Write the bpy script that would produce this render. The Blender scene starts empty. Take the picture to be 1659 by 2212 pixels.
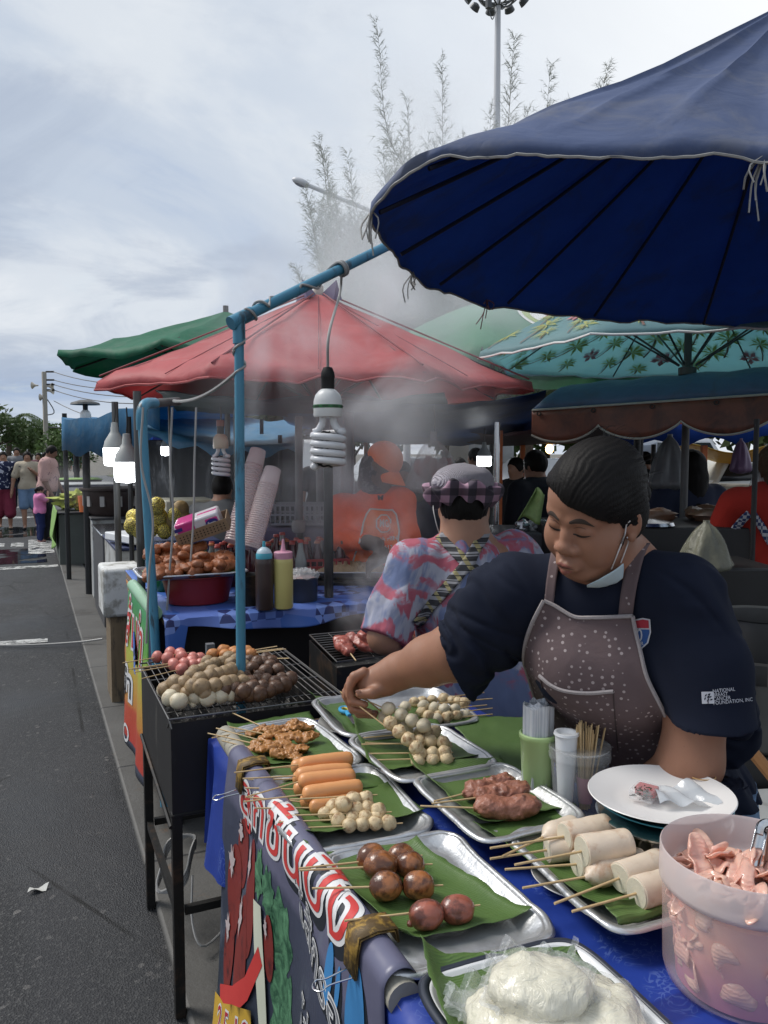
import bpy, bmesh, math, random
import numpy as np
from mathutils import Vector, Matrix
from mathutils.bvhtree import BVHTree
from math import radians as R, sin, cos, pi

sc = bpy.context.scene
COL = sc.collection
random.seed(7)
RNG = np.random.default_rng(7)

# ---------------------------------------------------------------- camera
IW, IH, FPX = 1659.0, 2212.0, 1720.0          # the photograph's frame and focal length, in pixels
CAMZ, YAW, PIT = 1.55, R(24), R(-4.2)
FWD = np.array([sin(YAW)*cos(PIT), cos(YAW)*cos(PIT), sin(PIT)])
RGT = np.array([cos(YAW), -sin(YAW), 0.0])
UPV = np.cross(RGT, FWD)
CAMP = np.array([0.0, 0.0, CAMZ])
camd = bpy.data.cameras.new('camera')
cam = bpy.data.objects.new('camera', camd); COL.objects.link(cam)
cam.matrix_world = Matrix(((RGT[0], UPV[0], -FWD[0], 0), (RGT[1], UPV[1], -FWD[1], 0), (RGT[2], UPV[2], -FWD[2], CAMZ), (0, 0, 0, 1)))
camd.sensor_fit = 'VERTICAL'; camd.sensor_height = 36; camd.lens = 36*FPX/IH
camd.clip_start = 0.02; camd.clip_end = 3000
sc.camera = cam

# ---------------------------------------------------------------- light
SUN_EL, SUN_AZ = R(50), R(-48)                 # the sun stands behind thin cloud, to the left over the street
world = bpy.data.worlds.new('World'); sc.world = world; world.use_nodes = True
wn = world.node_tree; wn.nodes.clear()
def WN(t, **k):
    n = wn.nodes.new(t)
    for a, b in k.items(): setattr(n, a, b)
    return n
w_out = WN('ShaderNodeOutputWorld'); w_bg = WN('ShaderNodeBackground'); wn.links.new(w_bg.outputs[0], w_out.inputs[0])
w_bg.inputs[1].default_value = 0.1
w_sky = WN('ShaderNodeTexSky', sky_type='NISHITA'); w_sky.sun_disc = False
w_sky.sun_elevation = SUN_EL; w_sky.sun_rotation = SUN_AZ; w_sky.air_density = 1.4; w_sky.dust_density = 2.0
w_tc = WN('ShaderNodeTexCoord')
w_sep = WN('ShaderNodeSeparateXYZ'); wn.links.new(w_tc.outputs['Generated'], w_sep.inputs[0])
def wmath(op, a, b=None, c=False):
    n = WN('ShaderNodeMath', operation=op); n.use_clamp = c
    for i, v in enumerate((a, b)):
        if v is None: continue
        if isinstance(v, (int, float)): n.inputs[i].default_value = v
        else: wn.links.new(v, n.inputs[i])
    return n.outputs[0]
# clouds lie in a flat layer: divide the direction by its height so that they crowd together at the horizon
w_h = wmath('ADD', wmath('MAXIMUM', w_sep.outputs[2], 0.0), 0.16)
w_cmb = WN('ShaderNodeCombineXYZ')
wn.links.new(wmath('DIVIDE', w_sep.outputs[0], w_h), w_cmb.inputs[0]); wn.links.new(wmath('DIVIDE', w_sep.outputs[1], w_h), w_cmb.inputs[1])
def wnoise(scale, detail, rough, dist, off):
    mp = WN('ShaderNodeMapping'); mp.inputs['Location'].default_value = off; wn.links.new(w_cmb.outputs[0], mp.inputs[0])
    n = WN('ShaderNodeTexNoise'); n.inputs['Scale'].default_value = scale; n.inputs['Detail'].default_value = detail
    n.inputs['Roughness'].default_value = rough; n.inputs['Distortion'].default_value = dist; wn.links.new(mp.outputs[0], n.inputs['Vector'])
    return n.outputs['Fac']
def wramp(fac, stops):
    n = WN('ShaderNodeValToRGB'); n.color_ramp.interpolation = 'EASE'
    while len(n.color_ramp.elements) < len(stops): n.color_ramp.elements.new(0.5)
    for e, (p, c) in zip(n.color_ramp.elements, stops): e.position = p; e.color = (*c, 1)
    wn.links.new(fac, n.inputs[0]); return n.outputs[0]
def wmix(fac, a, b, mode='MIX'):
    n = WN('ShaderNodeMix', data_type='RGBA', blend_type=mode)
    if isinstance(fac, (int, float)): n.inputs[0].default_value = fac
    else: wn.links.new(fac, n.inputs[0])
    for i, v in ((6, a), (7, b)):
        if isinstance(v, tuple): n.inputs[i].default_value = (*v, 1)
        else: wn.links.new(v, n.inputs[i])
    return n.outputs[2]
cl_body = wramp(wnoise(0.62, 9, 0.58, 0.7, (3.1, 1.7, 0)), [(0.30, (2.7, 3.35, 4.5)), (0.45, (3.6, 4.1, 4.85)), (0.58, (4.6, 4.95, 5.4)), (0.74, (6.1, 6.2, 6.35))])
cl_dark = wramp(wnoise(1.25, 8, 0.6, 0.9, (7.7, 0.3, 0)), [(0.44, (0, 0, 0)), (0.66, (1, 1, 1))])
cl = wmix(wmath('MULTIPLY', cl_dark, 0.6), cl_body, (2.5, 2.95, 3.8))
# a brighter patch of cloud, set apart from the sun's direction
w_dot = WN('ShaderNodeVectorMath', operation='DOT_PRODUCT'); wn.links.new(w_tc.outputs['Generated'], w_dot.inputs[0])
w_dot.inputs[1].default_value = (.72, .50, .48)     # a thin place in the cloud, upper right
glow = wmath('POWER', wmath('MAXIMUM', w_dot.outputs['Value'], 0.0), 9.0)
cl = wmix(wmath('MULTIPLY', glow, 0.85, True), cl, (7.2, 7.3, 7.3))
cover = wramp(wnoise(0.9, 8, 0.55, 0.6, (1.3, 9.2, 0)), [(0.30, (0, 0, 0)), (0.40, (1, 1, 1))])
wn.links.new(wmix(wmath('ADD', wmath('MULTIPLY', cover, 0.25), 0.75, True), w_sky.outputs[0], cl), w_bg.inputs[0])

sund = bpy.data.lights.new('sun', 'SUN'); sund.energy = 2.0; sund.angle = R(24); sund.color = (1.0, 0.96, 0.9)
sun = bpy.data.objects.new('sun', sund); COL.objects.link(sun)
sun.rotation_euler = Vector((-sin(SUN_AZ)*cos(SUN_EL), -cos(SUN_AZ)*cos(SUN_EL), -sin(SUN_EL))).to_track_quat('-Z', 'Y').to_euler()

sc.view_settings.view_transform = 'Standard'; sc.view_settings.look = 'None'
sc.view_settings.exposure = 0.62; sc.view_settings.gamma = 1.0
cy = sc.cycles
cy.max_bounces = 7; cy.diffuse_bounces = 4; cy.glossy_bounces = 3; cy.transmission_bounces = 5; cy.transparent_max_bounces = 14
cy.volume_bounces = 4; cy.volume_step_rate = 1.0; cy.volume_max_steps = 96; cy.use_denoising = True
cy.sample_clamp_indirect = 4.0; cy.caustics_reflective = False; cy.caustics_refractive = False

# ---------------------------------------------------------------- points
def ray(x, y): return FWD + RGT*((x-IW/2)/FPX) - UPV*((y-IH/2)/FPX)
def D(x, y, d): return CAMP + ray(x, y)*d                 # the point seen at a pixel, d metres away
def Z(x, y, z): r = ray(x, y); return CAMP + r*((z-CAMZ)/r[2])   # the point seen at a pixel, on the level z
def cam2w(v): v = np.asarray(v, float); return RGT*v[0]+UPV*v[1]+FWD*v[2]   # right, up, away
def unit(v): v = np.asarray(v, float); return v/(np.linalg.norm(v)+1e-12)

# ---------------------------------------------------------------- noise
def _h(i, s): return np.modf(np.abs(np.sin(i[..., 0]*127.1+i[..., 1]*311.7+i[..., 2]*74.7+s*19.19)*43758.5453))[0]
def vn(P, s=0):
    P = np.asarray(P, float); i = np.floor(P); f = P-i; f = f*f*(3-2*f); o = 0
    for a in (0, 1):
        for b in (0, 1):
            for c in (0, 1):
                w = (f[..., 0] if a else 1-f[..., 0])*(f[..., 1] if b else 1-f[..., 1])*(f[..., 2] if c else 1-f[..., 2])
                o = o+w*_h(i+np.array([a, b, c]), s)
    return o*2-1
def fbm(P, o=3, s=0):
    P = np.asarray(P, float); t = 0; a = 1.0
    for k in range(o): t = t+a*vn(P*(2.0**k)+k*7.3, s); a *= .5
    return t

# ---------------------------------------------------------------- meshes
def frames(p):
    p = np.asarray(p, float); t = np.gradient(p, axis=0); t /= np.linalg.norm(t, axis=1)[:, None]+1e-12
    a = np.array([0, 0, 1.0]) if abs(t[0][2]) < .9 else np.array([1.0, 0, 0])
    n = unit(a-t[0]*(a@t[0])); N = [n]
    for k in range(1, len(p)): n = unit(n-t[k]*(n@t[k])); N.append(n)
    N = np.array(N); return t, N, np.cross(t, N)
class MB:
    def __init__(s): s.V = []; s.F = []; s.n = 0
    def add(s, V, F):
        V = np.asarray(V, float).reshape(-1, 3); s.V.append(V); n = s.n
        s.F += [tuple(int(i)+n for i in f) for f in F]; s.n += len(V); return s
    def tube(s, p, r, n=8, cap=True):
        p = np.asarray(p, float); t, N, B = frames(p); k = len(p); r = np.ones(k)*np.asarray(r, float)
        a = np.arange(n)*2*pi/n
        V = p[:, None]+r[:, None, None]*(np.cos(a)[None, :, None]*N[:, None]+np.sin(a)[None, :, None]*B[:, None])
        F = [(i*n+j, i*n+(j+1) % n, (i+1)*n+(j+1) % n, (i+1)*n+j) for i in range(k-1) for j in range(n)]
        if cap: F += [tuple(range(n))[::-1], tuple((k-1)*n+j for j in range(n))]
        return s.add(V, F)
    def bar(s, a, b, r, n=8): return s.tube([a, b], r, n)
    def lathe(s, prof, c=(0, 0, 0), n=32, ax=None, sx=1, sy=1):
        c = np.asarray(c, float); a = np.arange(n)*2*pi/n; k = len(prof)
        V = np.array([[[r*cos(x)*sx, r*sin(x)*sy, z] for x in a] for r, z in prof])
        if ax is not None: V = V@np.array(Vector((0, 0, 1)).rotation_difference(Vector(ax)).to_matrix()).T
        F = [(i*n+j, i*n+(j+1) % n, (i+1)*n+(j+1) % n, (i+1)*n+j) for i in range(k-1) for j in range(n)]
        if prof[0][0] > 1e-5 and prof[0] != prof[-1]: F.append(tuple(range(n))[::-1])
        if prof[-1][0] > 1e-5 and prof[0] != prof[-1]: F.append(tuple((k-1)*n+j for j in range(n)))
        return s.add(V+c, F)
    def box(s, c, d, rz=0, M=None):
        d = np.asarray(d, float)/2
        V = np.array([[x, y, z] for x in (-1, 1) for y in (-1, 1) for z in (-1, 1)])*d
        if M is None: M = np.array([[cos(rz), -sin(rz), 0], [sin(rz), cos(rz), 0], [0, 0, 1]])
        return s.add(V@np.asarray(M).T+np.asarray(c, float), [(0, 1, 3, 2), (4, 6, 7, 5), (0, 4, 5, 1), (2, 3, 7, 6), (0, 2, 6, 4), (1, 5, 7, 3)])
    def ell(s, c, r, M=None, n=16, m=10, fn=None):
        r = np.ones(3)*np.asarray(r, float); a = np.arange(n)*2*pi/n
        V = [[0, 0, -1.0]]+[[cos(x)*sin(q), sin(x)*sin(q), -cos(q)] for q in np.arange(1, m)*pi/m for x in a]+[[0, 0, 1.0]]
        V = np.array(V)
        if fn is not None: V = V*(1+fn(V))[:, None]
        V = V*r
        if M is not None: V = V@np.asarray(M).T
        F = [(0, 1+(j+1) % n, 1+j) for j in range(n)]
        F += [(1+i*n+j, 1+i*n+(j+1) % n, 1+(i+1)*n+(j+1) % n, 1+(i+1)*n+j) for i in range(m-2) for j in range(n)]
        e = len(V)-1; F += [(e, 1+(m-2)*n+j, 1+(m-2)*n+(j+1) % n) for j in range(n)]
        return s.add(V+np.asarray(c, float), F)
    def grid(s, fn, nu, nv, cu=False):
        V = np.array([[fn(u/(nu-1 if not cu else nu), v/(nv-1)) for v in range(nv)] for u in range(nu)], float)
        return s.sheet(V, cu)
    def sheet(s, V, cu=False):
        V = np.asarray(V, float); nu, nv = V.shape[:2]; e = nu if cu else nu-1
        return s.add(V, [(i*nv+j, ((i+1) % nu)*nv+j, ((i+1) % nu)*nv+j+1, i*nv+j+1) for i in range(e) for j in range(nv-1)])
    def poly(s, P): return s.add(P, [tuple(range(len(P)))])
    def verts(s): return np.concatenate(s.V)
def mesh(name, V, F, mat, smooth=True, ang=40):
    V = np.asarray(V, float); me = bpy.data.meshes.new(name); me.from_pydata(V.tolist(), [], F if isinstance(F, list) else F.tolist()); me.update()
    if smooth and len(me.polygons):
        me.polygons.foreach_set('use_smooth', [True]*len(me.polygons))
        if ang < 180: me.set_sharp_from_angle(angle=R(ang))
    for m in (mat if isinstance(mat, (list, tuple)) else [mat]): me.materials.append(m)
    return me
WL = {}
def tag(o, label=None, cat=None, group=None, kind=None):
    if label: o['label'] = label
    if cat: o['category'] = cat
    if group: o['group'] = group
    if kind: o['kind'] = kind
    return o
def obj(name, g, mat, parent=None, label=None, cat=None, group=None, kind=None, smooth=True, ang=40, bev=0, solid=0, sub=0, org=None):
    """links ONE mesh; g is given in world coordinates"""
    V, F = (g.verts(), g.F) if isinstance(g, MB) else g
    V = np.asarray(V, float)
    o0 = WL[parent.name] if parent else (np.asarray(org, float) if org is not None else np.array([*((V.min(0)+V.max(0))/2)[:2], V.min(0)[2]]))
    o = bpy.data.objects.new(name, mesh(name, V-o0, F, mat, smooth, ang)); COL.objects.link(o)
    if parent: o.parent = parent
    else: o.location = o0
    WL[o.name] = o0
    if solid: md = o.modifiers.new('solid', 'SOLIDIFY'); md.thickness = solid; md.offset = 0
    if bev: md = o.modifiers.new('bevel', 'BEVEL'); md.width = bev; md.segments = 2; md.limit_method = 'ANGLE'
    if sub: md = o.modifiers.new('sub', 'SUBSURF'); md.levels = sub; md.render_levels = sub
    return tag(o, label, cat, group, kind)
def thing(name, loc, label, cat, group=None):
    o = bpy.data.objects.new(name, None); COL.objects.link(o); o.location = loc; o.empty_display_size = .05
    WL[o.name] = np.asarray(loc, float); return tag(o, label, cat, group)
def inst(name, me, parent, loc, M=None, s=1.0):
    o = bpy.data.objects.new(name, me); COL.objects.link(o); o.parent = parent
    T = Matrix.Translation(Vector(np.asarray(loc, float)-(WL[parent.name] if parent else 0)))
    if M is not None: T = T@Matrix(np.asarray(M).tolist()).to_4x4()
    sv = np.ones(3)*np.asarray(s, float)
    o.matrix_local = T@Matrix.Diagonal((*sv, 1)); WL[o.name] = np.asarray(loc, float); return o
def copy_thing(root, loc, rz=None, label=None, group=None):
    r = root.copy(); COL.objects.link(r); r.location = loc; WL[r.name] = np.asarray(loc, float)
    if rz is not None: r.rotation_euler = (0, 0, rz)
    if label: r['label'] = label
    if group: r['group'] = group
    for ch in list(root.children):
        c = ch.copy(); COL.objects.link(c); c.parent = r
        for g in ch.children: d = g.copy(); COL.objects.link(d); d.parent = c
    return r
def axes(x=None, y=None, z=None):
    """rotation matrix (columns) from one exact axis z and a hint y"""
    z = unit(z); y = np.asarray(y if y is not None else (0, 0, 1), float)
    if abs(unit(y)@z) > .99: y = np.array([1.0, 0, 0])
    x = unit(np.cross(y, z)); return np.stack([x, np.cross(z, x), z], 1)
def rotm(ax, ang): return np.array(Matrix.Rotation(ang, 3, Vector(ax)))
def curve(pts, n=24):
    """a Catmull-Rom curve through points"""
    p = np.asarray(pts, float); p = np.vstack([2*p[0]-p[1], p, 2*p[-1]-p[-2]]); o = []
    k = len(p)-3
    for t in np.linspace(0, k-1e-6, n):
        i = int(t); f = t-i; a, b, c, d = p[i:i+4]
        o.append(.5*((2*b)+(c-a)*f+(2*a-5*b+4*c-d)*f*f+(3*b-a-3*c+d)*f**3))
    return np.array(o)
def sag(a, b, s, n=14):
    a = np.asarray(a, float); b = np.asarray(b, float); t = np.linspace(0, 1, n)[:, None]
    p = a+(b-a)*t; p[:, 2] -= (4*t*(1-t))[:, 0]*s; return p

# ---------------------------------------------------------------- smooth bodies: a distance field turned into one closed surface
class SDF:
    def __init__(s, lo, hi, vox):
        s.lo = np.asarray(lo, float); s.v = vox; n = np.ceil((np.asarray(hi, float)-s.lo)/vox).astype(int)+1
        s.ax = [s.lo[i]+np.arange(n[i])*vox for i in range(3)]; s.f = np.full(n, .5, np.float32)
    def box(s, lo, hi):
        sl = []
        for i in range(3):
            a = max(0, int((lo[i]-s.lo[i])/s.v)-1); b = min(len(s.ax[i]), int((hi[i]-s.lo[i])/s.v)+2); sl.append(slice(a, max(a, b)))
        X = np.meshgrid(*[s.ax[i][sl[i]].astype(np.float32) for i in range(3)], indexing='ij')
        return tuple(sl), X
    def put(s, sl, d, k, sub):
        a = s.f[sl]
        if d.size == 0: return
        if sub: b = -d; h = np.clip(.5-.5*(b-a)/k, 0, 1); s.f[sl] = b*(1-h)+a*h+k*h*(1-h)
        else: h = np.clip(.5+.5*(d-a)/k, 0, 1); s.f[sl] = d*(1-h)+a*h-k*h*(1-h)
    def cone(s, a, b, r1, r2, k=.02, sub=False):
        a = np.asarray(a, float); b = np.asarray(b, float); m = max(r1, r2)+k*1.5+.05*0+3*s.v
        sl, X = s.box(np.minimum(a, b)-m, np.maximum(a, b)+m); ba = b-a; L = ba@ba+1e-12
        t = np.clip(sum((X[i]-a[i])*ba[i] for i in range(3))/L, 0, 1)
        d = np.sqrt(sum((X[i]-a[i]-t*ba[i])**2 for i in range(3)))-(r1+(r2-r1)*t)
        s.put(sl, d.astype(np.float32), k, sub); return s
    def chain(s, P, r, k=.02, sub=False):
        for i in range(len(P)-1): s.cone(P[i], P[i+1], r[i], r[i+1], k, sub)
        return s
    def ell(s, c, r, M=None, k=.02, sub=False):
        c = np.asarray(c, float); r = np.ones(3)*np.asarray(r, float); m = max(r)+k*1.5+3*s.v
        sl, X = s.box(c-m, c+m); P = [X[i]-c[i] for i in range(3)]
        if M is not None: M = np.asarray(M); P = [sum(M[j, i]*P[j] for j in range(3)) for i in range(3)]
        q = np.sqrt(sum((P[i]/r[i])**2 for i in range(3))); g = np.sqrt(sum((P[i]/r[i]**2)**2 for i in range(3)))+1e-6
        d = np.where(q < .3, (q-1)*min(r), q*(q-1)/g)
        s.put(sl, d.astype(np.float32), k, sub); return s
    def cut(s, p, n, k=.004):
        """keeps the side that n points away from"""
        X = np.meshgrid(*[a.astype(np.float32) for a in s.ax], indexing='ij', sparse=True); n = unit(n)
        d = sum((X[i]-p[i])*n[i] for i in range(3)).astype(np.float32)
        h = np.clip(.5-.5*(d-s.f)/k, 0, 1); s.f = (d*(1-h)+s.f*h+k*h*(1-h)).astype(np.float32); return s
    def warp(s, fn):
        X = np.stack(np.meshgrid(*s.ax, indexing='ij'), -1); m = np.abs(s.f) < .03; s.f[m] += fn(X[m]).astype(np.float32); return s
    def mesh(s):
        f = s.f; f[0] = f[-1] = .5; f[:, 0] = f[:, -1] = .5; f[:, :, 0] = f[:, :, -1] = .5
        S = f < 0; n = [k-1 for k in f.shape]; off = np.array([[a, b, c] for a in (0, 1) for b in (0, 1) for c in (0, 1)])
        cnt = np.zeros(n, np.uint8)
        for o in off: cnt += S[o[0]:o[0]+n[0], o[1]:o[1]+n[1], o[2]:o[2]+n[2]]
        mk = (cnt > 0) & (cnt < 8); C = np.argwhere(mk); idx = np.full(n, -1, np.int64); idx[mk] = np.arange(len(C))
        cv = np.stack([f[C[:, 0]+o[0], C[:, 1]+o[1], C[:, 2]+o[2]] for o in off], 1).astype(float)
        acc = np.zeros((len(C), 3)); nn = np.zeros(len(C))
        for i in range(8):
            for j in range(i+1, 8):
                if abs(off[i]-off[j]).sum() != 1: continue
                a, b = cv[:, i], cv[:, j]; x = (a < 0) != (b < 0); t = np.where(x, a/(a-b+1e-20), 0)
                acc += np.where(x[:, None], off[i]+t[:, None]*(off[j]-off[i]), 0); nn += x
        V = s.lo+(C+acc/nn[:, None])*s.v; Fs = []
        for ax in range(3):
            o1, o2 = [(1, 2), (2, 0), (0, 1)][ax]
            A = np.take(S, range(0, S.shape[ax]-1), ax); B = np.take(S, range(1, S.shape[ax]), ax)
            e = np.argwhere(A != B); fl = A[tuple(e.T)]
            ok = (e[:, o1] > 0) & (e[:, o2] > 0) & (e[:, o1] < n[o1]) & (e[:, o2] < n[o2]); e = e[ok]; fl = fl[ok]
            q = []
            for d1, d2 in ((0, 0), (-1, 0), (-1, -1), (0, -1)):
                c = e.copy(); c[:, o1] += d1; c[:, o2] += d2; q.append(idx[tuple(c.T)])
            q = np.stack(q, 1); q[~fl] = q[~fl][:, ::-1]; Fs.append(q)
        return V, np.concatenate(Fs).tolist()
def bvh(g):
    V, F = (g.verts(), g.F) if isinstance(g, MB) else g
    return BVHTree.FromPolygons([tuple(v) for v in V], F)
def hit(tree, o, d, off=0.002):
    h = tree.ray_cast(Vector(o), Vector(unit(d)))
    if h[0] is None: return None
    n = h[1] if h[1].dot(Vector(d)) < 0 else -h[1]
    return np.array(h[0]+n*off)
def normals(V, F):
    N = np.zeros_like(V); Q = np.array([f[:3] for f in F]); n = np.cross(V[Q[:, 1]]-V[Q[:, 0]], V[Q[:, 2]]-V[Q[:, 0]])
    for k in range(3): np.add.at(N, Q[:, k], n)
    return N/(np.linalg.norm(N, axis=1)[:, None]+1e-12)

# ---------------------------------------------------------------- lettering
def text2d(s, size=1.0, off=0.0, align='CENTER', res=3, shear=0):
    cu = bpy.data.curves.new('lettering', 'FONT'); cu.body = s; cu.size = size; cu.offset = off; cu.align_x = align; cu.align_y = 'CENTER'
    cu.resolution_u = res; cu.shear = shear
    o = bpy.data.objects.new('lettering', cu); COL.objects.link(o)
    dg = bpy.context.evaluated_depsgraph_get(); me = bpy.data.meshes.new_from_object(o.evaluated_get(dg))
    V = np.array([v.co[:] for v in me.vertices]); F = [tuple(p.vertices) for p in me.polygons]
    bpy.data.objects.remove(o); bpy.data.curves.remove(cu); bpy.data.meshes.remove(me)
    return V, F
def fine(V, F, step):
    """cuts a flat mesh (x, y) along a grid so that it can be bent"""
    bm = bmesh.new(); vs = [bm.verts.new((*v[:2], 0)) for v in V]
    for f in F:
        try: bm.faces.new([vs[i] for i in f])
        except ValueError: pass
    V = np.asarray(V)
    for ax in (0, 1):
        for c in np.arange(math.ceil(V[:, ax].min()/step)*step, V[:, ax].max(), step):
            co = [0, 0, 0]; no = [0, 0, 0]; co[ax] = c; no[ax] = 1
            bmesh.ops.bisect_plane(bm, geom=bm.verts[:]+bm.edges[:]+bm.faces[:], plane_co=co, plane_no=no)
    bm.verts.index_update(); V = np.array([v.co[:] for v in bm.verts]); F = [tuple(v.index for v in f.verts) for f in bm.faces]; bm.free(); return V, F
def shape2d(P): return np.array([[*p, 0] for p in P], float), [tuple(range(len(P)))]
def disc2d(c, rx, ry=None, n=28, a0=0, a1=2*pi):
    ry = ry or rx; return shape2d([(c[0]+rx*cos(t), c[1]+ry*sin(t)) for t in np.linspace(a0, a1, n, endpoint=False)])
def flat(V, o, x, y, off=0):
    """puts a flat (x, y) figure on the plane through o spanned by x and y"""
    x = np.asarray(x, float); y = np.asarray(y, float); n = unit(np.cross(x, y)); V = np.asarray(V); return np.asarray(o)+V[:, :1]*x+V[:, 1:2]*y+n*off

# ---------------------------------------------------------------- materials
def new_mat(name):
    m = bpy.data.materials.new(name); m.use_nodes = True; nt = m.node_tree; return m, nt, nt.nodes['Principled BSDF']
class NB:
    """small node builder"""
    def __init__(s, name): s.m, s.t, s.b = new_mat(name); s.tc = s.N('ShaderNodeTexCoord')
    def N(s, t, **k):
        n = s.t.nodes.new(t)
        for a, b in k.items(): setattr(n, a, b)
        return n
    def L(s, a, b): s.t.links.new(a, b)
    def set(s, i, v):
        if hasattr(v, 'is_linked'): s.L(v, i)
        elif isinstance(v, (tuple, list)) and len(v) == 3 and i.type == 'RGBA': i.default_value = (*v, 1)
        else: i.default_value = v
    def co(s, scale=(1, 1, 1), rot=(0, 0, 0), loc=(0, 0, 0), src='Object'):
        n = s.N('ShaderNodeMapping'); n.inputs['Scale'].default_value = scale; n.inputs['Rotation'].default_value = rot; n.inputs['Location'].default_value = loc
        s.L(s.tc.outputs[src], n.inputs[0]); return n.outputs[0]
    def noise(s, scale=5, detail=4, rough=.55, dist=0, co=None, col=False):
        n = s.N('ShaderNodeTexNoise'); n.inputs['Scale'].default_value = scale; n.inputs['Detail'].default_value = detail
        n.inputs['Roughness'].default_value = rough; n.inputs['Distortion'].default_value = dist
        s.L(co if co is not None else s.tc.outputs['Object'], n.inputs['Vector']); return n.outputs['Color' if col else 'Fac']
    def wave(s, scale=5, dist=0, detail=2, ds=1, co=None, prof='SIN', wt='BANDS', d='X'):
        n = s.N('ShaderNodeTexWave', wave_type=wt, wave_profile=prof)
        if wt == 'BANDS': n.bands_direction = d
        else: n.rings_direction = d
        n.inputs['Scale'].default_value = scale; n.inputs['Distortion'].default_value = dist; n.inputs['Detail'].default_value = detail; n.inputs['Detail Scale'].default_value = ds
        s.L(co if co is not None else s.tc.outputs['Object'], n.inputs['Vector']); return n.outputs['Fac']
    def voro(s, scale=5, feat='F1', co=None, out='Distance', rnd=1):
        n = s.N('ShaderNodeTexVoronoi', feature=feat); n.inputs['Scale'].default_value = scale; n.inputs['Randomness'].default_value = rnd
        s.L(co if co is not None else s.tc.outputs['Object'], n.inputs['Vector']); return n.outputs[out]
    def math(s, op, a, b=None, clamp=False):
        n = s.N('ShaderNodeMath', operation=op); n.use_clamp = clamp; s.set(n.inputs[0], a)
        if b is not None: s.set(n.inputs[1], b)
        return n.outputs[0]
    def mix(s, f, a, b, mode='MIX'):
        n = s.N('ShaderNodeMix', data_type='RGBA', blend_type=mode); s.set(n.inputs[0], f); s.set(n.inputs[6], a); s.set(n.inputs[7], b); return n.outputs[2]
    def step(s, f, lo, hi):
        n = s.N('ShaderNodeMapRange'); n.inputs['From Min'].default_value = lo; n.inputs['From Max'].default_value = hi; n.interpolation_type = 'SMOOTHSTEP'; s.L(f, n.inputs[0]); return n.outputs[0]
    def ramp(s, f, stops, interp='LINEAR'):
        n = s.N('ShaderNodeValToRGB'); n.color_ramp.interpolation = interp
        while len(n.color_ramp.elements) < len(stops): n.color_ramp.elements.new(.5)
        for e, (p, c) in zip(n.color_ramp.elements, stops): e.position = p; e.color = (*c, 1)
        s.L(f, n.inputs[0]); return n.outputs[0]
    def sep(s, v):
        n = s.N('ShaderNodeSeparateXYZ'); s.L(v, n.inputs[0]); return n.outputs
    def rand(s): return s.N('ShaderNodeObjectInfo').outputs['Random']
    def bump(s, h, st=.3, dist=.002):
        n = s.N('ShaderNodeBump'); n.inputs['Strength'].default_value = st; n.inputs['Distance'].default_value = dist; s.L(h, n.inputs['Height'])
        if s.b.inputs['Normal'].is_linked: s.L(s.b.inputs['Normal'].links[0].from_socket, n.inputs['Normal'])
        s.L(n.outputs[0], s.b.inputs['Normal']); return s
    def P(s, **k):
        nm = dict(col='Base Color', rough='Roughness', metal='Metallic', alpha='Alpha', spec='Specular IOR Level', trans='Transmission Weight', ior='IOR', coat='Coat Weight',
                  sss='Subsurface Weight', sssr='Subsurface Radius', ssss='Subsurface Scale', em='Emission Color', ems='Emission Strength', sheen='Sheen Weight', coatr='Coat Roughness')
        for a, v in k.items(): s.set(s.b.inputs[nm[a]], v)
        return s
    def cloth(s, amount):
        """lets light through a thin sheet"""
        t = s.N('ShaderNodeBsdfTranslucent'); x = s.N('ShaderNodeMixShader'); x.inputs[0].default_value = amount
        if s.b.inputs['Base Color'].is_linked: s.L(s.b.inputs['Base Color'].links[0].from_socket, t.inputs[0])
        else: t.inputs[0].default_value = s.b.inputs['Base Color'].default_value
        o = [n for n in s.t.nodes if n.type == 'OUTPUT_MATERIAL'][0]; s.L(s.b.outputs[0], x.inputs[1]); s.L(t.outputs[0], x.inputs[2]); s.L(x.outputs[0], o.inputs[0]); return s
    def film(s, fac):
        """a clear plastic film: part of the light goes straight through"""
        t = s.N('ShaderNodeBsdfTransparent'); x = s.N('ShaderNodeMixShader'); s.set(x.inputs[0], fac)
        o = [n for n in s.t.nodes if n.type == 'OUTPUT_MATERIAL'][0]; s.L(t.outputs[0], x.inputs[1]); s.L(s.b.outputs[0], x.inputs[2]); s.L(x.outputs[0], o.inputs[0]); return s
def sh(c, k): return tuple(max(0, min(1, x*k)) for x in c)
MC = {}
def M(name, col, rough=.6, metal=0, var=.18, vs=7, bump=0, bs=90, col2=None, amt=.5, st=(1, 1, 1), coat=0, sss=0, cloth=0, spec=.5, rv=0, film=0, bd=.002):
    """a surface of one colour with its own unevenness; col2 = stains, dirt or wear with a shape of their own"""
    if name in MC: return MC[name]
    b = NB(name); co = b.co(st)
    c = b.mix(b.noise(vs, 5, .6, 0, co), sh(col, 1-var), sh(col, 1+var))
    if rv: c = b.mix(b.math('MULTIPLY', b.rand(), rv), c, sh(col, .45))
    if col2: c = b.mix(b.math('MULTIPLY', b.step(b.noise(vs*.9, 8, .65, .4, b.co(st, loc=(3, 5, 1))), .62-amt*.3, .72-amt*.2), .85), c, col2)
    b.P(col=c, rough=rough, metal=metal, coat=coat, spec=spec)
    if sss: b.P(sss=sss, sssr=(.012, .005, .003), ssss=1.0)
    if bump: b.bump(b.noise(bs, 6, .6, 0, co), bump, bd)
    if cloth: b.cloth(cloth)
    if film: b.film(film)
    MC[name] = b.m; return b.m

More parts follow.
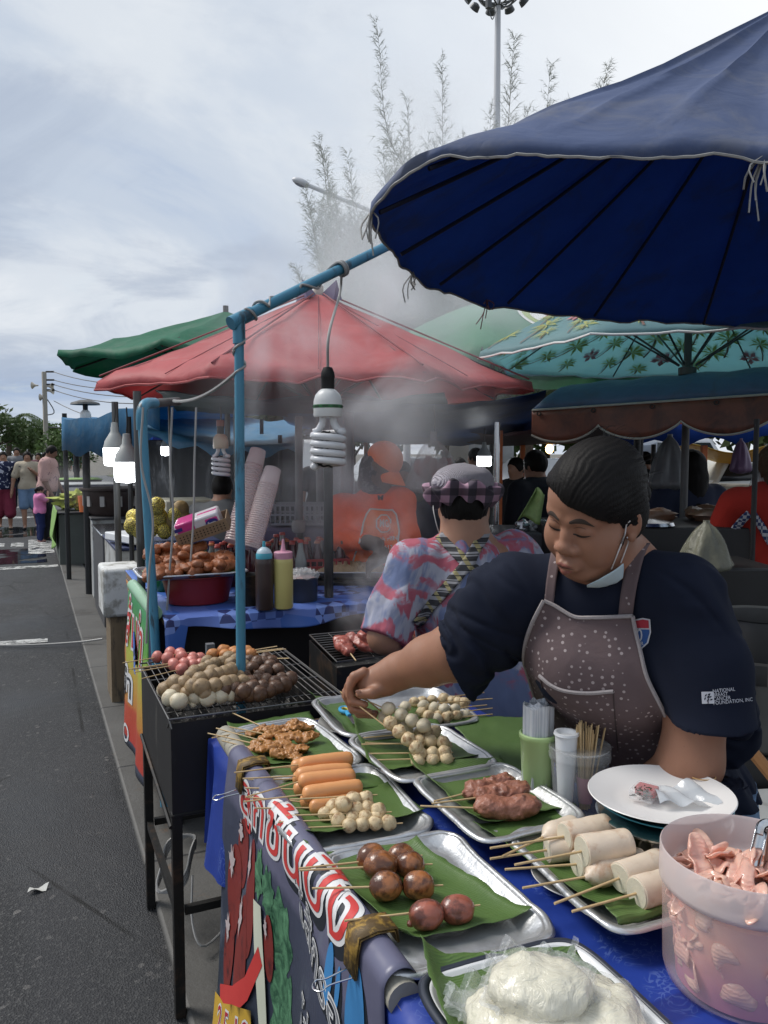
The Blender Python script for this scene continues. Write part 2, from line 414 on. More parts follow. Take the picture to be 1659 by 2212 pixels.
def m_leaf():
    b = NB('banana_leaf'); co = b.co()
    w = b.wave(70, 1.6, 3, 1.5, b.co((1, 1, 1)), d='Y')
    c = b.mix(b.noise(9, 5, .6, .3), (.066, .128, .030), (.135, .21, .062))
    c = b.mix(b.math('MULTIPLY', w, .32), c, (.17, .26, .085))
    c = b.mix(b.math('MULTIPLY', b.step(b.noise(16, 6, .7, 0, b.co((1, 1, 1), loc=(2, 2, 0))), .64, .72), .6), c, (.028, .055, .015))
    c = b.mix(b.math('MULTIPLY', b.rand(), .35), c, (.06, .14, .035))
    b.P(col=c, rough=.42, spec=.45).bump(w, .45, .0014).bump(b.noise(22, 4), .35, .006).cloth(.12); return b.m
def m_alu(name='dented_aluminium', col=(.74, .75, .76)):
    b = NB(name); c = b.mix(b.noise(11, 7, .65, .3), sh(col, .62), col)
    r = b.math('ADD', b.math('MULTIPLY', b.noise(24, 6, .6), .3), .2)
    b.P(col=c, metal=.72, rough=r).bump(b.noise(28, 4, .6), .5, .004).bump(b.noise(170, 3), .25, .0008); return b.m
def m_asphalt():
    b = NB('asphalt'); o = b.tc.outputs['Object']
    g = b.voro(165, co=b.co()); g2 = b.noise(420, 3, .6)
    c = b.mix(b.noise(1.1, 7, .6), (.012, .013, .0145), (.029, .030, .033))
    c = b.mix(b.math('MULTIPLY', b.step(b.voro(165, out='Color'), .55, .95), .75), c, (.10, .10, .098))
    c = b.mix(b.math('MULTIPLY', b.step(b.voro(60, out='Color'), .84, .97), .6), c, (.20, .19, .18))
    # brown grime along the kerb (the object's own x axis runs across the road)
    x = b.sep(o)[0]
    k = b.math('MULTIPLY', b.step(b.math('ADD', x, b.math('MULTIPLY', b.noise(3.2, 6, .65), .22)), .06, .34), b.step(b.noise(5, 7, .7), .3, .6))
    c = b.mix(b.math('MULTIPLY', k, .75), c, (.05, .033, .021))
    wet = b.step(b.noise(.8, 6, .6, .4, b.co(loc=(4.4, 2.2, 0))), .42, .66)
    c = b.mix(b.math('MULTIPLY', wet, .7), c, (.009, .0095, .010))
    pt = b.step(b.noise(.33, 3, .5, 0, b.co((3, .5, 1), loc=(1, 3, 0))), .48, .52); c = b.mix(b.math('MULTIPLY', pt, .35), c, (.045, .046, .05)); ck_ = b.step(b.voro(.55, 'DISTANCE_TO_EDGE', b.co((1, .7, 1))), .006, .002); c = b.mix(b.math('MULTIPLY', ck_, b.step(b.noise(1.3, 3), .45, .6)), c, (.006, .006, .006))
    r = b.math('SUBTRACT', .72, b.math('MULTIPLY', wet, .3))
    b.P(col=c, rough=r, spec=.3).bump(g, .55, .004).bump(g2, .35, .002).bump(b.noise(2.5, 4), .3, .03); return b.m
def m_concrete():
    b = NB('worn_concrete')
    c = b.mix(b.noise(3.4, 8, .66), (.05, .048, .044), (.12, .116, .108))
    c = b.mix(b.math('MULTIPLY', b.step(b.noise(2.1, 8, .7, .6, b.co(loc=(5, 1, 0))), .52, .66), .8), c, (.045, .04, .034))
    c = b.mix(b.math('MULTIPLY', b.step(b.noise(4.2, 6, .7, .4, b.co(loc=(9, 4, 0))), .6, .7), .55), c, (.16, .085, .04))
    y = b.sep(b.tc.outputs['Object'])[1]
    j = b.step(b.math('ABSOLUTE', b.math('SUBTRACT', b.math('FRACT', y), .5)), .49, .496)
    c = b.mix(j, c, (.02, .02, .02))
    b.P(col=c, rough=.62).bump(b.noise(60, 6, .65), .5, .004).bump(b.math('SUBTRACT', 1, j), .6, .006); return b.m
def m_tarp(name, col, cl=.25, rough=.5, dirt=None, vs=5):
    b = NB(name); c = b.mix(b.noise(vs, 6, .6, .4), sh(col, .72), sh(col, 1.2))
    if dirt: c = b.mix(b.math('MULTIPLY', b.step(b.noise(3.3, 8, .68, .7, b.co(loc=(3, 3, 3))), .48, .68), .55), c, dirt)
    b.P(col=c, rough=rough, spec=.3).bump(b.noise(7, 4, .5, .6), .35, .03).bump(b.wave(330, 0, 0), .06, .0006).cloth(cl); return b.m
def m_skin(name, col=(.36, .19, .125), vein=.5):
    b = NB(name); c = b.mix(b.noise(26, 6, .6), sh(col, .82), sh(col, 1.14))
    c = b.mix(b.math('MULTIPLY', b.noise(5, 3), .4), c, (col[0]*1.1, col[1]*.82, col[2]*.75))
    c = b.mix(b.math('MULTIPLY', b.step(b.noise(150, 2), .68, .76), .3), c, sh(col, .5))
    b.P(col=c, rough=.5, spec=.4, sss=.1, sssr=(.01, .004, .002), ssss=1.0).bump(b.noise(420, 3, .6), .14, .0008); return b.m
def m_hair(name='black_hair', col=(.007, .006, .0055)):
    b = NB(name); w = b.noise(6, 5, .6, 0, b.co((90, 14, 14)))
    b.P(col=b.mix(w, sh(col, .5), sh(col, 2.0)), rough=.55, spec=.14).bump(w, .6, .002); return b.m
def m_stick():
    b = NB('bamboo_stick'); b.P(col=b.mix(b.noise(45, 5, .6, 0, b.co((1, 1, 1))), (.42, .28, .13), (.66, .49, .27)), rough=.6).bump(b.noise(300, 3), .2, .0006); return b.m
def m_food(name, col, char, amt=.35, rough=.5, scale=30, bump=.4, spots=None, coat=0, rv=.25):
    """grilled food: its own colour, scorched in patches on the side that lay on the fire"""
    b = NB(name); r = b.N('ShaderNodeObjectInfo'); ofs = b.N('ShaderNodeVectorMath', operation='ADD')
    b.L(b.tc.outputs['Object'], ofs.inputs[0]); sc3 = b.N('ShaderNodeVectorMath', operation='SCALE'); b.L(r.outputs['Location'], sc3.inputs[0]); sc3.inputs['Scale'].default_value = 3.7
    b.L(sc3.outputs[0], ofs.inputs[1]); v = ofs.outputs[0]
    c = b.mix(b.noise(scale, 6, .6, 0, v), sh(col, .84), sh(col, 1.14))
    c = b.mix(b.math('MULTIPLY', b.noise(scale*.45, 3, .5, 0, v), .5), c, sh(col, .72))
    f = b.step(b.noise(scale*.75, 5, .62, .3, v), .64-amt*.3, .86-amt*.34)
    c = b.mix(b.math('MULTIPLY', f, .9), c, char)
    if spots: c = b.mix(b.step(b.noise(scale*2.2, 3, .6, 0, v), .68, .74), c, spots)
    c = b.mix(b.math('MULTIPLY', r.outputs['Random'], rv), c, sh(col, .62))
    b.P(col=c, rough=rough, coat=coat, coatr=.2, sss=.08, sssr=(.008, .005, .003), ssss=1.0).bump(b.noise(scale*3, 5, .6, 0, v), bump, .003); return b.m

LEAF = m_leaf(); ALU = m_alu(); STEEL = M('stainless_steel', (.6, .61, .62), .2, 1, .1, 12, .05, 60)
STICK = m_stick(); BLACKM = M('sooty_black_steel', (.02, .019, .018), .55, .5, .4, 9, .3, 60, (.07, .045, .03), .35)
WIRE = M('grill_wire', (.18, .175, .17), .4, .9, .3, 30, 0)
WHITE = M('white_plastic', (.76, .76, .74), .35, 0, .05, 8, .05, 60)
BLUEPIPE = M('chipped_blue_paint', (.055, .22, .33), .42, 0, .22, 18, .25, 70, (.02, .02, .022), .28, (1, 1, .22))
GREYPOLE = M('weathered_grey_pole', (.11, .11, .108), .55, .3, .3, 14, .3, 60, (.05, .045, .04), .4, (1, 1, .3))
DARKPOLE = M('dark_pole', (.022, .022, .023), .5, .3, .3, 14, .2, 60)
CORD = M('grey_cord', (.3, .295, .285), .5, 0, .15, 30)
BCORD = M('black_cord', (.015, .015, .015), .5, 0, .2, 30)
ORPOST = M('orange_paint', (.62, .15, .035), .5, 0, .15, 10, .1, 60)

# ================================================================ the ground
g = MB().poly([(-900, -900, -.03), (900, -900, -.03), (900, 1500, -.03), (-900, 1500, -.03)])
obj('ground', g, M('bare_ground', (.13, .12, .1), .9, 0, .3, .4), kind='structure')
g = MB().poly([(-9, -3, -.004), (.352, -3, -.004), (.352, 130, -.004), (-9, 130, -.004)])
obj('road', g, m_asphalt(), kind='structure', org=(.352, 0, 0))
g = MB().box((.352+.15, 60, -.02), (.3, 126, .072)); g2 = g
obj('kerb', g, m_concrete(), kind='structure', bev=.012, org=(.5, 0, 0))
g = MB().poly([(.654, -3, -.012), (40, -3, -.012), (40, 60, -.012), (.654, 60, -.012)])
obj('pavement', g, M('dark_wet_paving', (.05, .049, .047), .5, 0, .35, 2.4, .3, 40, (.02, .02, .02), .5), kind='structure')
g = MB().poly([(5, 22, .02), (26, 22, .02), (26, 60, .02), (5, 60, .02)])
obj('lawn', g, M('trodden_grass', (.085, .1, .04), .95, 0, .35, 2, .4, 30), kind='structure')
PAINT = NB('worn_road_paint'); PAINT.P(col=PAINT.mix(PAINT.noise(9, 5), (.42, .42, .4), (.62, .62, .6)), rough=.6)
PAINT.film(PAINT.math('MULTIPLY', PAINT.step(PAINT.noise(6, 7, .7), .4, .56), PAINT.step(PAINT.noise(34, 4, .7), .3, .5))); PAINT = PAINT.m
def road_mark(x0, x1, y0, y1):
    V = MB().grid(lambda u, v: (x0+(x1-x0)*u, y0+(y1-y0)*v+.03*sin(9*u+y0), .001), 12, 3); obj('road_marking', V, PAINT, kind='structure')
for a in ((-6, -.62, 6.15, 6.5), (-3, .1, 7.05, 7.2), (-6, .33, 11.7, 11.95), (-5.5, -.7, 14.6, 15.2), (-.62, -.42, 14.6, 15.2), (-.32, -.12, 14.5, 15.2), (-.05, .33, 13.4, 15.6), (-5, .3, 21, 21.5), (-5, .3, 25, 25.5)): road_mark(*a)
PUD = NB('puddle_water'); PUD.P(col=(.02, .022, .025), rough=.04, spec=.6); PUD.film(PUD.step(PUD.noise(2.2, 5, .6), .42, .5)); PUD = PUD.m
for a in ((-3.2, .2, 12.3, 14.2), (-4, .3, 16.2, 18.5)):
    obj('puddle', MB().grid(lambda u, v: (a[0]+(a[1]-a[0])*u, a[2]+(a[3]-a[2])*v, .0005), 3, 3), PUD, kind='structure')
tag(obj('road_cable', MB().tube(curve([(-7, 7.2, .012), (-4, 7.4, .012), (-2.2, 7.15, .012), (-1, 7.28, .012), (-.1, 6.95, .012), (.3, 6.8, .03), (.5, 6.7, .06)], 50), .008, 6), CORD), 'thin grey cable lying across the wet road to the kerb', 'cable')
tag(obj('paper_scrap', MB().grid(lambda u, v: (-.05+.06*u+.012*v, 2.98+.03*v, .006+.008*sin(5*u+3*v)), 6, 5), M('litter_paper', (.5, .5, .47), .8)), 'torn white paper scrap lying on the asphalt', 'litter')

# ================================================================ umbrellas
def umbrella(label, c, rim, apex, Rad, n, cloth, phase=0, rib=None, group='market umbrellas', hem=None, p=.93, scal=.03, drop=.05, pole=True, wr=.012, cap=None, seed=0, tilt=(0, 0), hemr=.006, polem=None, lift=0, ribr=.008):
    x, y = c; o = thing('market_umbrella', (x, y, 0), label, 'umbrella', group); K = 10; N = n*K
    def P(a, t, off=0):
        f = (a*n/(2*pi)) % 1; m = sin(pi*f); w = (f*2*pi/n)-pi/n
        rr = Rad*t*(cos(pi/n)/cos(w))*(1-scal*m*t*t)
        X = rr*cos(a+phase); Y = rr*sin(a+phase)
        z = apex-(apex-rim)*t**p-.05*m*t*(1-t)*1.2+lift*m*t**6
        z += tilt[0]*X+tilt[1]*Y+off
        return np.array([x+X, y+Y, z])
    nr = 14; V = np.array([[P(2*pi*i/N, .02+.98*j/(nr-1)) for j in range(nr)]+[P(2*pi*i/N, 1.0)-np.array([0, 0, drop])+.012*np.array([cos(2*pi*i/N+phase), sin(2*pi*i/N+phase), 0])] for i in range(N)])
    q = V.copy(); d = fbm(q.reshape(-1, 3)*np.array([5, 5, 5]), 3, seed).reshape(q.shape[:2])
    tt = np.linspace(0, 1, nr+1)[None, :]; V[..., 2] += d*wr*tt
    V[:, -1] += (fbm(V[:, -1]*np.array([14, 14, 1]), 2, seed+3)*.012)[:, None]*np.array([.3, .3, 1])
    obj('canopy', MB().sheet(V, True), cloth, o, solid=.0025, ang=70)
    if hem: obj('hem', MB().tube(np.vstack([V[:, -1], V[:1, -1]]), hemr, 6, False), hem, o)
    rb = rib or DARKPOLE
    for k in range(n):
        a = 2*pi*k/n; pts = [P(a, t, -.012-ribr*.5) for t in np.linspace(.05, 1.0, 8)]; obj('rib', MB().tube(pts, ribr, 6), rb, o)
        b0 = np.array([x, y, rim-.1]); obj('strut', MB().bar(b0+(P(a, .5)-b0)*.08, P(a, .52, -.02), .006, 5), rb, o)
    if pole:
        obj('pole', MB().bar((x, y, 0), (x, y, apex+.04), .022, 12), polem or GREYPOLE, o)
        obj('hub', MB().lathe([(.024, 0), (.05, .01), (.05, .05), (.024, .06)], (x, y, rim-.13), 16), rb, o)
    if cap: obj('finial', MB().lathe([(.04, 0), (.035, .05), (.02, .06), (.0, .1)], (x, y, apex-.01), 14), cap, o)
    return o, P
FRAY = M('frayed_white_thread', (.36, .35, .33), .9, 0, .25, 60)
BLUECL = m_tarp('deep_blue_canvas', (.035, .12, .52), .42, .6, (.06, .07, .1))
BLUEOUT = m_tarp('faded_blue_canvas_top', (.10, .135, .25), .22, .75, (.20, .21, .25), 3)
def big_umbrella():
    q = [(1650, 322, 2.19), (1480, 304, 2.215), (1300, 303, 2.225), (1120, 308, 2.235), (958, 314, 2.25), (868, 372, 2.20), (803, 440, 2.165), (835, 505, 2.165), (872, 562, 2.16), (940, 604, 2.155), (1030, 636, 2.15), (1150, 655, 2.145), (1280, 674, 2.14), (1440, 690, 2.135), (1600, 692, 2.13)]
    R0 = [Z(*p) for p in q]
    def loc(l, d, z): p = CAMP+RGT*l+unit(FWD*np.array([1, 1, 0]))*d; p[2] = z; return p
    R0 += [loc(1.95, 3.35, 2.14), loc(2.3, 3.0, 2.14), loc(2.5, 2.55, 2.15), loc(2.35, 2.05, 2.17), loc(1.9, 1.68, 2.18), loc(1.4, 1.56, 2.19)]
    n = len(R0); RL = np.array(R0+R0[:1]); ring = .4*curve(RL, 21*8+1)[:-1]+.6*np.array([RL[i//8]*(1-(i % 8)/8)+RL[i//8+1]*((i % 8)/8) for i in range(168)]); A = loc(1.25, 2.5, 2.92); N = len(ring)
    o = thing('market_umbrella', (A[0], A[1], 0), 'big faded blue umbrella with frayed white edge over the near food table', 'umbrella', 'market umbrellas')
    def P(i, t, off=0):
        f = (i % N); a = int(f); r = ring[a]*(1-(f-a))+ring[(a+1) % N]*(f-a); p = A+(r-A)*t; k = 21; m = abs(sin(pi*f*14/N))
        p[2] += -.015*sin(pi*t)-.03*(1-(1-m)**2)*sin(pi*min(1, t*1.05))*.8+off; return p
    nr = 18; tt = np.concatenate([np.linspace(.02, 1, nr)])
    V = np.array([[P(i, t) for t in tt]+[ring[i]-np.array([0, 0, .03])+unit(ring[i]-A)*np.array([1, 1, 0])*.006] for i in range(N)]); d = fbm(V.reshape(-1, 3)*np.array([4, 4, 4]), 3, 4).reshape(V.shape[:2]); wt = np.concatenate([tt, [1]])[None]
    V[..., 2] += d*.022*wt; V[:, -1, 2] += fbm(V[:, -1]*16, 2, 7)*.01
    c = obj('canopy', MB().sheet(V, True), [BLUEOUT, BLUECL], o, ang=70); md = c.modifiers.new('solid', 'SOLIDIFY'); md.thickness = .003; md.offset = 0; md.material_offset = 1
    e = np.vstack([V[:, -1], V[:1, -1]]); e = e+fbm(e*60, 2, 3)[:, None]*.0015; obj('hem', MB().tube(e, .0036, 5, False), FRAY, o)
    for k in range(14): i = k*N/14; obj('rib', MB().tube([P(i, t, -.030) for t in np.linspace(.05, .985, 10)], .006, 6), NAVYRIB, o)
    obj('pole', MB().bar((A[0], A[1], 0), A, .022, 12), GREYPOLE, o)
    return o, (lambda a, t: P(a/(2*pi)*N, t)), N
NAVYRIB = M('navy_rib', (.008, .012, .04), .6)
ub, UBP, UBN = big_umbrella()
for k, L in ((6.0/21*12, .05), (0, .07), (8.3/21*12, .06), (10.2/21*12, .05)):      # rag tied round the rib ends, threads hanging
    e = UBP(2*pi*k/12, 1.0); gg = MB()
    for q in range(7):
        a = RNG.normal(0, .012, 3); gg.tube(curve([e+a*.3+(0, 0, -.02), e+a+(RNG.normal(0, .01), RNG.normal(0, .01), -.02-L*.5), e+a*1.6+(0, 0, -.03-L*RNG.uniform(.6, 1.3))], 6), .0022, 4)
    obj('frayed_end', gg, FRAY if k != 10.2/21*12 else M('pink_rag', (.3, .17, .17), .9), ub)
REDCL = m_tarp('faded_red_canvas', (.64, .165, .17), .42, .55, (.66, .28, .27), 3)
rc = D(690, 975, 4.75)
ur, URP = umbrella('faded red umbrella in the smoke, above the drinks stall', rc[:2], 1.93, 2.49, 1.25, 8, REDCL, phase=R(3), drop=.04, scal=.07, wr=.03, seed=9, p=1.0, hem=M('red_hem', (.36, .06, .06), .7))
SEAM = M('red_seam', (.20, .035, .045), .7)
for k in range(16): obj('seam', MB().tube([URP(2*pi*k/16, t, .006+(.012 if k % 2 == 0 else .0)) for t in np.linspace(.06, .99, 12)], .005 if k % 2 == 0 else .0025, 5), SEAM, ur)
gg = MB()
for k in range(4):
    a = k*pi/2+.5; b = np.array([rc[0]+.12*cos(a), rc[1]+.12*sin(a), 2.44]); gg.add([b, b+(.05*cos(a+1), .05*sin(a+1), 0), b+(.02*cos(a), .02*sin(a), .11), (rc[0], rc[1], 2.47)], [(0, 1, 2), (0, 2, 3), (1, 3, 2)])
obj('top_flap', gg, M('purple_flap', (.12, .1, .2), .7), ur, smooth=False)
obj('finial', MB().lathe([(.03, 0), (.03, .06), (.012, .07), (.012, .12)], (rc[0], rc[1], 2.47), 12), M('pale_finial', (.5, .45, .38), .5), ur)
GREENCL = m_tarp('dark_green_canvas', (.03, .20, .11), .38, .6, (.12, .22, .16))
gc = D(492, 975, 6.3)
umbrella('dark green umbrella with a torn corner, left of the red one', gc[:2], 2.24, 2.66, 1.27, 8, GREENCL, phase=R(14), drop=.05, scal=.05, wr=.03, seed=2)
PALEGREEN = m_tarp('pale_green_canvas', (.13, .36, .22), .4, .5, None, 2)
lc = D(1062, 975, 8.2)
ug, UGP = umbrella('pale green umbrella carrying a white and red emblem, behind the red one', lc[:2], 2.42, 3.1, 1.55, 8, PALEGREEN, phase=R(10), drop=.12, scal=.01, wr=.015, p=1.35, cap=WHITE, seed=5)
# the emblem printed on the panel facing the street
def on_canopy(P, a0, t0, sx, sy):
    def f(V): return np.array([P(a0+v[0]*sx, t0-v[1]*sy, .008) for v in V])
    return f
px_a = math.atan2(-FWD[1]+RGT[1]*.55, -FWD[0]+RGT[0]*.55)-R(10)
fE = on_canopy(UGP, px_a, .52, 1.0, 1.0)
for nm, pts, col in (('emblem_ring', [(.30*cos(t)+.04*cos(2*t), .19*sin(t)) for t in np.linspace(0, 2*pi, 30)[:-1]], (.75, .75, .7)), ('emblem_field', [(.25*cos(t)+.035*cos(2*t), .145*sin(t)) for t in np.linspace(0, 2*pi, 30)[:-1]], (.33, .42, .1)),
                     ('emblem_centre', [(.02+.19*cos(t)+.03*cos(2*t), .10*sin(t)-.02) for t in np.linspace(0, 2*pi, 30)[:-1]], (.75, .74, .7)), ('emblem_heart', [(.05, .05), (.16, .03), (.12, -.08), (.02, -.08)], (.55, .05, .05))):
    V, F = shape2d(pts); V, F = fine(V, F, .05); V = fE(V); V[:, 2] += {'emblem_ring': 0, 'emblem_field': .004, 'emblem_centre': .008, 'emblem_heart': .012}[nm]
    obj(nm, (V, F), M('print_'+nm, col, .5), ug)
fc = D(1480, 975, 4.6)
b = NB('palm_print_canvas'); base = b.mix(b.noise(3, 4), (.30, .52, .56), (.42, .62, .62))
b.P(col=base, rough=.5).cloth(.66); PALMCL = b.m
uf, UFP = umbrella('light blue umbrella printed with palm trees and pink flowers', fc[:2], 2.12, 2.8, 1.2, 8, PALMCL, phase=R(25), hem=WHITE, drop=.03, scal=.03, wr=.002, seed=6, rib=GREYPOLE, ribr=.005)
gp, gt, gf = MB(), MB(), MB()
for i in range(110):
    a = i*2.39996; t = math.sqrt(.05+.88*(i+.5)/110); s = .10*RNG.uniform(.8, 1.2); rot = RNG.uniform(-.3, .3)
    def put(mb, P2, lift=.005):
        lift += .004
        V = []
        for u, v in P2:
            uu, vv = u*cos(rot)-v*sin(rot), u*sin(rot)+v*cos(rot)
            V.append(UFP(a+uu*s/(1.2*t), min(.99, t-vv*s/1.2), lift))
        mb.poly(V)
    if i % 5 == 4:
        for k in range(5):
            q = k*2*pi/5; put(gf, [(0, 0), (.55*cos(q-.4), .55*sin(q-.4)), (.8*cos(q), .8*sin(q)), (.55*cos(q+.4), .55*sin(q+.4))], .006)
    else:
        tr = [(0, 0), (.12, -.5), (.32, -1.1), (.62, -1.7)]
        for k in range(3): put(gt, [tr[k], (tr[k][0]+.1, tr[k][1]), (tr[k+1][0]+.1, tr[k+1][1]), tr[k+1]], .004)
        for k in range(8):
            q = k*2*pi/8+.2; L = 1.0 if sin(q) > -.3 else .8
            put(gp, [(0, 0), (.5*L*cos(q-.22), .5*L*sin(q-.22)+.06), (L*cos(q), L*sin(q)-.15), (.5*L*cos(q+.22), .5*L*sin(q+.22))], .007)
for nm, mb, col in (('palm_leaf_print', gp, (.55, .55, .20)), ('palm_trunk_print', gt, (.36, .20, .16)), ('flower_print', gf, (.75, .30, .32))):
    bb = NB(nm); bb.P(col=bb.mix(bb.noise(30), sh(col, .7), sh(col, 1.25)), rough=.55).cloth(.5); obj(nm, mb, bb.m, uf); V2 = mb.verts().copy(); V2[:, 2] -= .024; obj(nm, (V2, mb.F), bb.m, uf)

# ================================================================ tarpaulins and awnings
def tarp(name, label, corners, mat, sg=.12, n=18, group=None, seed=0, wr=.03, drop=0):
    A, B, Cc, Dd = [np.asarray(q, float) for q in corners]
    def f(u, v):
        p = (A*(1-u)+B*u)*(1-v)+(Dd*(1-u)+Cc*u)*v; p = p.copy(); p[2] -= sg*4*u*(1-u)*.6+sg*4*v*(1-v)*.4; return p
    V = np.array([[f(u, v) for v in np.linspace(0, 1, n)] for u in np.linspace(0, 1, n)]); V[..., 2] += fbm(V.reshape(-1, 3)*3, 3, seed).reshape(n, n)*wr
    if drop:
        e = V[:, :1].copy(); e[..., 2] -= drop; e[..., 2] += .04*np.sin(np.linspace(0, 22, n))[:, None]; e[..., :2] += ((A-Dd)/np.linalg.norm(A-Dd))[:2]*.02; V = np.concatenate([e, V], 1)
    return obj(name, MB().sheet(V), mat, None, label, 'tarpaulin', group, solid=.003, ang=70)
GTARP = m_tarp('grey_green_tarp', (.08, .12, .12), .22, .55, (.02, .025, .03))
BTARP = m_tarp('sky_blue_tarp', (.07, .25, .46), .38, .5, (.2, .3, .38))
NTARP = m_tarp('navy_tarp', (.03, .08, .22), .28, .5, (.05, .06, .08))
RTARP = m_tarp('dark_maroon_tarp', (.05, .025, .03), .1, .6, None)
BRTARP = m_tarp('bright_blue_tarp', (.02, .12, .55), .3, .45, None)
tarp('tarpaulin', 'grey green tarpaulin roof sagging under the red umbrella', [D(335, 850, 4.2), D(960, 845, 4.4), D(980, 905, 7.2), D(390, 880, 7.2)], GTARP, .06)
tarp('tarpaulin', 'sky blue tarpaulin hanging from the left stall roof beside the white bulb', [D(133, 902, 8.6), D(345, 858, 6.6), D(560, 895, 9.5), D(300, 895, 12.5)], BTARP, .1, drop=.36, seed=3)
tarp('tarpaulin', 'light blue tarpaulin with folds behind the dark stall window', [D(300, 925, 6.0), D(640, 960, 6.4), D(660, 905, 9.5), D(320, 875, 9.5)], m_tarp('light_blue_tarp', (.12, .34, .55), .4, .45, (.3, .42, .5)), .1, seed=5, drop=.06)
tarp('tarpaulin', 'bright blue tarpaulin roof of the farthest stall on the street', [D(137, 952, 24), D(330, 940, 17), D(520, 945, 20), D(240, 947, 36)], BRTARP, .15, seed=7, drop=.18)
tarp('tarpaulin', 'off white tarpaulin roof peeking out behind the sky blue one', [D(143, 938, 30), D(215, 925, 24), D(300, 930, 30), D(200, 932, 38)], m_tarp('off_white_tarp', (.5, .47, .4), .3), .1, seed=8, drop=.2)
tarp('tarpaulin', 'smoky navy tarpaulin ceiling over the orange shirted cook', [D(745, 845, 4.7), D(1180, 835, 5.0), D(1140, 945, 9.0), D(640, 935, 9.0)], NTARP, .16, seed=9)
tarp('tarpaulin', 'dark maroon tarpaulin sagging behind the plaid hat', [D(985, 930, 6.6), D(1440, 880, 6.2), D(1470, 935, 9.5), D(1010, 950, 9.5)], RTARP, .12, seed=10)
tarp('tarpaulin', 'blue tarpaulin edge with a fold above the hanging bag', [D(1280, 912, 7.6), D(1700, 900, 6.6), D(1720, 930, 10), D(1300, 940, 10)], m_tarp('royal_tarp', (.03, .09, .42), .3), .08, seed=11, drop=.16)
tarp('tarpaulin', 'orange tarpaulin glimpsed through the scallops of the brown valance', [D(1300, 906, 8.4), D(1720, 896, 8), D(1720, 915, 11), D(1320, 925, 11)], m_tarp('orange_tarp', (.75, .17, .05), .35), .05, seed=12, drop=.1)
tarp('tarpaulin', 'dull blue tarpaulin edge beneath the tilted green umbrella', [D(600, 868, 5.4), D(735, 880, 5.6), D(760, 930, 8), D(620, 915, 8)], BTARP, .05, seed=13)
# the awning with the scalloped valance
aw = thing('awning', D(1400, 1000, 4.6)*np.array([1, 1, 0]), 'blue barrel awning with a scalloped brown valance behind the seller', 'awning')
A0, A1 = D(1150, 888, 4.75), D(1900, 838, 3.75); ad = unit(A1-A0); an = unit(np.cross([0, 0, 1], ad)); an = an if an@FWD > 0 else -an; AL = np.linalg.norm(A1-A0)
prof = [(0, 0), (.01, .05), (.05, .10), (.13, .14), (.3, .17), (.7, .20), (1.3, .22)]
V = np.array([[A0+ad*AL*u+an*y+np.array([0, 0, z*(1-.75*max(0, (.09-u)/.09)**2)+.006*sin(40*u)]) for y, z in prof] for u in np.linspace(0, 1, 30)])
obj('roof_sheet', MB().sheet(V), m_tarp('slate_blue_vinyl', (.085, .145, .25), .1, .42, (.09, .11, .14)), aw, solid=.004)
nU = 160; V = []; E = []
for i in range(nU):
    u = i/(nU-1)*AL; f = (u/.455+.1) % 1; h = .105+.085*(sin(pi*f))**.7
    row = [A0+ad*u-an*(.006+.012*sin(u*17)*t)+np.array([0, 0, -h*t]) for t in np.linspace(0, 1, 6)]; V.append(row); E.append(row[-1])
bv = NB('brown_valance_vinyl'); zz = bv.sep(bv.tc.outputs['Object'])[2]
bv.P(col=bv.mix(bv.step(bv.noise(6, 7, .68, .5), .4, .7), (.19, .065, .04), (.075, .035, .03)), rough=.5).bump(bv.noise(30, 4), .2, .003).cloth(.08)
obj('valance', MB().sheet(V), bv.m, aw, solid=.003)
TRIM = M('dirty_white_piping', (.4, .38, .34), .7, 0, .25, 30)
obj('valance_trim', MB().tube(E, .0065, 6), TRIM, aw); obj('edge_piping', MB().tube([r[0]+np.array([0, 0, .004]) for r in V[::8]], .007, 6), TRIM, aw)
for k in range(6):
    e = A0+ad*(.05+k*.33)-an*.016; obj('eyelet', MB().lathe([(.009, -.003), (.014, -.003), (.014, .003), (.009, .003), (.009, -.003)], e-np.array([0, 0, .02]), 12, ax=an), DARKPOLE, aw)

# ================================================================ poles and pipes near the camera
def pole(label, a, b, r, mat, group=None, name='stall_post', n=12, caps=False):
    o = obj(name, MB().bar(a, b, r, n), mat, None, label, 'post', group); return o
pc = D(516, 690, 2.32); pb = D(517, 1560, 2.33); pe = D(880, 510, 2.78)
o = thing('pipe_frame', (pb[0], pb[1], 0), 'chipped blue pipe frame with a sloping arm under the blue umbrella', 'pipe frame')
obj('upright', MB().tube([(pb[0], pb[1], 0.02), (pc[0], pc[1], pc[2]-.05)], .0245/2+.002, 16), BLUEPIPE, o)
obj('arm', MB().tube([pc+unit(pc-pe)*.03, pe], .0165, 16), BLUEPIPE, o)
obj('tee_joint', MB().bar(pc-np.array([0, 0, .07]), pc-np.array([0, 0, .0]), .0185, 16).bar(pc+unit(pc-pe)*.032, pc+unit(pe-pc)*.05, .0205, 16), BLUEPIPE, o)
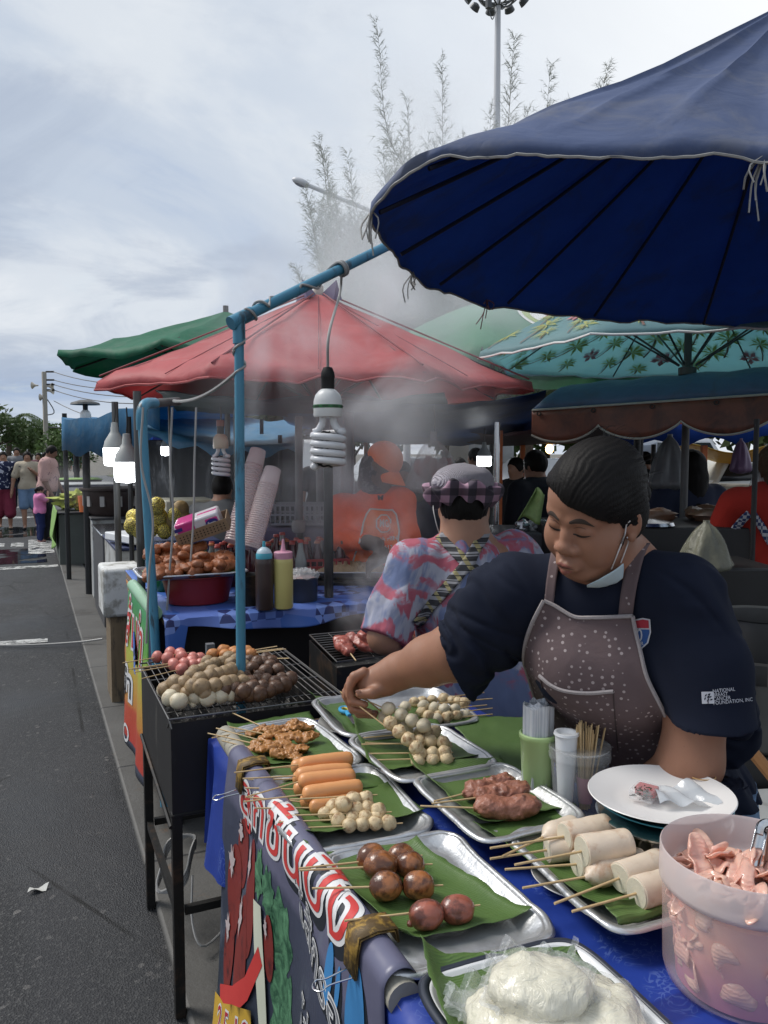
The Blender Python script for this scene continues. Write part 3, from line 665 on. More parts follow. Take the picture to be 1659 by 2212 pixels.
# the cord that winds up the upright, along the arm and down to the lamp
def wind(a, b, r, turns, ph=0, n=60): 
    a = np.asarray(a, float); b = np.asarray(b, float); t = np.linspace(0, 1, n); M3 = axes(z=b-a); w = ph+2*pi*turns*t
    return a+(b-a)*t[:, None]+r*(np.cos(w)[:, None]*M3[:, 0]+np.sin(w)[:, None]*M3[:, 1])
kn = pc+(pe-pc)*.565                                        # the knot on the arm
lampt = D(708, 797, 2.32)
cd = np.vstack([wind(pc-(0, 0, .13), pc-(0, 0, .04), .016, 1.3, 1), wind(pc+unit(pe-pc)*.03, pc+(pe-pc)*.13, .022, 1.2, 2), sag(pc+(pe-pc)*.16+(0, 0, .02), pc+(pe-pc)*.3-(0, 0, .017), .0), wind(pc+(pe-pc)*.32, kn, .0215, .9, 2.5), wind(kn-(pe-pc)*.012, kn+(pe-pc)*.012, .0235, 3, 0), curve([kn-(0, 0, .02), kn-(0.006, 0, .08), lampt+(.004, 0, .1), lampt+(0, 0, .0)], 20)])
obj('lamp_cable', MB().tube(cd, .0042, 6), CORD, None, 'grey twin cord knotted round the blue arm, holding the nearest unlit lamp', 'cord')
bk = np.vstack([wind(pc-(0, 0, .25), pc-(0, 0, .1), .0165, 1.6, 2.0), sag(pc-(0, 0, .255), D(330, 862, 3.0), .02), ])
obj('stall_cable', MB().tube(sag(D(515, 800, 2.34), D(375, 866, 3.3), .03), .006, 6).tube(wind(pc-(0, 0, .19), pc-(0, 0, .09), .0165, 1.5, 2), .004, 6), CORD, None, 'twisted grey cord slung from the blue upright towards the leaning pipe', 'cord')
# leaning blue pipe at the drinks stall, grey posts
l0, l1, l2 = D(350, 1420, 3.12), D(306, 880, 3.2), D(385, 872, 3.55)
o = thing('leaning_pipe', (l0[0], l0[1], 0), 'leaning blue pipe with an elbow at the front corner of the drinks stall', 'pipe')
obj('leg', MB().tube([l0-(0, 0, .6), l1-(0, 0, .03)], .0185, 14), BLUEPIPE, o)
obj('elbow', MB().tube(curve([l1-(0, 0, .09), l1-(0, 0, .02), l1+unit(l2-l1)*.04+(0, 0, .012), l1+unit(l2-l1)*.12+(0, 0, .012)], 10), .0225, 14), BLUEPIPE, o)
obj('crossbar', MB().tube([l1+unit(l2-l1)*.1+(0, 0, .012), l2+(0, 0, .01)], .0185, 14), GREYPOLE, o)
for px, y0, y1, d, r, m, lb in ((296, 845, 1260, 3.75, .019, GREYPOLE, 'grey steel post just right of the two lit bulbs'), (248, 868, 1240, 5.4, .022, GREYPOLE, 'pale grey pipe post left of the lit bulbs'), (278, 900, 1250, 5.2, .016, DARKPOLE, 'thin dark post behind the lit bulbs'),
        (139, 893, 1222, 9.6, .028, DARKPOLE, 'lone black post standing at the kerb, nearest the road'), (183, 890, 1262, 8.6, .04, DARKPOLE, 'thick black post hung with the white spiral bulb'), (164, 960, 1035, 26, .09, DARKPOLE, 'dark post of the farthest stall by the woman in teal'),
        (365, 868, 1200, 5.2, .008, GREYPOLE, 'thin pale rod hanging beside the leaning blue pipe'), (507, 860, 1000, 5.4, .012, GREYPOLE, 'thin rod behind the near blue upright'), (645, 900, 1210, 4.3, .021, GREYPOLE, 'grey post tied with rag beside the drink cups'),
        (709, 1000, 1280, 3.55, .021, DARKPOLE, 'sooty post standing below the big unlit lamp'), (605, 940, 1090, 7, .02, DARKPOLE, 'dark post behind the drink cups'), (565, 905, 1000, 8, .02, DARKPOLE, 'dark post behind the leaning cups'),
        (1074, 912, 1160, 4.6, .017, STEEL, 'shiny tent pole beside the orange post and plaid hat'), (1310, 930, 1200, 6.2, .026, DARKPOLE, 'dark post rising behind the seller\'s crown'), (1377, 930, 1200, 5.6, .024, DARKPOLE, 'dark post right behind the seller\'s head'), (1412, 960, 1160, 7.5, .022, DARKPOLE, 'brown dark post left of the hanging grey bag'),
        (1635, 905, 1340, 3.6, .012, DARKPOLE, 'thin black post in front of the red shirted woman'), (1385, 935, 1010, 6.6, .02, DARKPOLE, 'short dark post near the brown valance')):
    a, b = D(px, y1, d), D(px, y0, d); a[2] = 0.0 if a[2] < 1.3 else a[2]; a[:2] = b[:2]; a[2] = 0
    pole(lb, a, b, r, m)
for px, y0, y1, d, w in ((1081, 930, 1120, 5.2, .03), (1129, 950, 1060, 8.5, .05), (1521, 962, 1092, 7.2, .05), (790, 940, 1010, 9, .04)):
    a, b = D(px, y1, d), D(px, y0, d); c = (a+b)/2
    lab = {1081: 'orange tent post beside the shiny pole', 1129: 'orange tent post behind the dark shirted pair', 1521: 'orange tent post between the long haired woman and the stone wall', 790: 'orange post in the smoke left of the orange cap'}[px]
    obj('tent_post', MB().box((b[0], b[1], b[2]/2), (w, w, b[2]), -YAW), ORPOST, None, lab, 'post', bev=.004, smooth=False)

# ================================================================ street furniture far away
WPOST = M('galvanised_mast', (.55, .56, .58), .5, .2, .06, 3)
mt = D(1076, -22, 38); ms = thing('light_mast', (mt[0], mt[1], 0), 'tall pale floodlight mast rising behind the blue umbrella', 'light mast')
obj('mast', MB().tube([(mt[0], mt[1], 0), (mt[0], mt[1], 12), (mt[0], mt[1], mt[2]+.4)], [.3, .2, .13], 16), WPOST, ms)
LAMPG = M('floodlight_grey', (.12, .125, .13), .5, .3, .2, 4)
obj('ring', MB().tube([(mt[0]+1.15*cos(a), mt[1]+1.15*sin(a), mt[2]) for a in np.linspace(0, 2*pi, 33)], .05, 8, False).tube([(mt[0]+.75*cos(a), mt[1]+.75*sin(a), mt[2]-.45) for a in np.linspace(0, 2*pi, 33)], .04, 8, False), LAMPG, ms)
for k in range(10):
    a = 2*pi*k/10; e = np.array([cos(a), sin(a), 0]); c = np.array([mt[0], mt[1], mt[2]])
    obj('arm', MB().tube(curve([c+(0, 0, -.75), c+e*.5+(0, 0, -.65), c+e*.95+(0, 0, -.3), c+e*1.2], 10), .04, 6), LAMPG, ms)
    obj('floodlight', MB().lathe([(.08, 0), (.2, .06), (.26, .3), (.24, .32)], c+e*1.3+(0, 0, -.1), 14, ax=e*.8+np.array([0, 0, -.6])), LAMPG, ms)
obj('cable_box', MB().box((mt[0]-.7, mt[1]-.3, mt[2]-.9), (.22, .22, .5)).tube(curve([(mt[0]-.7, mt[1]-.3, mt[2]-1.1), (mt[0]-.5, mt[1]-.3, mt[2]-1.6), (mt[0]-.3, mt[1]-.3, mt[2]-1.2)], 10), .025, 6), LAMPG, ms)
s0, s1 = D(660, 398, 17), D(880, 488, 17); sl = thing('street_lamp', (s1[0], s1[1], 0), 'street lamp with an egg shaped head on a long thin arm', 'street lamp')
obj('arm', MB().tube([s0, s1], .045, 8), WPOST, sl); obj('post', MB().tube([(s1[0], s1[1], 0), s1], .08, 10), WPOST, sl)
obj('lamp_head', MB().ell(s0+unit(s0-s1)*.1, (.1, .085, .21), axes(z=s0-s1), 16, 10), WPOST, sl)
obj('diffuser', MB().ell(s0+unit(s0-s1)*.12+np.array([0, 0, -.035]), (.08, .062, .15), axes(z=s0-s1), 16, 10), M('lamp_lens', (.2, .2, .22), .15), sl)
p0 = D(95, 803, 44); up = thing('utility_pole', (p0[0], p0[1], 0), 'concrete utility pole with loudspeakers and wires at the end of the street', 'utility pole')
PC = M('pole_concrete', (.4, .37, .32), .8, 0, .15, 2)
obj('pole', MB().box((p0[0], p0[1], p0[2]/2), (.22, .22, p0[2]), .2), PC, up, bev=.02)
for k, (dx, dz) in enumerate(((-.9, -.75), (.5, -.8), (-.2, -1.4), (.55, -1.05))):
    c = p0+RGT*dx*.6+np.array([0, 0, dz]); obj('loudspeaker', MB().lathe([(.04, -.2), (.05, -.07), (.1, .03), (.2, .14), (.18, .14), (.07, .03), (0, 0)], c, 14, ax=RGT*(-1 if dx < 0 else 1)), M('speaker_cream', (.55, .5, .42), .5), up)
for dz in (.0, -.45, -.7, -1.0): obj('insulator', MB().bar(p0+RGT*.1+(0, 0, dz), p0+RGT*.55+(0, 0, dz), .05, 6), DARKPOLE, up)
for k, (dz, tx, ty, s) in enumerate(((0, 500, 800, .6), (-.45, 500, 815, .5), (-.7, 500, 838, .5), (-1.0, 500, 845, .6), (-1.6, 500, 900, .8))):
    obj('overhead_wire', MB().tube(sag(p0+RGT*.5+(0, 0, dz), D(tx, ty, 30), s), .022, 4), BCORD, None, ['topmost', 'second', 'third', 'fourth', 'lowest'][k]+' of the overhead wires strung from the utility pole', 'wire', 'overhead wires')
obj('side_lamp', MB().tube(curve([p0+(0, 0, -3.05), p0+RGT*1.6+(0, 0, -3.1), p0+RGT*2.2+(0, 0, -3.1)], 8), .04, 6).ell(p0+RGT*2.35+(0, 0, -3.1), (.2, .15, .15)).tube(curve([p0+(0, 0, -1.3), p0+RGT*.5+(0, 0, -2.2), p0+(0, 0, -2.4)], 10), .03, 5), LAMPG, up)

# ================================================================ trees
def leafmat(name, a, b2, cl=.25):
    b = NB(name); b.P(col=b.mix(b.noise(1.6, 5, .7), a, b2), rough=.6, spec=.3); b.cloth(cl); return b.m
def crown_tree(name, label, base, h, cr, n, mat, tr=.12, leaf=.16, squash=.8, group=None):
    o = thing(name, (base[0], base[1], 0), label, 'tree', group); base = np.array([base[0], base[1], 0.])
    gt = MB(); top = base+(0, 0, h*.62); gt.tube(curve([base, base+(.1*h*.2, 0, h*.3), top], 8), np.linspace(tr, tr*.4, 8), 8); cs = []
    for k in range(9):
        a = RNG.uniform(0, 2*pi); e = base+np.array([cos(a)*cr*RNG.uniform(.3, .85), sin(a)*cr*RNG.uniform(.3, .85), h*RNG.uniform(.55, .92)]); cs.append(e)
        gt.tube(curve([base+(0, 0, h*RNG.uniform(.3, .55)), (base+e)/2+(0, 0, h*.2), e], 7), np.linspace(tr*.4, tr*.1, 7), 6)
    obj('trunk', gt, M('bark', (.1, .075, .055), .9, 0, .3, 8), o)
    V = []; F = []
    for i in range(n):
        c = cs[i % len(cs)]; v = unit(RNG.normal(size=3))*cr*.48*RNG.uniform(.15, 1)**.5; v[2] *= squash; p = c+v
        d = unit(RNG.normal(size=3)+unit(v)*.6-(0, 0, .3))*leaf*RNG.uniform(.6, 1.3); w = unit(np.cross(d, RNG.normal(size=3)))*leaf*.28; k = len(V)
        V += [p, p+d*.5+w, p+d, p+d*.5-w]; F.append((k, k+1, k+2, k+3))
    obj('crown', (np.array(V), F), mat, o, smooth=False); return o
def palm(label, base, h, L, mat):
    o = thing('palm_tree', (base[0], base[1], 0), label, 'tree'); b0 = np.array([base[0], base[1], 0.]); t = b0+(0.2, 0, h)
    obj('trunk', MB().tube(curve([b0, b0+(.15, 0, h*.5), t], 10), np.linspace(.2, .12, 10), 8), M('bark', (.1, .075, .055), .9), o); V = []; F = []
    for k in range(17):
        a = 2*pi*k/17+RNG.uniform(-.2, .2); up_ = RNG.uniform(.1, .75); e = np.array([cos(a), sin(a), 0]); pts = curve([t, t+e*L*.4+(0, 0, L*.35*up_), t+e*L*.8+(0, 0, L*.1*(up_-.3)), t+e*L+(0, 0, -L*.4*(1-up_))], 22)
        sd = np.cross(e, [0, 0, 1])
        for i in range(2, 22):
            for s in (-1, 1):
                for q in range(2):
                    p = pts[i]+(pts[i]-pts[i-1])*q*.5; d = (sd*s*.8+unit(pts[i]-pts[i-1])*.5+np.array([0, 0, -.35]))*L*.26*sin(pi*min(1, (i/22)*.9+.08)); w = (pts[i]-pts[i-1])*.22; kk = len(V)
                    V += [p-w, p+w, p+d]; F.append((kk, kk+1, kk+2))
    obj('crown', (np.array(V), F), mat, o, smooth=False)
LG1 = leafmat('dull_green_leaves', (.035, .065, .022), (.1, .145, .05)); LG2 = leafmat('fresh_green_leaves', (.045, .09, .025), (.12, .18, .055))
palm('coconut palm at the far left edge above the walking crowd', D(12, 940, 48)[:2], 3.4, 2.6, LG1)
palm('second palm with drooping fronds beside the utility pole', D(40, 940, 56)[:2], 2.6, 2.2, LG1)
crown_tree('street_tree', 'dark leafy tree at the far left edge of the road', D(-12, 950, 40)[:2], 4.0, 1.7, 1600, LG1, leaf=.3)
crown_tree('street_tree', 'round fresh green tree right behind the utility pole', D(100, 950, 50)[:2], 3.6, 1.9, 2000, LG2, leaf=.26)
crown_tree('street_tree', 'small green tree between the utility pole and the blue far tarpaulin', D(128, 968, 36)[:2], 2.3, 1.2, 1300, LG2, leaf=.2)
crown_tree('street_tree', 'low bushy tree far off between the palms and the pole', D(66, 960, 75)[:2], 3.6, 3.2, 1300, LG1, leaf=.4)
# feathery pine behind the smoke
PB = np.array([*D(985, 900, 15.5)[:2], 0.0]); tp = thing('casuarina_tree', PB, 'tall feathery casuarina tree with wispy plumes behind the smoke', 'tree')
tips = [(815, 62, 7), (955, 140, 8), (880, 230, 7), (692, 312, 7), (700, 335, 8), (752, 345, 6), (835, 385, 7), (662, 420, 7), (668, 455, 8), (690, 500, 8), (703, 545, 8), (1110, 92, 6), (1190, 148, 7), (1310, 160, 5), (720, 420, 8), (765, 420, 8), (790, 470, 9), (740, 500, 9), (850, 330, 8), (925, 320, 8), (1000, 310, 8), (640, 585, 6), (660, 610, 8), (720, 590, 9), (770, 560, 9), (800, 600, 9), (735, 640, 9), (840, 440, 9), (1060, 250, 8), (1140, 250, 8), (1230, 240, 7)]
tips += [(RNG.uniform(690, 1150), RNG.uniform(430, 700), 9) for _ in range(64)]+[(870+70*sin(k*2.1)+k*9, 300+k*16, 8) for k in range(14)]+[(690+k*12, 470+14*(k % 4), 8) for k in range(12)]
gt = MB(); V = []; F = []
gt.tube(curve([PB, PB+(.1, 0, 3), PB+(0, .1, 6.5)], 10), np.linspace(.24, .07, 10), 10)
for i, (tx, ty, nn) in enumerate(tips):
    e = D(tx, ty, 15.5+RNG.uniform(-1.6, 1.6)); s = PB+np.array([0, 0, min(6.3, max(1.6, e[2]*RNG.uniform(.42, .6)))]); mid = s*.45+e*.55; mid[:2] += (e[:2]-s[:2])*.25; mid[2] -= (e[2]-s[2])*.12
    pts = curve([s, mid, e], 34); gt.tube(pts, np.linspace(.02, .003, 34), 4)
    for j in range(7, 34):
        f = j/34; ax = unit(pts[j]-pts[j-1])
        for q in range(4):
            p = pts[j]+(pts[j]-pts[j-1])*RNG.uniform(0, 1); sd = unit(np.cross(ax, RNG.normal(size=3))); d = unit(ax*.95+sd*.75); L = RNG.uniform(.30, .62)*(1.15-.8*f); w = unit(np.cross(d, RNG.normal(size=3)))*.006; k = len(V)
            V += [p-w, p+w, p+d*L+(0, 0, -.05*L)]; F.append((k, k+1, k+2))
            m_ = 12; b0 = p+d*L*RNG.uniform(.08, .95, m_)[:, None]; dd = d+RNG.normal(size=(m_, 3))*.42; dd = dd/np.linalg.norm(dd, axis=1)[:, None]*(RNG.uniform(.14, .30, m_)*(1.1-.6*f))[:, None]; w2 = np.cross(dd, RNG.normal(size=(m_, 3))); w2 = w2/np.linalg.norm(w2, axis=1)[:, None]*.0042
            k = len(V); V += list(np.stack([b0-w2, b0+w2, b0+dd-np.array([0, 0, .05])], 1).reshape(-1, 3)); F += [(k+3*r_, k+3*r_+1, k+3*r_+2) for r_ in range(m_)]
obj('trunk', gt, M('bark_grey', (.22, .2, .17), .9), tp); obj('crown', (np.array(V), F), leafmat('casuarina_needles', (.17, .185, .145), (.27, .285, .23), .35), tp, smooth=False)
for i, (px, py, d, h, cr) in enumerate(((1130, 640, 19, 6.0, 2.3), (1600, 800, 22, 5.4, 3.2), (1330, 700, 24, 6.0, 2.6))):
    crown_tree('park_tree', ['dark green tree filling the gap between the green and blue umbrellas', 'dark tree behind the right edge of the palm printed umbrella', 'dark tree hidden mostly by the palm printed umbrella'][i], D(px, 975, d)[:2], h, cr, 3400, LG1, .2, .32)

# ================================================================ the near food table
TZ = .80; TX0, TX1, TY0, TY1 = .43, 1.20, .30, 2.12
t = thing('food_table', (.8, 1.2, 0), 'long table under a blue cloth, nearest the camera, covered in food trays', 'table')
obj('tabletop', MB().box(((TX0+TX1)/2, (TY0+TY1)/2, TZ-.02), (TX1-TX0-.02, TY1-TY0-.02, .03)), M('raw_board', (.25, .17, .1), .7, 0, .2, 8), t, smooth=False)
for x in (TX0+.06, TX1-.06):
    for y in (TY0+.06, TY1-.08): obj('leg', MB().box((x, y, (TZ-.035)/2), (.035, .035, TZ-.035)), DARKPOLE, t, smooth=False)
b = NB('blue_patterned_cloth'); o3 = b.tc.outputs['Object']
rg = b.voro(6.5, co=b.co((1, 1, 1)), rnd=.35); fl_ = b.math('ABSOLUTE', b.math('SUBTRACT', b.noise(26, 1, .4, 2.6), .5))
sc_ = b.math('MULTIPLY', b.step(fl_, .035, .018), b.step(rg, .40, .32))
bord = b.step(b.math('ABSOLUTE', b.math('SUBTRACT', b.math('FRACT', b.math('MULTIPLY', b.sep(o3)[1], 2.3)), .5)), .44, .46)
c = b.mix(b.noise(5, 5), (.010, .030, .20), (.022, .055, .32)); c = b.mix(b.math('MULTIPLY', sc_, .6), c, (.10, .16, .42)); c = b.mix(b.math('MULTIPLY', bord, .5), c, (.006, .012, .10))
b.P(col=c, rough=.4, spec=.45).bump(b.wave(420, 0, 0), .05, .0005).bump(b.noise(6, 4), .25, .012); BCLOTH = b.m
def cloth_pt(u, v):
    # u: round the top's edge (from the road side), v: 0 centre .. 1 hem
    per = 2*(TX1-TX0)+2*(TY1-TY0); s = u*per; w, h = TX1-TX0, TY1-TY0
    fl = 1.0
    if s < h: e = np.array([TX0, TY0+s]); n = np.array([-1, 0]); fl = min(1, max(0, (TY0+s-1.84)/.1))*1.5+min(1, max(0, (.95-TY0-s)/.06))*1.3-.9*(.95 < TY0+s < 1.84)
    elif s < h+w: e = np.array([TX0+s-h, TY1]); n = np.array([0, 1])
    elif s < 2*h+w: e = np.array([TX1, TY1-(s-h-w)]); n = np.array([1, 0])
    else: e = np.array([TX1-(s-2*h-w), TY0]); n = np.array([0, -1])
    cx = np.array([(TX0+TX1)/2, (TY0+TY1)/2])
    if v < .5: q = v/.5; p = cx+(e-cx)*q; return (p[0], p[1], TZ+.002+(.0 if q < .98 else -.004))
    q = (v-.5)/.5; L = .30; f = (.012+.022*sin(s*17)+.014*sin(s*41+1))*q
    p = e+n*((.006+f+.012*q)*fl if fl > 0 else -.012*q); return (p[0], p[1], TZ-.006-L*q)
tag(obj('tablecloth', MB().grid(cloth_pt, 260, 24, True), BCLOTH, ang=50), 'shiny blue patterned plastic cloth covering the near food table', 'tablecloth')
# bunched cloth at the near corner and the far corner
def bunch(c, hh, amp):
    return MB().grid(lambda u, v: (c[0]+(.05+.10*v)*cos(2*pi*u)*(1+amp*sin(2*pi*u*5+2*v)), c[1]+(.05+.08*v)*sin(2*pi*u)*(1+amp*sin(2*pi*u*5+2*v)), c[2]-hh*v-.02*(cos(2*pi*u*3)*v)), 80, 16, True)
# ---------------- banner
YF, YN = 1.99, .955
def ban(s, tt, off=0.0):
    """s: metres from the far end towards the camera, tt: metres down the sheet from its upper edge"""
    y = YF-s; r = .027+off; xc, zc = .452, TZ+.012+.004*sin(y*9)-.018*max(0, (s-.75))
    A = .075
    if tt < A: a = R(35)+tt/A*R(145); return np.array([xc+r*cos(a), y, zc+r*sin(a)])
    q = tt-A; fl = .07*q**1.25+.012*q*sin(s*7+1)+.010*min(1, q*8)*sin(s*16+q*5)+.02*q*max(0, .35-s)
    return np.array([xc-.027-fl-off, y, zc-q])
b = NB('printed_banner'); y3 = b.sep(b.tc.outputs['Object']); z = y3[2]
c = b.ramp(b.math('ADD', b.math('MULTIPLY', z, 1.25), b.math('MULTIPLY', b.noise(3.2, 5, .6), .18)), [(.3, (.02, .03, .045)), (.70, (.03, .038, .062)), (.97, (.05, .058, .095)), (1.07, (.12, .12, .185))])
c = b.mix(b.math('MULTIPLY', b.step(b.noise(4.5, 6, .65, 1.2, b.co((1, 1, .5))), .56, .72), .45), c, (.15, .17, .22))
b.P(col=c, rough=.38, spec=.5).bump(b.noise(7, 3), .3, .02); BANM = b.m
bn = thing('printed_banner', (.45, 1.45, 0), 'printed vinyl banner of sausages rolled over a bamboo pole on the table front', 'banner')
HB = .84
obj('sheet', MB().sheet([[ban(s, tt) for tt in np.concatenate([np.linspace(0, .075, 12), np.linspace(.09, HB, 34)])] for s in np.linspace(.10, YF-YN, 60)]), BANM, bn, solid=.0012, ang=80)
obj('bamboo_pole', MB().tube([(.452, YF+.05, TZ+.012), (.452, YN-.01, TZ-.002)], .025, 18).tube([(.452, YF-.3, TZ+.012), (.452, YF-.312, TZ+.012)], .0262, 18), M('bamboo_grey', (.32, .3, .25), .6, 0, .25, 20, .2, 60, None, .5, (1, .1, 1)), bn)
def printed(name, VF, mat, off, step=.012, par=bn, mp=None):
    V, F = fine(*VF, step); mp = mp or ban; obj(name, (np.array([mp(v[0], v[1], off) for v in V]), F), mat, par, ang=180)
RED = M('print_red', (.55, .045, .04), .4); PWHITE = M('print_white', (.66, .66, .66), .4); PDARK = M('print_black', (.012, .016, .024), .4)
def bword(s_, size, cx, cy, layers, par=bn, mp=None, fx=1, fy=1, name='lettering', shear=0, slope=0, step=.012):
    for off2, mat, dx, dy, lift in layers:
        V, F = text2d(s_, 1.0, off2, shear=shear); V = V.copy(); x, y = V[:, 0].copy(), V[:, 1].copy()
        V[:, 0] = cx+(x+dx)*size*fx; V[:, 1] = cy-(y+dy)*size*fy+slope*(x*size*fx)
        printed(name, (V, F), mat, lift, step, par, mp)
bword('ลูกชิ้นปิ้ง', .145, .56, .085, [(.075, PDARK, .06, -.10, .0012), (.06, PWHITE, 0, 0, .0022), (.0, RED, 0, 0, .0032)], fx=1.36, fy=.95, slope=-.09)
bword('ไส้กรอกหมู', .080, .87, .205, [(.07, PDARK, .02, -.03, .0015), (.028, PWHITE, 0, 0, .0025), (-.012, M('print_grey', (.2, .21, .23), .4), 0, 0, .0032)], fx=1.3, step=.02, slope=.22)
bword('ไส่หมู', .075, .78, .33, [(.07, PDARK, .02, -.03, .0015), (.028, PWHITE, 0, 0, .0025), (-.012, MC['print_grey'], 0, 0, .0032)], fx=1.1, step=.02)
SAUS = NB('print_sausage'); SAUS.P(col=SAUS.mix(SAUS.step(SAUS.noise(22, 6, .7), .5, .75), (.20, .025, .02), (.03, .006, .008)), rough=.35); SAUS = SAUS.m
GLINT = M('print_glint', (.5, .42, .42), .4, 0, .3, 60); PGREEN = NB('print_lettuce'); PGREEN.P(col=PGREEN.mix(PGREEN.step(PGREEN.noise(20, 6, .7, 1.5), .3, .75), (.006, .05, .025), (.14, .34, .18)), rough=.4); PGREEN = PGREEN.m
def rag(c, rx, ry, n=40, a=.2, sd=0): return shape2d([(c[0]+rx*cos(t)*(1+a*sin(5*t+sd)+a*.6*sin(11*t+2*sd)), c[1]+ry*sin(t)*(1+a*sin(7*t+sd))) for t in np.linspace(0, 2*pi, n, endpoint=False)])
for k, (cx, cy, rx, ry, sd) in enumerate(((.55, .28, .05, .09, 1), (.57, .43, .07, .11, 2), (.49, .22, .03, .05, 3), (.43, .21, .03, .05, 5))): printed('printed_lettuce', rag((cx, cy), rx, ry, 60, .16, sd), PGREEN, .0014+.0003*k, .03)
for k, (cx, cy, rx, ry) in enumerate(((.25, .25, .045, .08), (.36, .30, .05, .13), (.31, .45, .06, .13), (.20, .36, .055, .11), (.19, .52, .05, .10), (.50, .33, .022, .07))):
    printed('printed_sausage', disc2d((cx, cy), rx, ry), SAUS, .0024+.0003*k, .03)
    printed('printed_glint', rag((cx-rx*.45, cy-ry*.55), rx*.3, ry*.3, 30, .35, k), GLINT, .0050+.0003*k, .03)
printed('printed_onion', shape2d([(.415, .27), (.465, .26), (.485, .40), (.50, .56), (.465, .57), (.44, .42)]), M('print_cream', (.6, .62, .5), .4), .0060, .03)
printed('printed_ribbon', shape2d([(.455, .35), (.475, .38), (.40, .50), (.30, .60), (.16, .66), (.14, .62), (.28, .54), (.38, .46)]), RED, .0066, .03)
printed('price_panel', shape2d([(.105, .66), (.20, .63), (.30, .57), (.42, .51), (.44, .83), (.105, .83)]), M('print_yellow', (.55, .34, .04), .4), .0072, .03)
bword('2-5-10', .088, .285, .64, [(.05, PWHITE, 0, 0, .0080), (.0, M('print_crimson', (.42, .02, .04), .4), 0, 0, .0088)], fx=1.15, fy=1.15, slope=-.46)
SKY2 = M('print_sky_blue', (.05, .22, .48), .4)
for cx, cy, rx, ry in ((.845, .16, .018, .05), (.885, .16, .008, .035), (.945, .17, .03, .085)):
    printed('printed_drop', disc2d((cx+.008, cy+.02), rx*1.1, ry*1.05), PDARK, .0012); printed('printed_drop', disc2d((cx, cy), rx, ry), SKY2, .0024)
# binder clips that hold it
CLIPY = M('rusty_yellow_clip', (.36, .215, .04), .6, .1, .3, 60, .4, 160, (.05, .03, .014), .9)
for s, lb in ((.235, 'rusty yellow binder clip at the far end of the banner'), (.93, 'rusty yellow binder clip at the near end of the banner, by the sausage tray')):
    c = ban(s, .04); o = thing('binder_clip', c, lb, 'clip'); L = .023
    pr = [(.035, .012), (.032, .034), (.0, .037), (-.030, .032), (-.034, .01), (-.037, -.03), (-.034, -.03), (-.031, .008), (-.027, .028), (0, .033), (.028, .03), (.032, .012)]
    V = [[(.452+x, YF-s+dy, TZ+.010-.018*max(0, s-.75)+z) for x, z in pr+pr[:1]] for dy in (-L, L)]
    obj('spring_body', MB().sheet(V), CLIPY, o, solid=.0015, ang=25)
    q = np.array([.452-.036, YF-s, TZ-.022-.018*max(0, s-.75)])
    obj('handle', MB().tube(curve([q+(0, -.012, 0), q+(-.035, -.008, -.004), q+(-.05, -.013, -.006), q+(-.058, 0, -.008), q+(-.05, .013, -.006), q+(-.035, .008, -.004), q+(0, .012, 0)], 30), .0014, 6), STEEL, o)

# ---------------- trays and leaves
def tray(label, c, L, W, z, rz=0, mat=None, h=.022, rim=.012, name='metal_tray', seed=0, dent=.003, group='dented aluminium trays'):
    o = thing(name, (c[0], c[1], z), label, 'tray', group); prof = [(-.034, .0015, .02), (-.028, 0, .02), (-.012, h*.5, .028), (-.004, h*.92, .034), (0, h, .036), (rim*.6, h+.001, .04), (rim, h-.004, .042)]
    V = []
    n = 96
    for ins, zz, rad in [(-W*.5+.002, .0016, .001), (-W*.25, .0015, .01)]+prof:
        row = []
        for i in range(n):
            a = 2*pi*(i+.5)/n; hw, hl = W/2+ins, L/2+ins if ins > -.1 or True else 0
            hl = max(hl, .002); hw = max(hw, .002); rr = min(rad, hw*.98, hl*.98)
            # superellipse-like rounded rectangle
            t = a; ex = 7.0; x = np.sign(cos(t))*abs(cos(t))**(2/ex)*hw; y = np.sign(sin(t))*abs(sin(t))**(2/ex)*hl
            row.append((x, y, zz))
        V.append(row)
    V = np.array(V); q = fbm(V.reshape(-1, 3)*np.array([17, 17, 17])+seed*5, 3, seed).reshape(V.shape[:2]); wgt = np.array([0, .1, .2, .3, .8, 1, 1.1, 1.2, 1.2])[:, None]
    V[..., 2] += q*dent*wgt; V[..., 0] += fbm(V.reshape(-1, 3)*13+9+seed, 2, seed).reshape(V.shape[:2])*dent*1.2*wgt
    X, Y = V[..., 0].copy(), V[..., 1].copy(); V[..., 0] = c[0]+X*cos(rz)-Y*sin(rz); V[..., 1] = c[1]+X*sin(rz)+Y*cos(rz); V[..., 2] += z
    obj('pan', MB().sheet(np.swapaxes(V[:-2], 0, 1), True), mat or ALU, o, solid=.0012, ang=60)
    obj('rolled_rim', MB().sheet(np.swapaxes(V[-3:], 0, 1), True), mat or ALU, o, solid=.0022, ang=60)
    return o
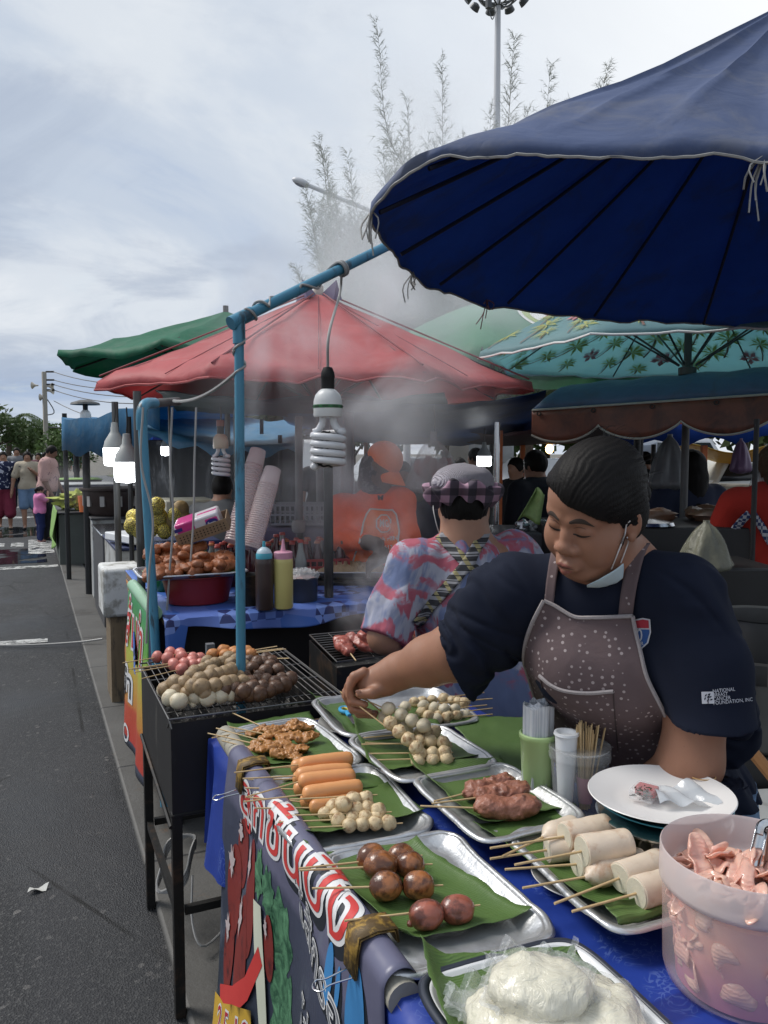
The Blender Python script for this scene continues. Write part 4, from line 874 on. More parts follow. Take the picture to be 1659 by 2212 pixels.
def leaf(label, q, z, seed=0, curl=(0, 0, 0, 0), n=26, bulge=.004, cat='banana leaf', rim=None, group='banana leaves lining the trays', rough=.004):
    """q: four corners (pixels) on the level z; curl: how far each edge (u0, u1, v0, v1) rises"""
    P = [np.asarray(Z(*p, z) if len(p) == 2 else p, float) for p in q]
    def f(u, v):
        p = (P[0]*(1-u)+P[1]*u)*(1-v)+(P[3]*(1-u)+P[2]*u)*v; p = p.copy()
        p[2] += curl[0]*max(0, 1-u/.18)**2+curl[1]*max(0, (u-.82)/.18)**2+curl[2]*max(0, 1-v/.18)**2+curl[3]*max(0, (v-.82)/.18)**2; return p
    V = np.array([[f(u, v) for v in np.linspace(0, 1, n)] for u in np.linspace(0, 1, n)]); d = fbm(V.reshape(-1, 3)*np.array([13, 13, 1])+seed*3.3, 3, seed).reshape(n, n)
    ed = np.minimum(np.minimum(np.linspace(0, 1, n), np.linspace(1, 0, n))[:, None], np.minimum(np.linspace(0, 1, n), np.linspace(1, 0, n))[None])
    V[..., 2] += d*bulge+bulge*.8; jit = fbm(V.reshape(-1, 3)*45+seed, 2, seed+1).reshape(n, n)*(ed < .02)*rough; V[..., 0] += jit; V[..., 1] += jit
    return obj('banana_leaf', MB().sheet(V), LEAF, None, label, cat, group, solid=.0008, ang=80)
z1, z2 = TZ+.004, TZ+.036
tray('aluminium tray of chicken skewers at the far left corner', (.575, 1.86), .35, .235, z1, R(3), seed=1)
tray('aluminium tray holding orange sausages and fish balls', (.575, 1.505), .34, .265, z1, R(-4), seed=2, dent=.005)
tray('aluminium tray of browned sausage balls at the table front', (.585, 1.135), .36, .265, z1, R(-2), seed=3, dent=.005)
tray('aluminium tray with blue scissors at the far end of the table', (.885, 1.925), .32, .37, z2, R(-4), seed=4, dent=.002)
tray('aluminium tray piled with fish balls under the reaching hand', (.82, 1.63), .29, .245, z2, R(0), seed=5, dent=.002)
tray('aluminium tray with three grilled pork skewers', (.84, 1.335), .295, .23, z2, R(0), seed=6, dent=.002)
tray('aluminium tray of thick white sausages beside the pink jar', (.88, 1.035), .315, .215, z2-.006, R(-4), seed=7, dent=.003)
ENAM = M('white_enamel', (.66, .67, .68), .22, 0, .06, 8, .06, 30)
te = tray('white enamel tray with a dark blue rim in the near corner', (.588, .765), .335, .255, z1, R(-2), ENAM, h=.026, name='enamel_tray', seed=8, dent=.0008, group=None)
[o for o in te.children if o.name.startswith('rolled_rim')][0].data.materials[0] = M('dark_enamel_rim', (.03, .035, .05), .3)
PLATE = M('white_melamine', (.68, .67, .65), .3, 0, .04, 6)
def plate(label, c, r, z, mat=PLATE, sx=1, sy=1, h=.022, rz=0, group=None):
    o = thing('plate', (*c, z), label, 'plate', group); pr = [(0, .003), (.55, .003), (.68, .3), (.82, .62), (.97, .92), (1.0, 1.0), (1.01, .93), (.84, .45), (.7, .1), (.6, -.03), (.0, -.03)]
    g = MB().lathe([(a*r, h*b2) for a, b2 in pr], (0, 0, 0), 56, sx=sx, sy=sy); V = g.verts(); X = V.copy(); V[:, 0] = c[0]+X[:, 0]*cos(rz)-X[:, 1]*sin(rz); V[:, 1] = c[1]+X[:, 0]*sin(rz)+X[:, 1]*cos(rz); V[:, 2] += z+.001
    obj('dish', (V, g.F), mat, o, ang=60); return o
for lb, px, py, r in (('white plate propping up the tray with the scissors', 745, 1575, .10), ('white plate under the tray of piled fish balls', 870, 1650, .09), ('white plate propping up the pork skewer tray', 1000, 1745, .095), ('white plate under the tray of white sausages', 1230, 1915, .09)):
    p = Z(px, py, z1); plate(lb, (p[0]+.03, p[1]), r, z1-.003, group=None)
LZ = z1+.004
leaf('banana leaf under the chicken skewers', [(490, 1575), (668, 1543), (752, 1648), (562, 1663)], LZ+.004, 1, (.012, 0, .006, .008))
leaf('banana leaf under the orange sausages, running beneath their sticks', [(518, 1640), (775, 1622), (845, 1700), (585, 1745)], LZ+.006, 2, (.008, 0, 0, 0))
leaf('banana leaf under the fish balls beside the orange sausages', [(575, 1735), (842, 1695), (922, 1766), (668, 1822)], LZ+.008, 3, (.012, .006, 0, .012))
leaf('broad banana leaf under the browned sausage balls', [(655, 1850), (900, 1832), (1150, 1990), (875, 2050)], LZ+.003, 4, (.016, .012, .01, .010))
Z2L = z2+.006
leaf('banana leaf beneath the blue scissors', [(665, 1503), (800, 1520), (880, 1575), (748, 1592)], Z2L, 5, (.016, 0, 0, .0))
leaf('banana leaf strip behind the reaching hand', [(770, 1535), (930, 1530), (985, 1560), (870, 1580)], Z2L-.002, 15, (0, 0, 0, 0))
leaf('banana leaf under the pile of fish balls', [(762, 1578), (945, 1570), (1040, 1640), (800, 1680)], Z2L, 6, (.02, 0, .016, .008))
leaf('wide banana leaf lying on the table behind the fish ball pile', [(962, 1552), (1150, 1556), (1185, 1700), (1055, 1650)], z2+.012, 7, (0, 0, .006, 0), group=None)
leaf('banana leaf under the pork skewers', [(882, 1660), (1080, 1652), (1245, 1748), (1028, 1792)], Z2L, 8, (.018, .004, .014, .006))
leaf('banana leaf lining the tray of white sausages', [(1022, 1790), (1190, 1742), (1470, 1920), (1300, 1985)], Z2L-.004, 9, (.012, 0, 0, .010))
leaf('folded banana leaf end by the pink jar', [(1305, 1965), (1440, 1935), (1450, 1965), (1335, 1995)], Z2L+.012, 10, (0, 0, .008, -.012), bulge=.006)
leaf('banana leaf standing up in the enamel tray', [(908, 2088), (1240, 2060), (1380, 2170), (985, 2330)], LZ+.012, 11, (.03, 0, .012, 0), group=None)
ADD_ = 0
# scissors, tongs
sp = Z(745, 1533, z2+.02); o = thing('scissors', sp, 'scissors with a bright blue and yellow handle loop', 'scissors')
sd = unit(Z(772, 1572, z2+.02)-sp)
lp = [sp+.021*cos(a)*sd+.013*sin(a)*np.cross(sd, [0, 0, 1]) for a in np.linspace(0, 2*pi, 30)]
obj('handle', MB().tube(lp, .005, 8, False).tube([sp+sd*.02, sp+sd*.055], [.0055, .006], 8), M('blue_rubber', (.05, .33, .58), .4), o)
obj('inner_grip', MB().tube([sp+.016*cos(a)*sd+.009*sin(a)*np.cross(sd, [0, 0, 1]) for a in np.linspace(0, 2*pi, 30)], .0028, 6, False), M('yellow_rubber', (.5, .42, .06), .5), o)
obj('blade', MB().box(sp+sd*.085, (.011, .07, .003), M=axes(z=(0, 0, 1), y=sd)), STEEL, o)
tg = D(1000, 1520, 2.02)

# ---------------- skewered food
def blobs(n, mat, r, seed, amp=.07, ell=(1, 1, 1), name='ball', score=0, freq=1.6, nn=20):
    out = []
    for k in range(n):
        def fn(V, k=k):
            d = fbm(V*freq+k*9.1+seed, 3, seed+k)*amp
            if score: d = d-score*np.exp(-(V[:, 0]/.05)**2)*(V[:, 2] > -.1)-score*.7*np.exp(-(V[:, 1]/.05)**2)*(V[:, 2] > .2)
            return d
        g = MB().ell((0, 0, 0), np.array(ell)*r, None, nn, nn//2+3, fn); out.append(mesh(name, g.verts(), g.F, mat, True, 180))
    return out
FB = m_food('pale_fish_ball', (.70, .55, .33), (.24, .11, .035), .52, .5, 1.5, .35)
FBW = m_food('steamed_fish_ball', (.66, .58, .42), (.36, .21, .08), .25, .5, 1.5, .25)
FBB = m_food('browned_meat_ball', (.35, .24, .13), (.08, .045, .025), .40, .5, 1.5, .5)
DARKB = m_food('dark_grilled_ball', (.13, .065, .035), (.035, .02, .014), .45, .4, 1.5, .5)
ORB = m_food('orange_fish_cake', (.55, .23, .07), (.26, .08, .03), .3, .5, 1.5, .4)
PINKB = m_food('pink_sausage_ball', (.62, .21, .17), (.48, .11, .06), .14, .4, 1.4, .22)
BROWNS = m_food('roast_sausage', (.40, .15, .05), (.04, .012, .008), .88, .26, 1.0, .35, coat=.35)
REDS = m_food('red_sausage', (.40, .12, .075), (.06, .02, .014), .75, .3, 1.0, .3, coat=.3)
HOTD = m_food('orange_frankfurter', (.74, .34, .13), (.55, .22, .07), .05, .4, 14, .08, rv=.12)
WHSA = m_food('white_pork_sausage', (.72, .60, .47), (.42, .22, .11), .44, .45, 26, .25, rv=.1)
WHEND = m_food('cut_sausage_end', (.66, .60, .47), (.58, .50, .38), .15, .6, 60, .3, spots=(.4, .3, .2), rv=.1)
PORK = m_food('grilled_pork', (.34, .135, .085), (.06, .025, .018), .4, .42, 45, .8, coat=.15)
CHIC = m_food('marinated_chicken', (.44, .19, .045), (.13, .05, .016), .36, .42, 45, .7, coat=.2)
FRIED = m_food('fried_chicken', (.30, .095, .032), (.11, .035, .015), .35, .5, 40, 1.0)
BFB = blobs(5, FB, 1, 1, .09, (1, 1, .95), 'fish_ball', .05); BFW = blobs(4, FBW, 1, 11, .08, (1, 1, .96), 'fish_ball'); BBB = blobs(5, FBB, 1, 21, .09, (1, 1, .93), 'meat_ball')
BDK = blobs(4, DARKB, 1, 31, .1, (1, 1, .95), 'meat_ball'); BOR = blobs(3, ORB, 1, 41, .1, (1.1, 1, .9), 'fish_cake'); BPK = blobs(4, PINKB, 1, 51, .06, (1.15, 1, .92), 'sausage_ball')
BBR = blobs(4, BROWNS, 1, 61, .05, (1, 1, 1.12), 'sausage_ball', nn=26); BRD = blobs(2, REDS, 1, 71, .06, (1, 1, 1.25), 'sausage_piece', nn=26)
def skewer(label, group, a, b, items, name='skewer', tip=.012, sr=.0017):
    """a: blunt end of the stick, b: other end; items: (centre, radius, mesh) with a spin of its own"""
    a, b = np.asarray(a, float), np.asarray(b, float); o = thing(name, (a+b)/2, label, 'skewer', group)
    obj('stick', MB().tube([a, a*.5+b*.5, b], [sr, sr, sr*.8], 7), STICK, o); M3 = axes(z=b-a)
    for c, r, me in items: inst(me.name.split('.')[0], me, o, c, M3@rotm((0, 0, 1), RNG.uniform(0, 6.28)) if me.name.startswith(('sausage_ball', 'sausage_piece')) else rotm(unit(RNG.normal(size=3)), RNG.uniform(-.5, .5))@rotm((0, 0, 1), RNG.uniform(0, 6.28)), r)
    return o
def row(stick, pts, z, r, kinds, label, group=None, zs=None, past=.012, lift=0):
    P = [Z(*p, z+r) for p in pts]; A = Z(*stick, zs if zs is not None else z+r*1.05)
    d = unit(P[-1]-P[0]) if len(P) > 1 else unit(P[0]-A)
    s = np.sign((P[0]-A)@d); far = P[-1]+d*(r+past)
    return skewer(label, group, A, far, [(p, r*RNG.uniform(.94, 1.06), kinds[RNG.integers(len(kinds))]) for p in P])
zt = LZ+.008
# tray with frankfurters
def frank(label, stick, p0, p1, z, r, group):
    A, P, Q = Z(*stick, z+r), Z(*p0, z+r), Z(*p1, z+r); o = thing('skewer', (P+Q)/2, label, 'skewer', group); d = unit(Q-P); L = np.linalg.norm(Q-P)
    obj('stick', MB().tube([A, P, P+d*L*.7], .0017, 7), STICK, o)
    pr = [(0, -.001), (.25, .0), (.5, .07), (.76, .2), (.93, .45), (1.0, .85)]; S = [(a*r, b2*r) for a, b2 in pr]; n = 9; S += [(r*(1+.015*sin(k*2.1)), r*.85+(L-2*r*.85)*k/n) for k in range(1, n)]
    S += [(a*r, L-b2*r) for a, b2 in pr[::-1]]
    g = MB().lathe(S, P, 22, ax=d); V = g.verts(); bend = ((V-P)@d)/L; V = V+np.outer(np.sin(pi*np.clip(bend, 0, 1)), [0, 0, .004*RNG.uniform(-.3, 1)])+fbm(V*30, 2, 3)[:, None]*.0004
    obj('frankfurter', (V, g.F), HOTD, o, ang=180); return o
gfr = 'frankfurter skewers on the sausage tray'
for lb, s, p0, p1, dz in (('lower frankfurter on a stick, under the topmost orange sausage', (533, 1660), (628, 1657), (760, 1648), 0), ('lower frankfurter second from the far side', (536, 1684), (632, 1683), (755, 1672), 0), ('lower frankfurter in the middle of the orange pile', (530, 1702), (634, 1705), (765, 1690), 0), ('lower frankfurter second from the fish balls', (533, 1722), (648, 1732), (778, 1715), 0), ('lower frankfurter next to the fish balls', (551, 1746), (668, 1745), (785, 1727), 0),
                         ('topmost frankfurter, farthest of the orange pile', (506, 1669), (644, 1652), (763, 1638), .021), ('frankfurter second from the far side, laid on top', (524, 1682), (638, 1676), (762, 1664), .017), ('frankfurter third from the far side, laid on top', (530, 1722), (644, 1689), (768, 1676), .023), ('nearest of the frankfurters laid on top, longest in view', (526, 1732), (653, 1717), (783, 1699), .02)):
    frank(lb, s, p0, p1, zt+dz, .0165, gfr)
gfb = 'fish ball skewers beside the frankfurters'
row((625, 1727), [(742, 1738), (764, 1727), (790, 1724)], zt+.022, .0165, BFB, 'fish ball skewer on top of the pile beside the frankfurters', gfb)
row((618, 1762), [(721, 1742), (770, 1748), (794, 1745), (817, 1751)], zt+.010, .0155, BFB, 'second fish ball skewer behind the nearest pair', gfb)
row((601, 1776), [(703, 1757), (728, 1762), (761, 1767), (789, 1767), (815, 1764)], zt+.002, .0155, BFB, 'fish ball skewer of five lying just behind the nearest one', gfb)
row((620, 1790), [(732, 1773), (755, 1783), (783, 1780), (811, 1778), (840, 1777)], zt, .0152, BFB, 'nearest fish ball skewer on the sausage tray', gfb)
# browned balls in the front tray
def bigrow(label, stick, pts, rs, kinds, z):
    A = Z(*stick, z+.026); P = [Z(*p, z+r) for p, r in zip(pts, rs)]; d = unit(P[-1]-P[0]); return skewer(label, 'browned sausage skewers in the front tray', A, P[-1]+d*(rs[-1]*1.2+.012), [(p, r, kinds[i % len(kinds)]) for i, (p, r) in enumerate(zip(P, rs))], sr=.0019)
bigrow('farthest of the browned ball skewers, partly hidden', (645, 1876), [(803, 1853), (866, 1850)], (.0245, .0225), BBR[2:], zt)
bigrow('browned ball skewer second from the far side, orange brown', (647, 1880), [(822, 1870), (886, 1868)], (.0262, .0230), BBR[:2], zt+.004)
bigrow('browned ball skewer with a scorched second ball', (674, 1919), [(834, 1914), (904, 1913)], (.0248, .0240), BBR[1:], zt)
o = bigrow('red sausage skewer of two pieces with a tied end, nearest in the front tray', (744, 1989), [(922, 1976), (988, 1964)], (.0230, .0225), BRD, zt)
e = Z(892, 1990, zt+.012); obj('tied_end', MB().tube(curve([e+(.012, 0, .004), e, e+(-.01, -.004, -.002)], 6), [.009, .006, .003, .004, .006, .003], 8), REDS, o)
# fish balls on the far tray: sticks point to the right
gF = 'fish ball skewers on the scissors tray'
for lb, st, pts, z, kk in (('farthest fish ball skewer, row of seven on the scissors tray', (1046, 1496), [(895, 1517), (912, 1515), (934, 1512), (958, 1510), (977, 1513), (990, 1516), (1003, 1518)], .012, BFB), ('second fish ball skewer on the scissors tray, palest row', (1064, 1509), [(876, 1527), (915, 1524), (939, 1529), (960, 1532), (983, 1531)], .02, BFW), ('third fish ball skewer on the scissors tray', (1052, 1523), [(912, 1538), (936, 1538), (958, 1536), (980, 1534)], .006, BFB),
                      ('fish ball skewer behind the nearest row on the scissors tray', (1064, 1530), [(926, 1547), (947, 1544), (967, 1547), (987, 1545)], .006, BFB), ('nearest fish ball skewer on the scissors tray', (1064, 1543), [(944, 1553), (967, 1551), (987, 1549), (1005, 1546)], .0, BFW)):
    P = [Z(*p, Z2L+z+.015) for p in pts]; A = Z(*st, Z2L+z+.02); d = unit(P[-1]-P[0])
    skewer(lb, gF, A, P[0]-d*.02, [(p, .0155*RNG.uniform(.92, 1.1), kk[i % len(kk)]) for i, p in enumerate(P)])
# pile below the hand
gP = 'fish ball skewers piled below the hand'
for lb, st, pts, z in (('farthest fish ball skewer in the pile below the hand', (785, 1594), [(905, 1585), (922, 1582), (940, 1580)], .014), ('fish ball skewer in the upper layer of the pile below the hand', (781, 1608), [(907, 1601), (930, 1601), (957, 1603)], .021), ('fish ball skewer lying low in the middle of the pile', (788, 1604), [(915, 1612), (938, 1612), (960, 1612)], .0), ('fish ball skewer second from the near edge of the pile', (798, 1628), [(906, 1628), (934, 1627), (960, 1626)], .010), ('nearest fish ball skewer of the pile, three scored balls', (801, 1642), [(903, 1644), (934, 1641), (964, 1639)], .0)):
    P = [Z(*p, Z2L+z+.0165) for p in pts]; A = Z(*st, Z2L+z+.012); d = unit(P[-1]-P[0]); skewer(lb, gP, A, P[-1]+d*.02, [(p, .0165*RNG.uniform(.96, 1.08), BFB[i % 5]) for i, p in enumerate(P)])
# skewers held in the hand
gH = 'fish ball skewers held in the hand'
for lb, st, en, pts, kk, d0, d1 in (('held skewer of pale steamed fish balls, upper one', (740, 1490), (925, 1572), [(839, 1531), (867, 1544), (890, 1556), (915, 1567)], BFW, 1.955, 1.86), ('held skewer of toasted fish balls, lower one', (735, 1494), (915, 1632), [(843, 1562), (862, 1580), (882, 1597), (899, 1615)], BFB, 1.95, 1.80), ('held skewer hidden behind the other two', (752, 1478), (900, 1600), [(832, 1549), (853, 1566), (878, 1572)], BFW, 1.99, 1.90)):
    A, B = D(*st, d0), D(*en, d1)
    def on(p): t = np.clip((p[0]-st[0])/(en[0]-st[0]), 0, 1); return D(p[0], p[1], d0+(d1-d0)*t)
    skewer(lb, gH, A, B, [(on(p), .0175, kk[i % len(kk)]) for i, p in enumerate(pts)], name='held_skewer')
# lumps of meat
def meat(path, r, mat, seed, vox=.0022, amp=.006, fr=70, k=.012, flatz=.8):
    path = np.asarray(path, float); lo = path.min(0)-max(r)*1.6; hi = path.max(0)+max(r)*1.6; s = SDF(lo, hi, vox)
    for i, (p, q) in enumerate(zip(path, r)):
        nx = path[min(i+1, len(path)-1)]-path[max(i-1, 0)]; s.ell(p, (q, q*flatz, q*1.25), axes(z=nx, y=(0, 0, 1)), k)
    s.warp(lambda X: fbm(X*fr+seed, 3, seed)*amp); return s.mesh()
gk = 'grilled pork skewers'
for i, (lb, st, p0, p1, r) in enumerate((('pork skewer at the back of the pork tray, lumpy', (937, 1731), (1013, 1712), (1100, 1692), .021), ('middle pork skewer, half hidden by the nearest', (933, 1736), (1040, 1722), (1126, 1708), .021), ('nearest pork skewer, a neat rectangular slab', (908, 1741), (1044, 1746), (1146, 1742), .0235))):
    z = Z2L+.018; A, P, Q = Z(*st, z), Z(*p0, z+.004), Z(*p1, z+.004); o = thing('skewer', (P+Q)/2, lb, 'skewer', gk)
    obj('stick', MB().tube([A, P, P+(Q-P)*.6], .0019, 7), STICK, o); t = np.linspace(.1, .92, 6)
    obj('pork', meat([P+(Q-P)*k+(0, 0, .003*sin(k*9)) for k in t], [r*RNG.uniform(.9, 1.05) if i < 2 else r for k in t], PORK, 3+i*7, fr=62, amp=.0034 if i == 2 else .0050), PORK, o, ang=180)
gc_ = 'chicken skewers on the corner tray'
for i, (lb, st, p0, p1, w) in enumerate((('chicken skewer at the back, stick end highest', (502, 1540), (583, 1577), (662, 1566), .0), ('chicken skewer with the stick across the others', (496, 1570), (583, 1588), (668, 1592), .004), ('chicken skewer in the middle of the pile', (467, 1573), (565, 1600), (656, 1619), .0), ('chicken skewer whose stick reaches farthest over the road', (449, 1584), (548, 1606), (652, 1640), .002), ('small chicken skewer lying left at the back', (458, 1594), (545, 1578), (630, 1578), .0), ('nearest chicken skewer, flat and crisp', (479, 1600), (545, 1616), (640, 1634), .0))):
    z = zt+.012+w*2; A, P, Q = Z(*st, z+.012), Z(*p0, z), Z(*p1, z); o = thing('skewer', (P+Q)/2, lb, 'skewer', gc_); sd = unit(np.cross(Q-P, [0, 0, 1]))
    obj('stick', MB().tube([A, P, P+(Q-P)*.6], .0017, 7), STICK, o); t = np.linspace(0, 1, 8)
    obj('chicken', meat([P+(Q-P)*k+sd*.011*sin(k*15+i*2)+np.array([0, 0, .004*sin(k*11+i)]) for k in t], [.0145*RNG.uniform(.75, 1.3) for k in t], CHIC, 40+i*5, vox=.002, amp=.0050, fr=92, k=.007, flatz=.5), CHIC, o, ang=180)
gw = 'white sausage skewers'
for lb, st, p0, p1, r, dz, kn_ in (('lower left white sausage with a knotted skin end', (1059, 1855), (1182, 1836), (1240, 1832), .021, 0, 0), ('white sausage behind, its skin end knotted', (1085, 1850), (1178, 1806), (1240, 1786), .021, .01, 1), ('farthest upper white sausage with a scorched spot', (1059, 1832), (1219, 1807), (1312, 1788), .0245, .020, 0), ('white sausage lying under the middle one', (1091, 1878), (1246, 1867), (1340, 1848), .022, 0, 0), ('thick white sausage in the middle, scorched on top', (1112, 1868), (1257, 1839), (1356, 1823), .0265, .024, 0),
                                  ('smooth white sausage with a pleated end', (1129, 1918), (1272, 1893), (1385, 1860), .0225, .0, 1), ('scored white sausage second from the jar', (1198, 1952), (1338, 1897), (1428, 1865), .0245, .004, 0), ('nearest white sausage, partly behind the pink jar', (1236, 1969), (1375, 1930), (1470, 1905), .0255, .004, 0)):
    z = Z2L+r+dz; A, P, Q = Z(*st, z+.002), Z(*p0, z), Z(*p1, z); o = thing('skewer', (P+Q)/2, lb, 'skewer', gw); d = unit(Q-P); L = np.linalg.norm(Q-P)
    obj('stick', MB().tube([A, P, P+d*L*.6], .0021, 7), STICK, o)
    if kn_: pr = [(.08, -.35), (.2, -.3), (.28, -.1), (.6, .12), (.86, .4), (1, .9)]
    else: pr = [(.0, .005), (.9, .0), (.975, .03), (1.0, .12)]
    S = [(a*r, b2*r) for a, b2 in pr]+[(r*(1+.012*sin(k*1.9)), r*.9+(L-1.0*r)*k/8) for k in range(1, 8)]+[(r, L-r*.1), (r*.96, L-.02*r), (0, L)]
    g = MB().lathe(S, P, 30, ax=d); V = g.verts(); V += fbm(V*40, 2, 5)[:, None]*.0008
    obj('sausage', (V, g.F), WHSA, o, ang=50)
    if not kn_: obj('cut_end', MB().lathe([(0, -.0012), (r*.88, -.0010), (r*.9, .0004)], P, 30, ax=d), WHEND, o)

# ---------------- bags, cups, jar, plates at the seller's side
FILM = NB('clear_plastic_film'); FILM.P(col=(.8, .82, .82), rough=.12, spec=.6).bump(FILM.noise(28, 5, .7, 1.0), .9, .02); FILM.film(.32); FILM = FILM.m
FILM2 = NB('glossy_bag_film'); FILM2.P(col=(.8, .8, .78), rough=.1, spec=.7).bump(FILM2.noise(42, 5, .7, 1.5), .9, .01); FILM2.film(.16); FILM2 = FILM2.m
MILK = NB('white_noodles_in_bag'); MILK.P(col=MILK.mix(MILK.noise(9, 6, .6, 1.2), (.72, .67, .50), (.84, .80, .66)), rough=.14, spec=.6, sss=.15, sssr=(.01, .01, .008), ssss=1.0, coat=.4)
MILK.bump(MILK.noise(26, 5, .6, 2.2), .75, .010); MILK = MILK.m
for lb, cs, seed in (('big plastic bag of white rice dough filling the enamel tray', [((1185, 2200), .075, .026), ((1265, 2190), .07, .026), ((1110, 2215), .06, .024), ((1320, 2240), .05, .024), ((1180, 2280), .07, .026)], 1), ('smaller plastic bag of white dough on top of the big one', [((1165, 2128), .05, .022), ((1205, 2132), .04, .02), ((1130, 2140), .035, .02)], 2)):
    zz = LZ+.028+(.043 if seed == 2 else 0); P = [(Z(*p, zz), r, h) for p, r, h in cs]; A = np.array([p[0] for p in P]); s = SDF(A.min(0)-.12, A.max(0)+.12, .0035)
    for p, r, h in P: s.ell(p, (r, r, h), None, .03)
    s.warp(lambda X: fbm(X*np.array([22, 22, 30])+seed*3, 4, seed)*.0055-np.abs(fbm(X*26+seed, 2, seed))*.004)
    bagm = s.mesh(); o = thing('plastic_bag', np.array([A[:, 0].mean(), A[:, 1].mean(), A[:, 2].min()-.02]), lb, 'bag'); obj('filled_bag', bagm, MILK, o, ang=180); Vb_, Fb_ = bagm; Nb_ = normals(Vb_, Fb_); obj('film_skin', (Vb_+Nb_*(.003+.0045*np.abs(fbm(Vb_*34+seed, 3, seed+5)))[:, None], Fb_), FILM2, o, ang=180)
    g = MB(); c0 = P[0][0]
    for k in range(3 if seed == 1 else 4):
        e = c0+np.array([[-.085, .055, .0], [-.075, .07, .0], [.0, .09, 0]][k] if seed == 1 else [[.05, .02, -.005], [-.02, .045, .0], [.04, -.03, -.01], [-.05, .0, -.01]][k])
        g.grid(lambda u, v: e+np.array([-.03+.06*u+.008*sin(9*v), -.02+.04*v, .012*sin(7*u+3*k)*v+.016*v+.006*sin(13*u)]), 12, 10)
    obj('loose_film', g, FILM, o)
def cup_wall(prof, c, mat, o, name='wall', n=40): return obj(name, MB().lathe(prof, c, n), mat, o, ang=60)
gcu = Z(1160, 1712, TZ+.030); r = .036
o = thing('plastic_cup', gcu, 'pale green plastic cup holding a roll of white bags', 'cup')
GCUP = NB('pale_green_plastic'); GCUP.P(col=(.66, .84, .44), rough=.35); GCUP.cloth(.35); GCUP = GCUP.m
cup_wall([(0, 0), (r*.86, 0), (r*.88, .003), (r*1.02, .120), (r*1.1, .122), (r*1.1, .130), (r*1.0, .132), (r*.96, .125), (r*.84, .006), (0, .005)], gcu, GCUP, o)
o = thing('bag_roll', gcu+(0, 0, .02), 'roll of frosted white plastic bags standing in the green cup', 'bag roll')
WBAG = NB('white_bag_film'); WBAG.P(col=WBAG.mix(WBAG.wave(60, 3, 3, 2, WBAG.co((1, 1, .12)), d='X'), (.62, .65, .7), (.82, .84, .87)), rough=.3); WBAG.cloth(.3); WBAG = WBAG.m
obj('bags', MB().grid(lambda u, v: gcu+np.array([(.031+.003*sin(14*pi*u))*cos(2*pi*u), (.030+.003*sin(14*pi*u))*sin(2*pi*u), .012+.180*v+.005*sin(6*pi*u)*v]), 60, 10, True).grid(lambda u, v: gcu+np.array([(.018+.003*sin(9*pi*u))*cos(2*pi*u), .018*sin(2*pi*u), .012+.186*v+.004*sin(10*pi*u)*v]), 40, 8, True).lathe([(.0, .189), (.018, .191), (.027, .186)], gcu, 24), WBAG, o)
CLEARP = NB('frosted_clear_plastic'); CLEARP.P(col=(.75, .77, .78), rough=.25, spec=.5); CLEARP.film(.24); CLEARP = CLEARP.m
c2 = Z(1250, 1752, TZ+.016); r = .060
o = thing('plastic_tub', c2, 'clear frosted tub holding white straws and bamboo sticks', 'tub')
cup_wall([(0, .001), (r*.82, .0), (r*.84, .003), (r*.97, .112), (r*1.04, .114), (r*1.05, .121), (r*1.03, .126), (r*1.05, .135), (r*1.03, .140), (r*.97, .134)], c2, CLEARP, o)
o = thing('cup_stack', c2+(-.02, -.01, .004), 'stack of small white foam cups inside the clear tub', 'cups')
obj('cups', MB().lathe([(.014, .002), (.023, .158), (.026, .160), (.025, .165), (.020, .165), (.013, .158), (0, .158)], c2+RGT*-.028+(0, 0, .002), 24), M('foam_white', (.72, .74, .76), .5), o)
o = thing('stick_bundle', c2+RGT*.014+(0, 0, .003), 'bundle of spare bamboo sticks standing in the clear tub', 'sticks'); gs = MB(); gr = MB()
for k in range(42):
    a, q = RNG.uniform(0, 6.28), RNG.uniform(0, 1)**.5; b0 = c2+RGT*.012+np.array([cos(a)*q*.010, sin(a)*q*.010, .006]); b1 = c2+RGT*.022+np.array([cos(a)*q*.034, sin(a)*q*.028, RNG.uniform(.165, .195)]); gs.tube([b0, b1], .0014, 5)
obj('sticks', gs, STICK, o); tag(o, kind=None)
obj('paper_band', MB().lathe([(.0135, .02), (.019, .075), (.0195, .075), (.014, .02)], c2+RGT*.013, 20), M('pink_band', (.52, .22, .25), .5), o)
c3 = D(1430, 1838, 1.44); c3[2] = TZ+.003
o = thing('steel_pot', c3, 'shiny stainless pot holding up the stacked plates', 'pot')
obj('body', MB().lathe([(0, .0), (.085, 0), (.093, .008), (.096, .086), (.102, .09), (.103, .094), (.096, .094), (.092, .088), (.088, .01), (0, .008)], c3, 56), STEEL, o, ang=50)
obj('lid', MB().lathe([(.0, .097), (.116, .097), (.118, .101), (.113, .104), (0, .104)], c3, 56), STEEL, o, ang=50)
plate('teal blue melamine plate under the white one', c3[:2], .117, c3[2]+.106, M('teal_melamine', (.03, .23, .30), .3), h=.02)
plate('white oval plate on top of the steel pot', c3[:2]+np.array([-.004, .002]), .126, c3[2]+.118, M('white_enamelled_plate', (.74, .72, .70), .28, 0, .03, 6), 1.02, .98, .022)
pz = c3[2]+.126
bx = Z(1393, 1722, pz); o = thing('spice_box', bx, 'tiny clear box of chillies and dried leaf on the white plate', 'box'); Mx = axes(z=(0, 0, 1), y=unit(Z(1420, 1700, pz)-Z(1385, 1735, pz)))
obj('box', MB().box(bx+(0, 0, .010), (.042, .052, .018), M=Mx), CLEARP, o, bev=.002); obj('chillies', MB().box(bx+Mx[:, 1]*.010+(0, 0, .010), (.036, .026, .015), M=Mx), M('red_chilli', (.42, .03, .03), .4, 0, .4, 90, .5, 120), o, bev=.002)
gl = MB()
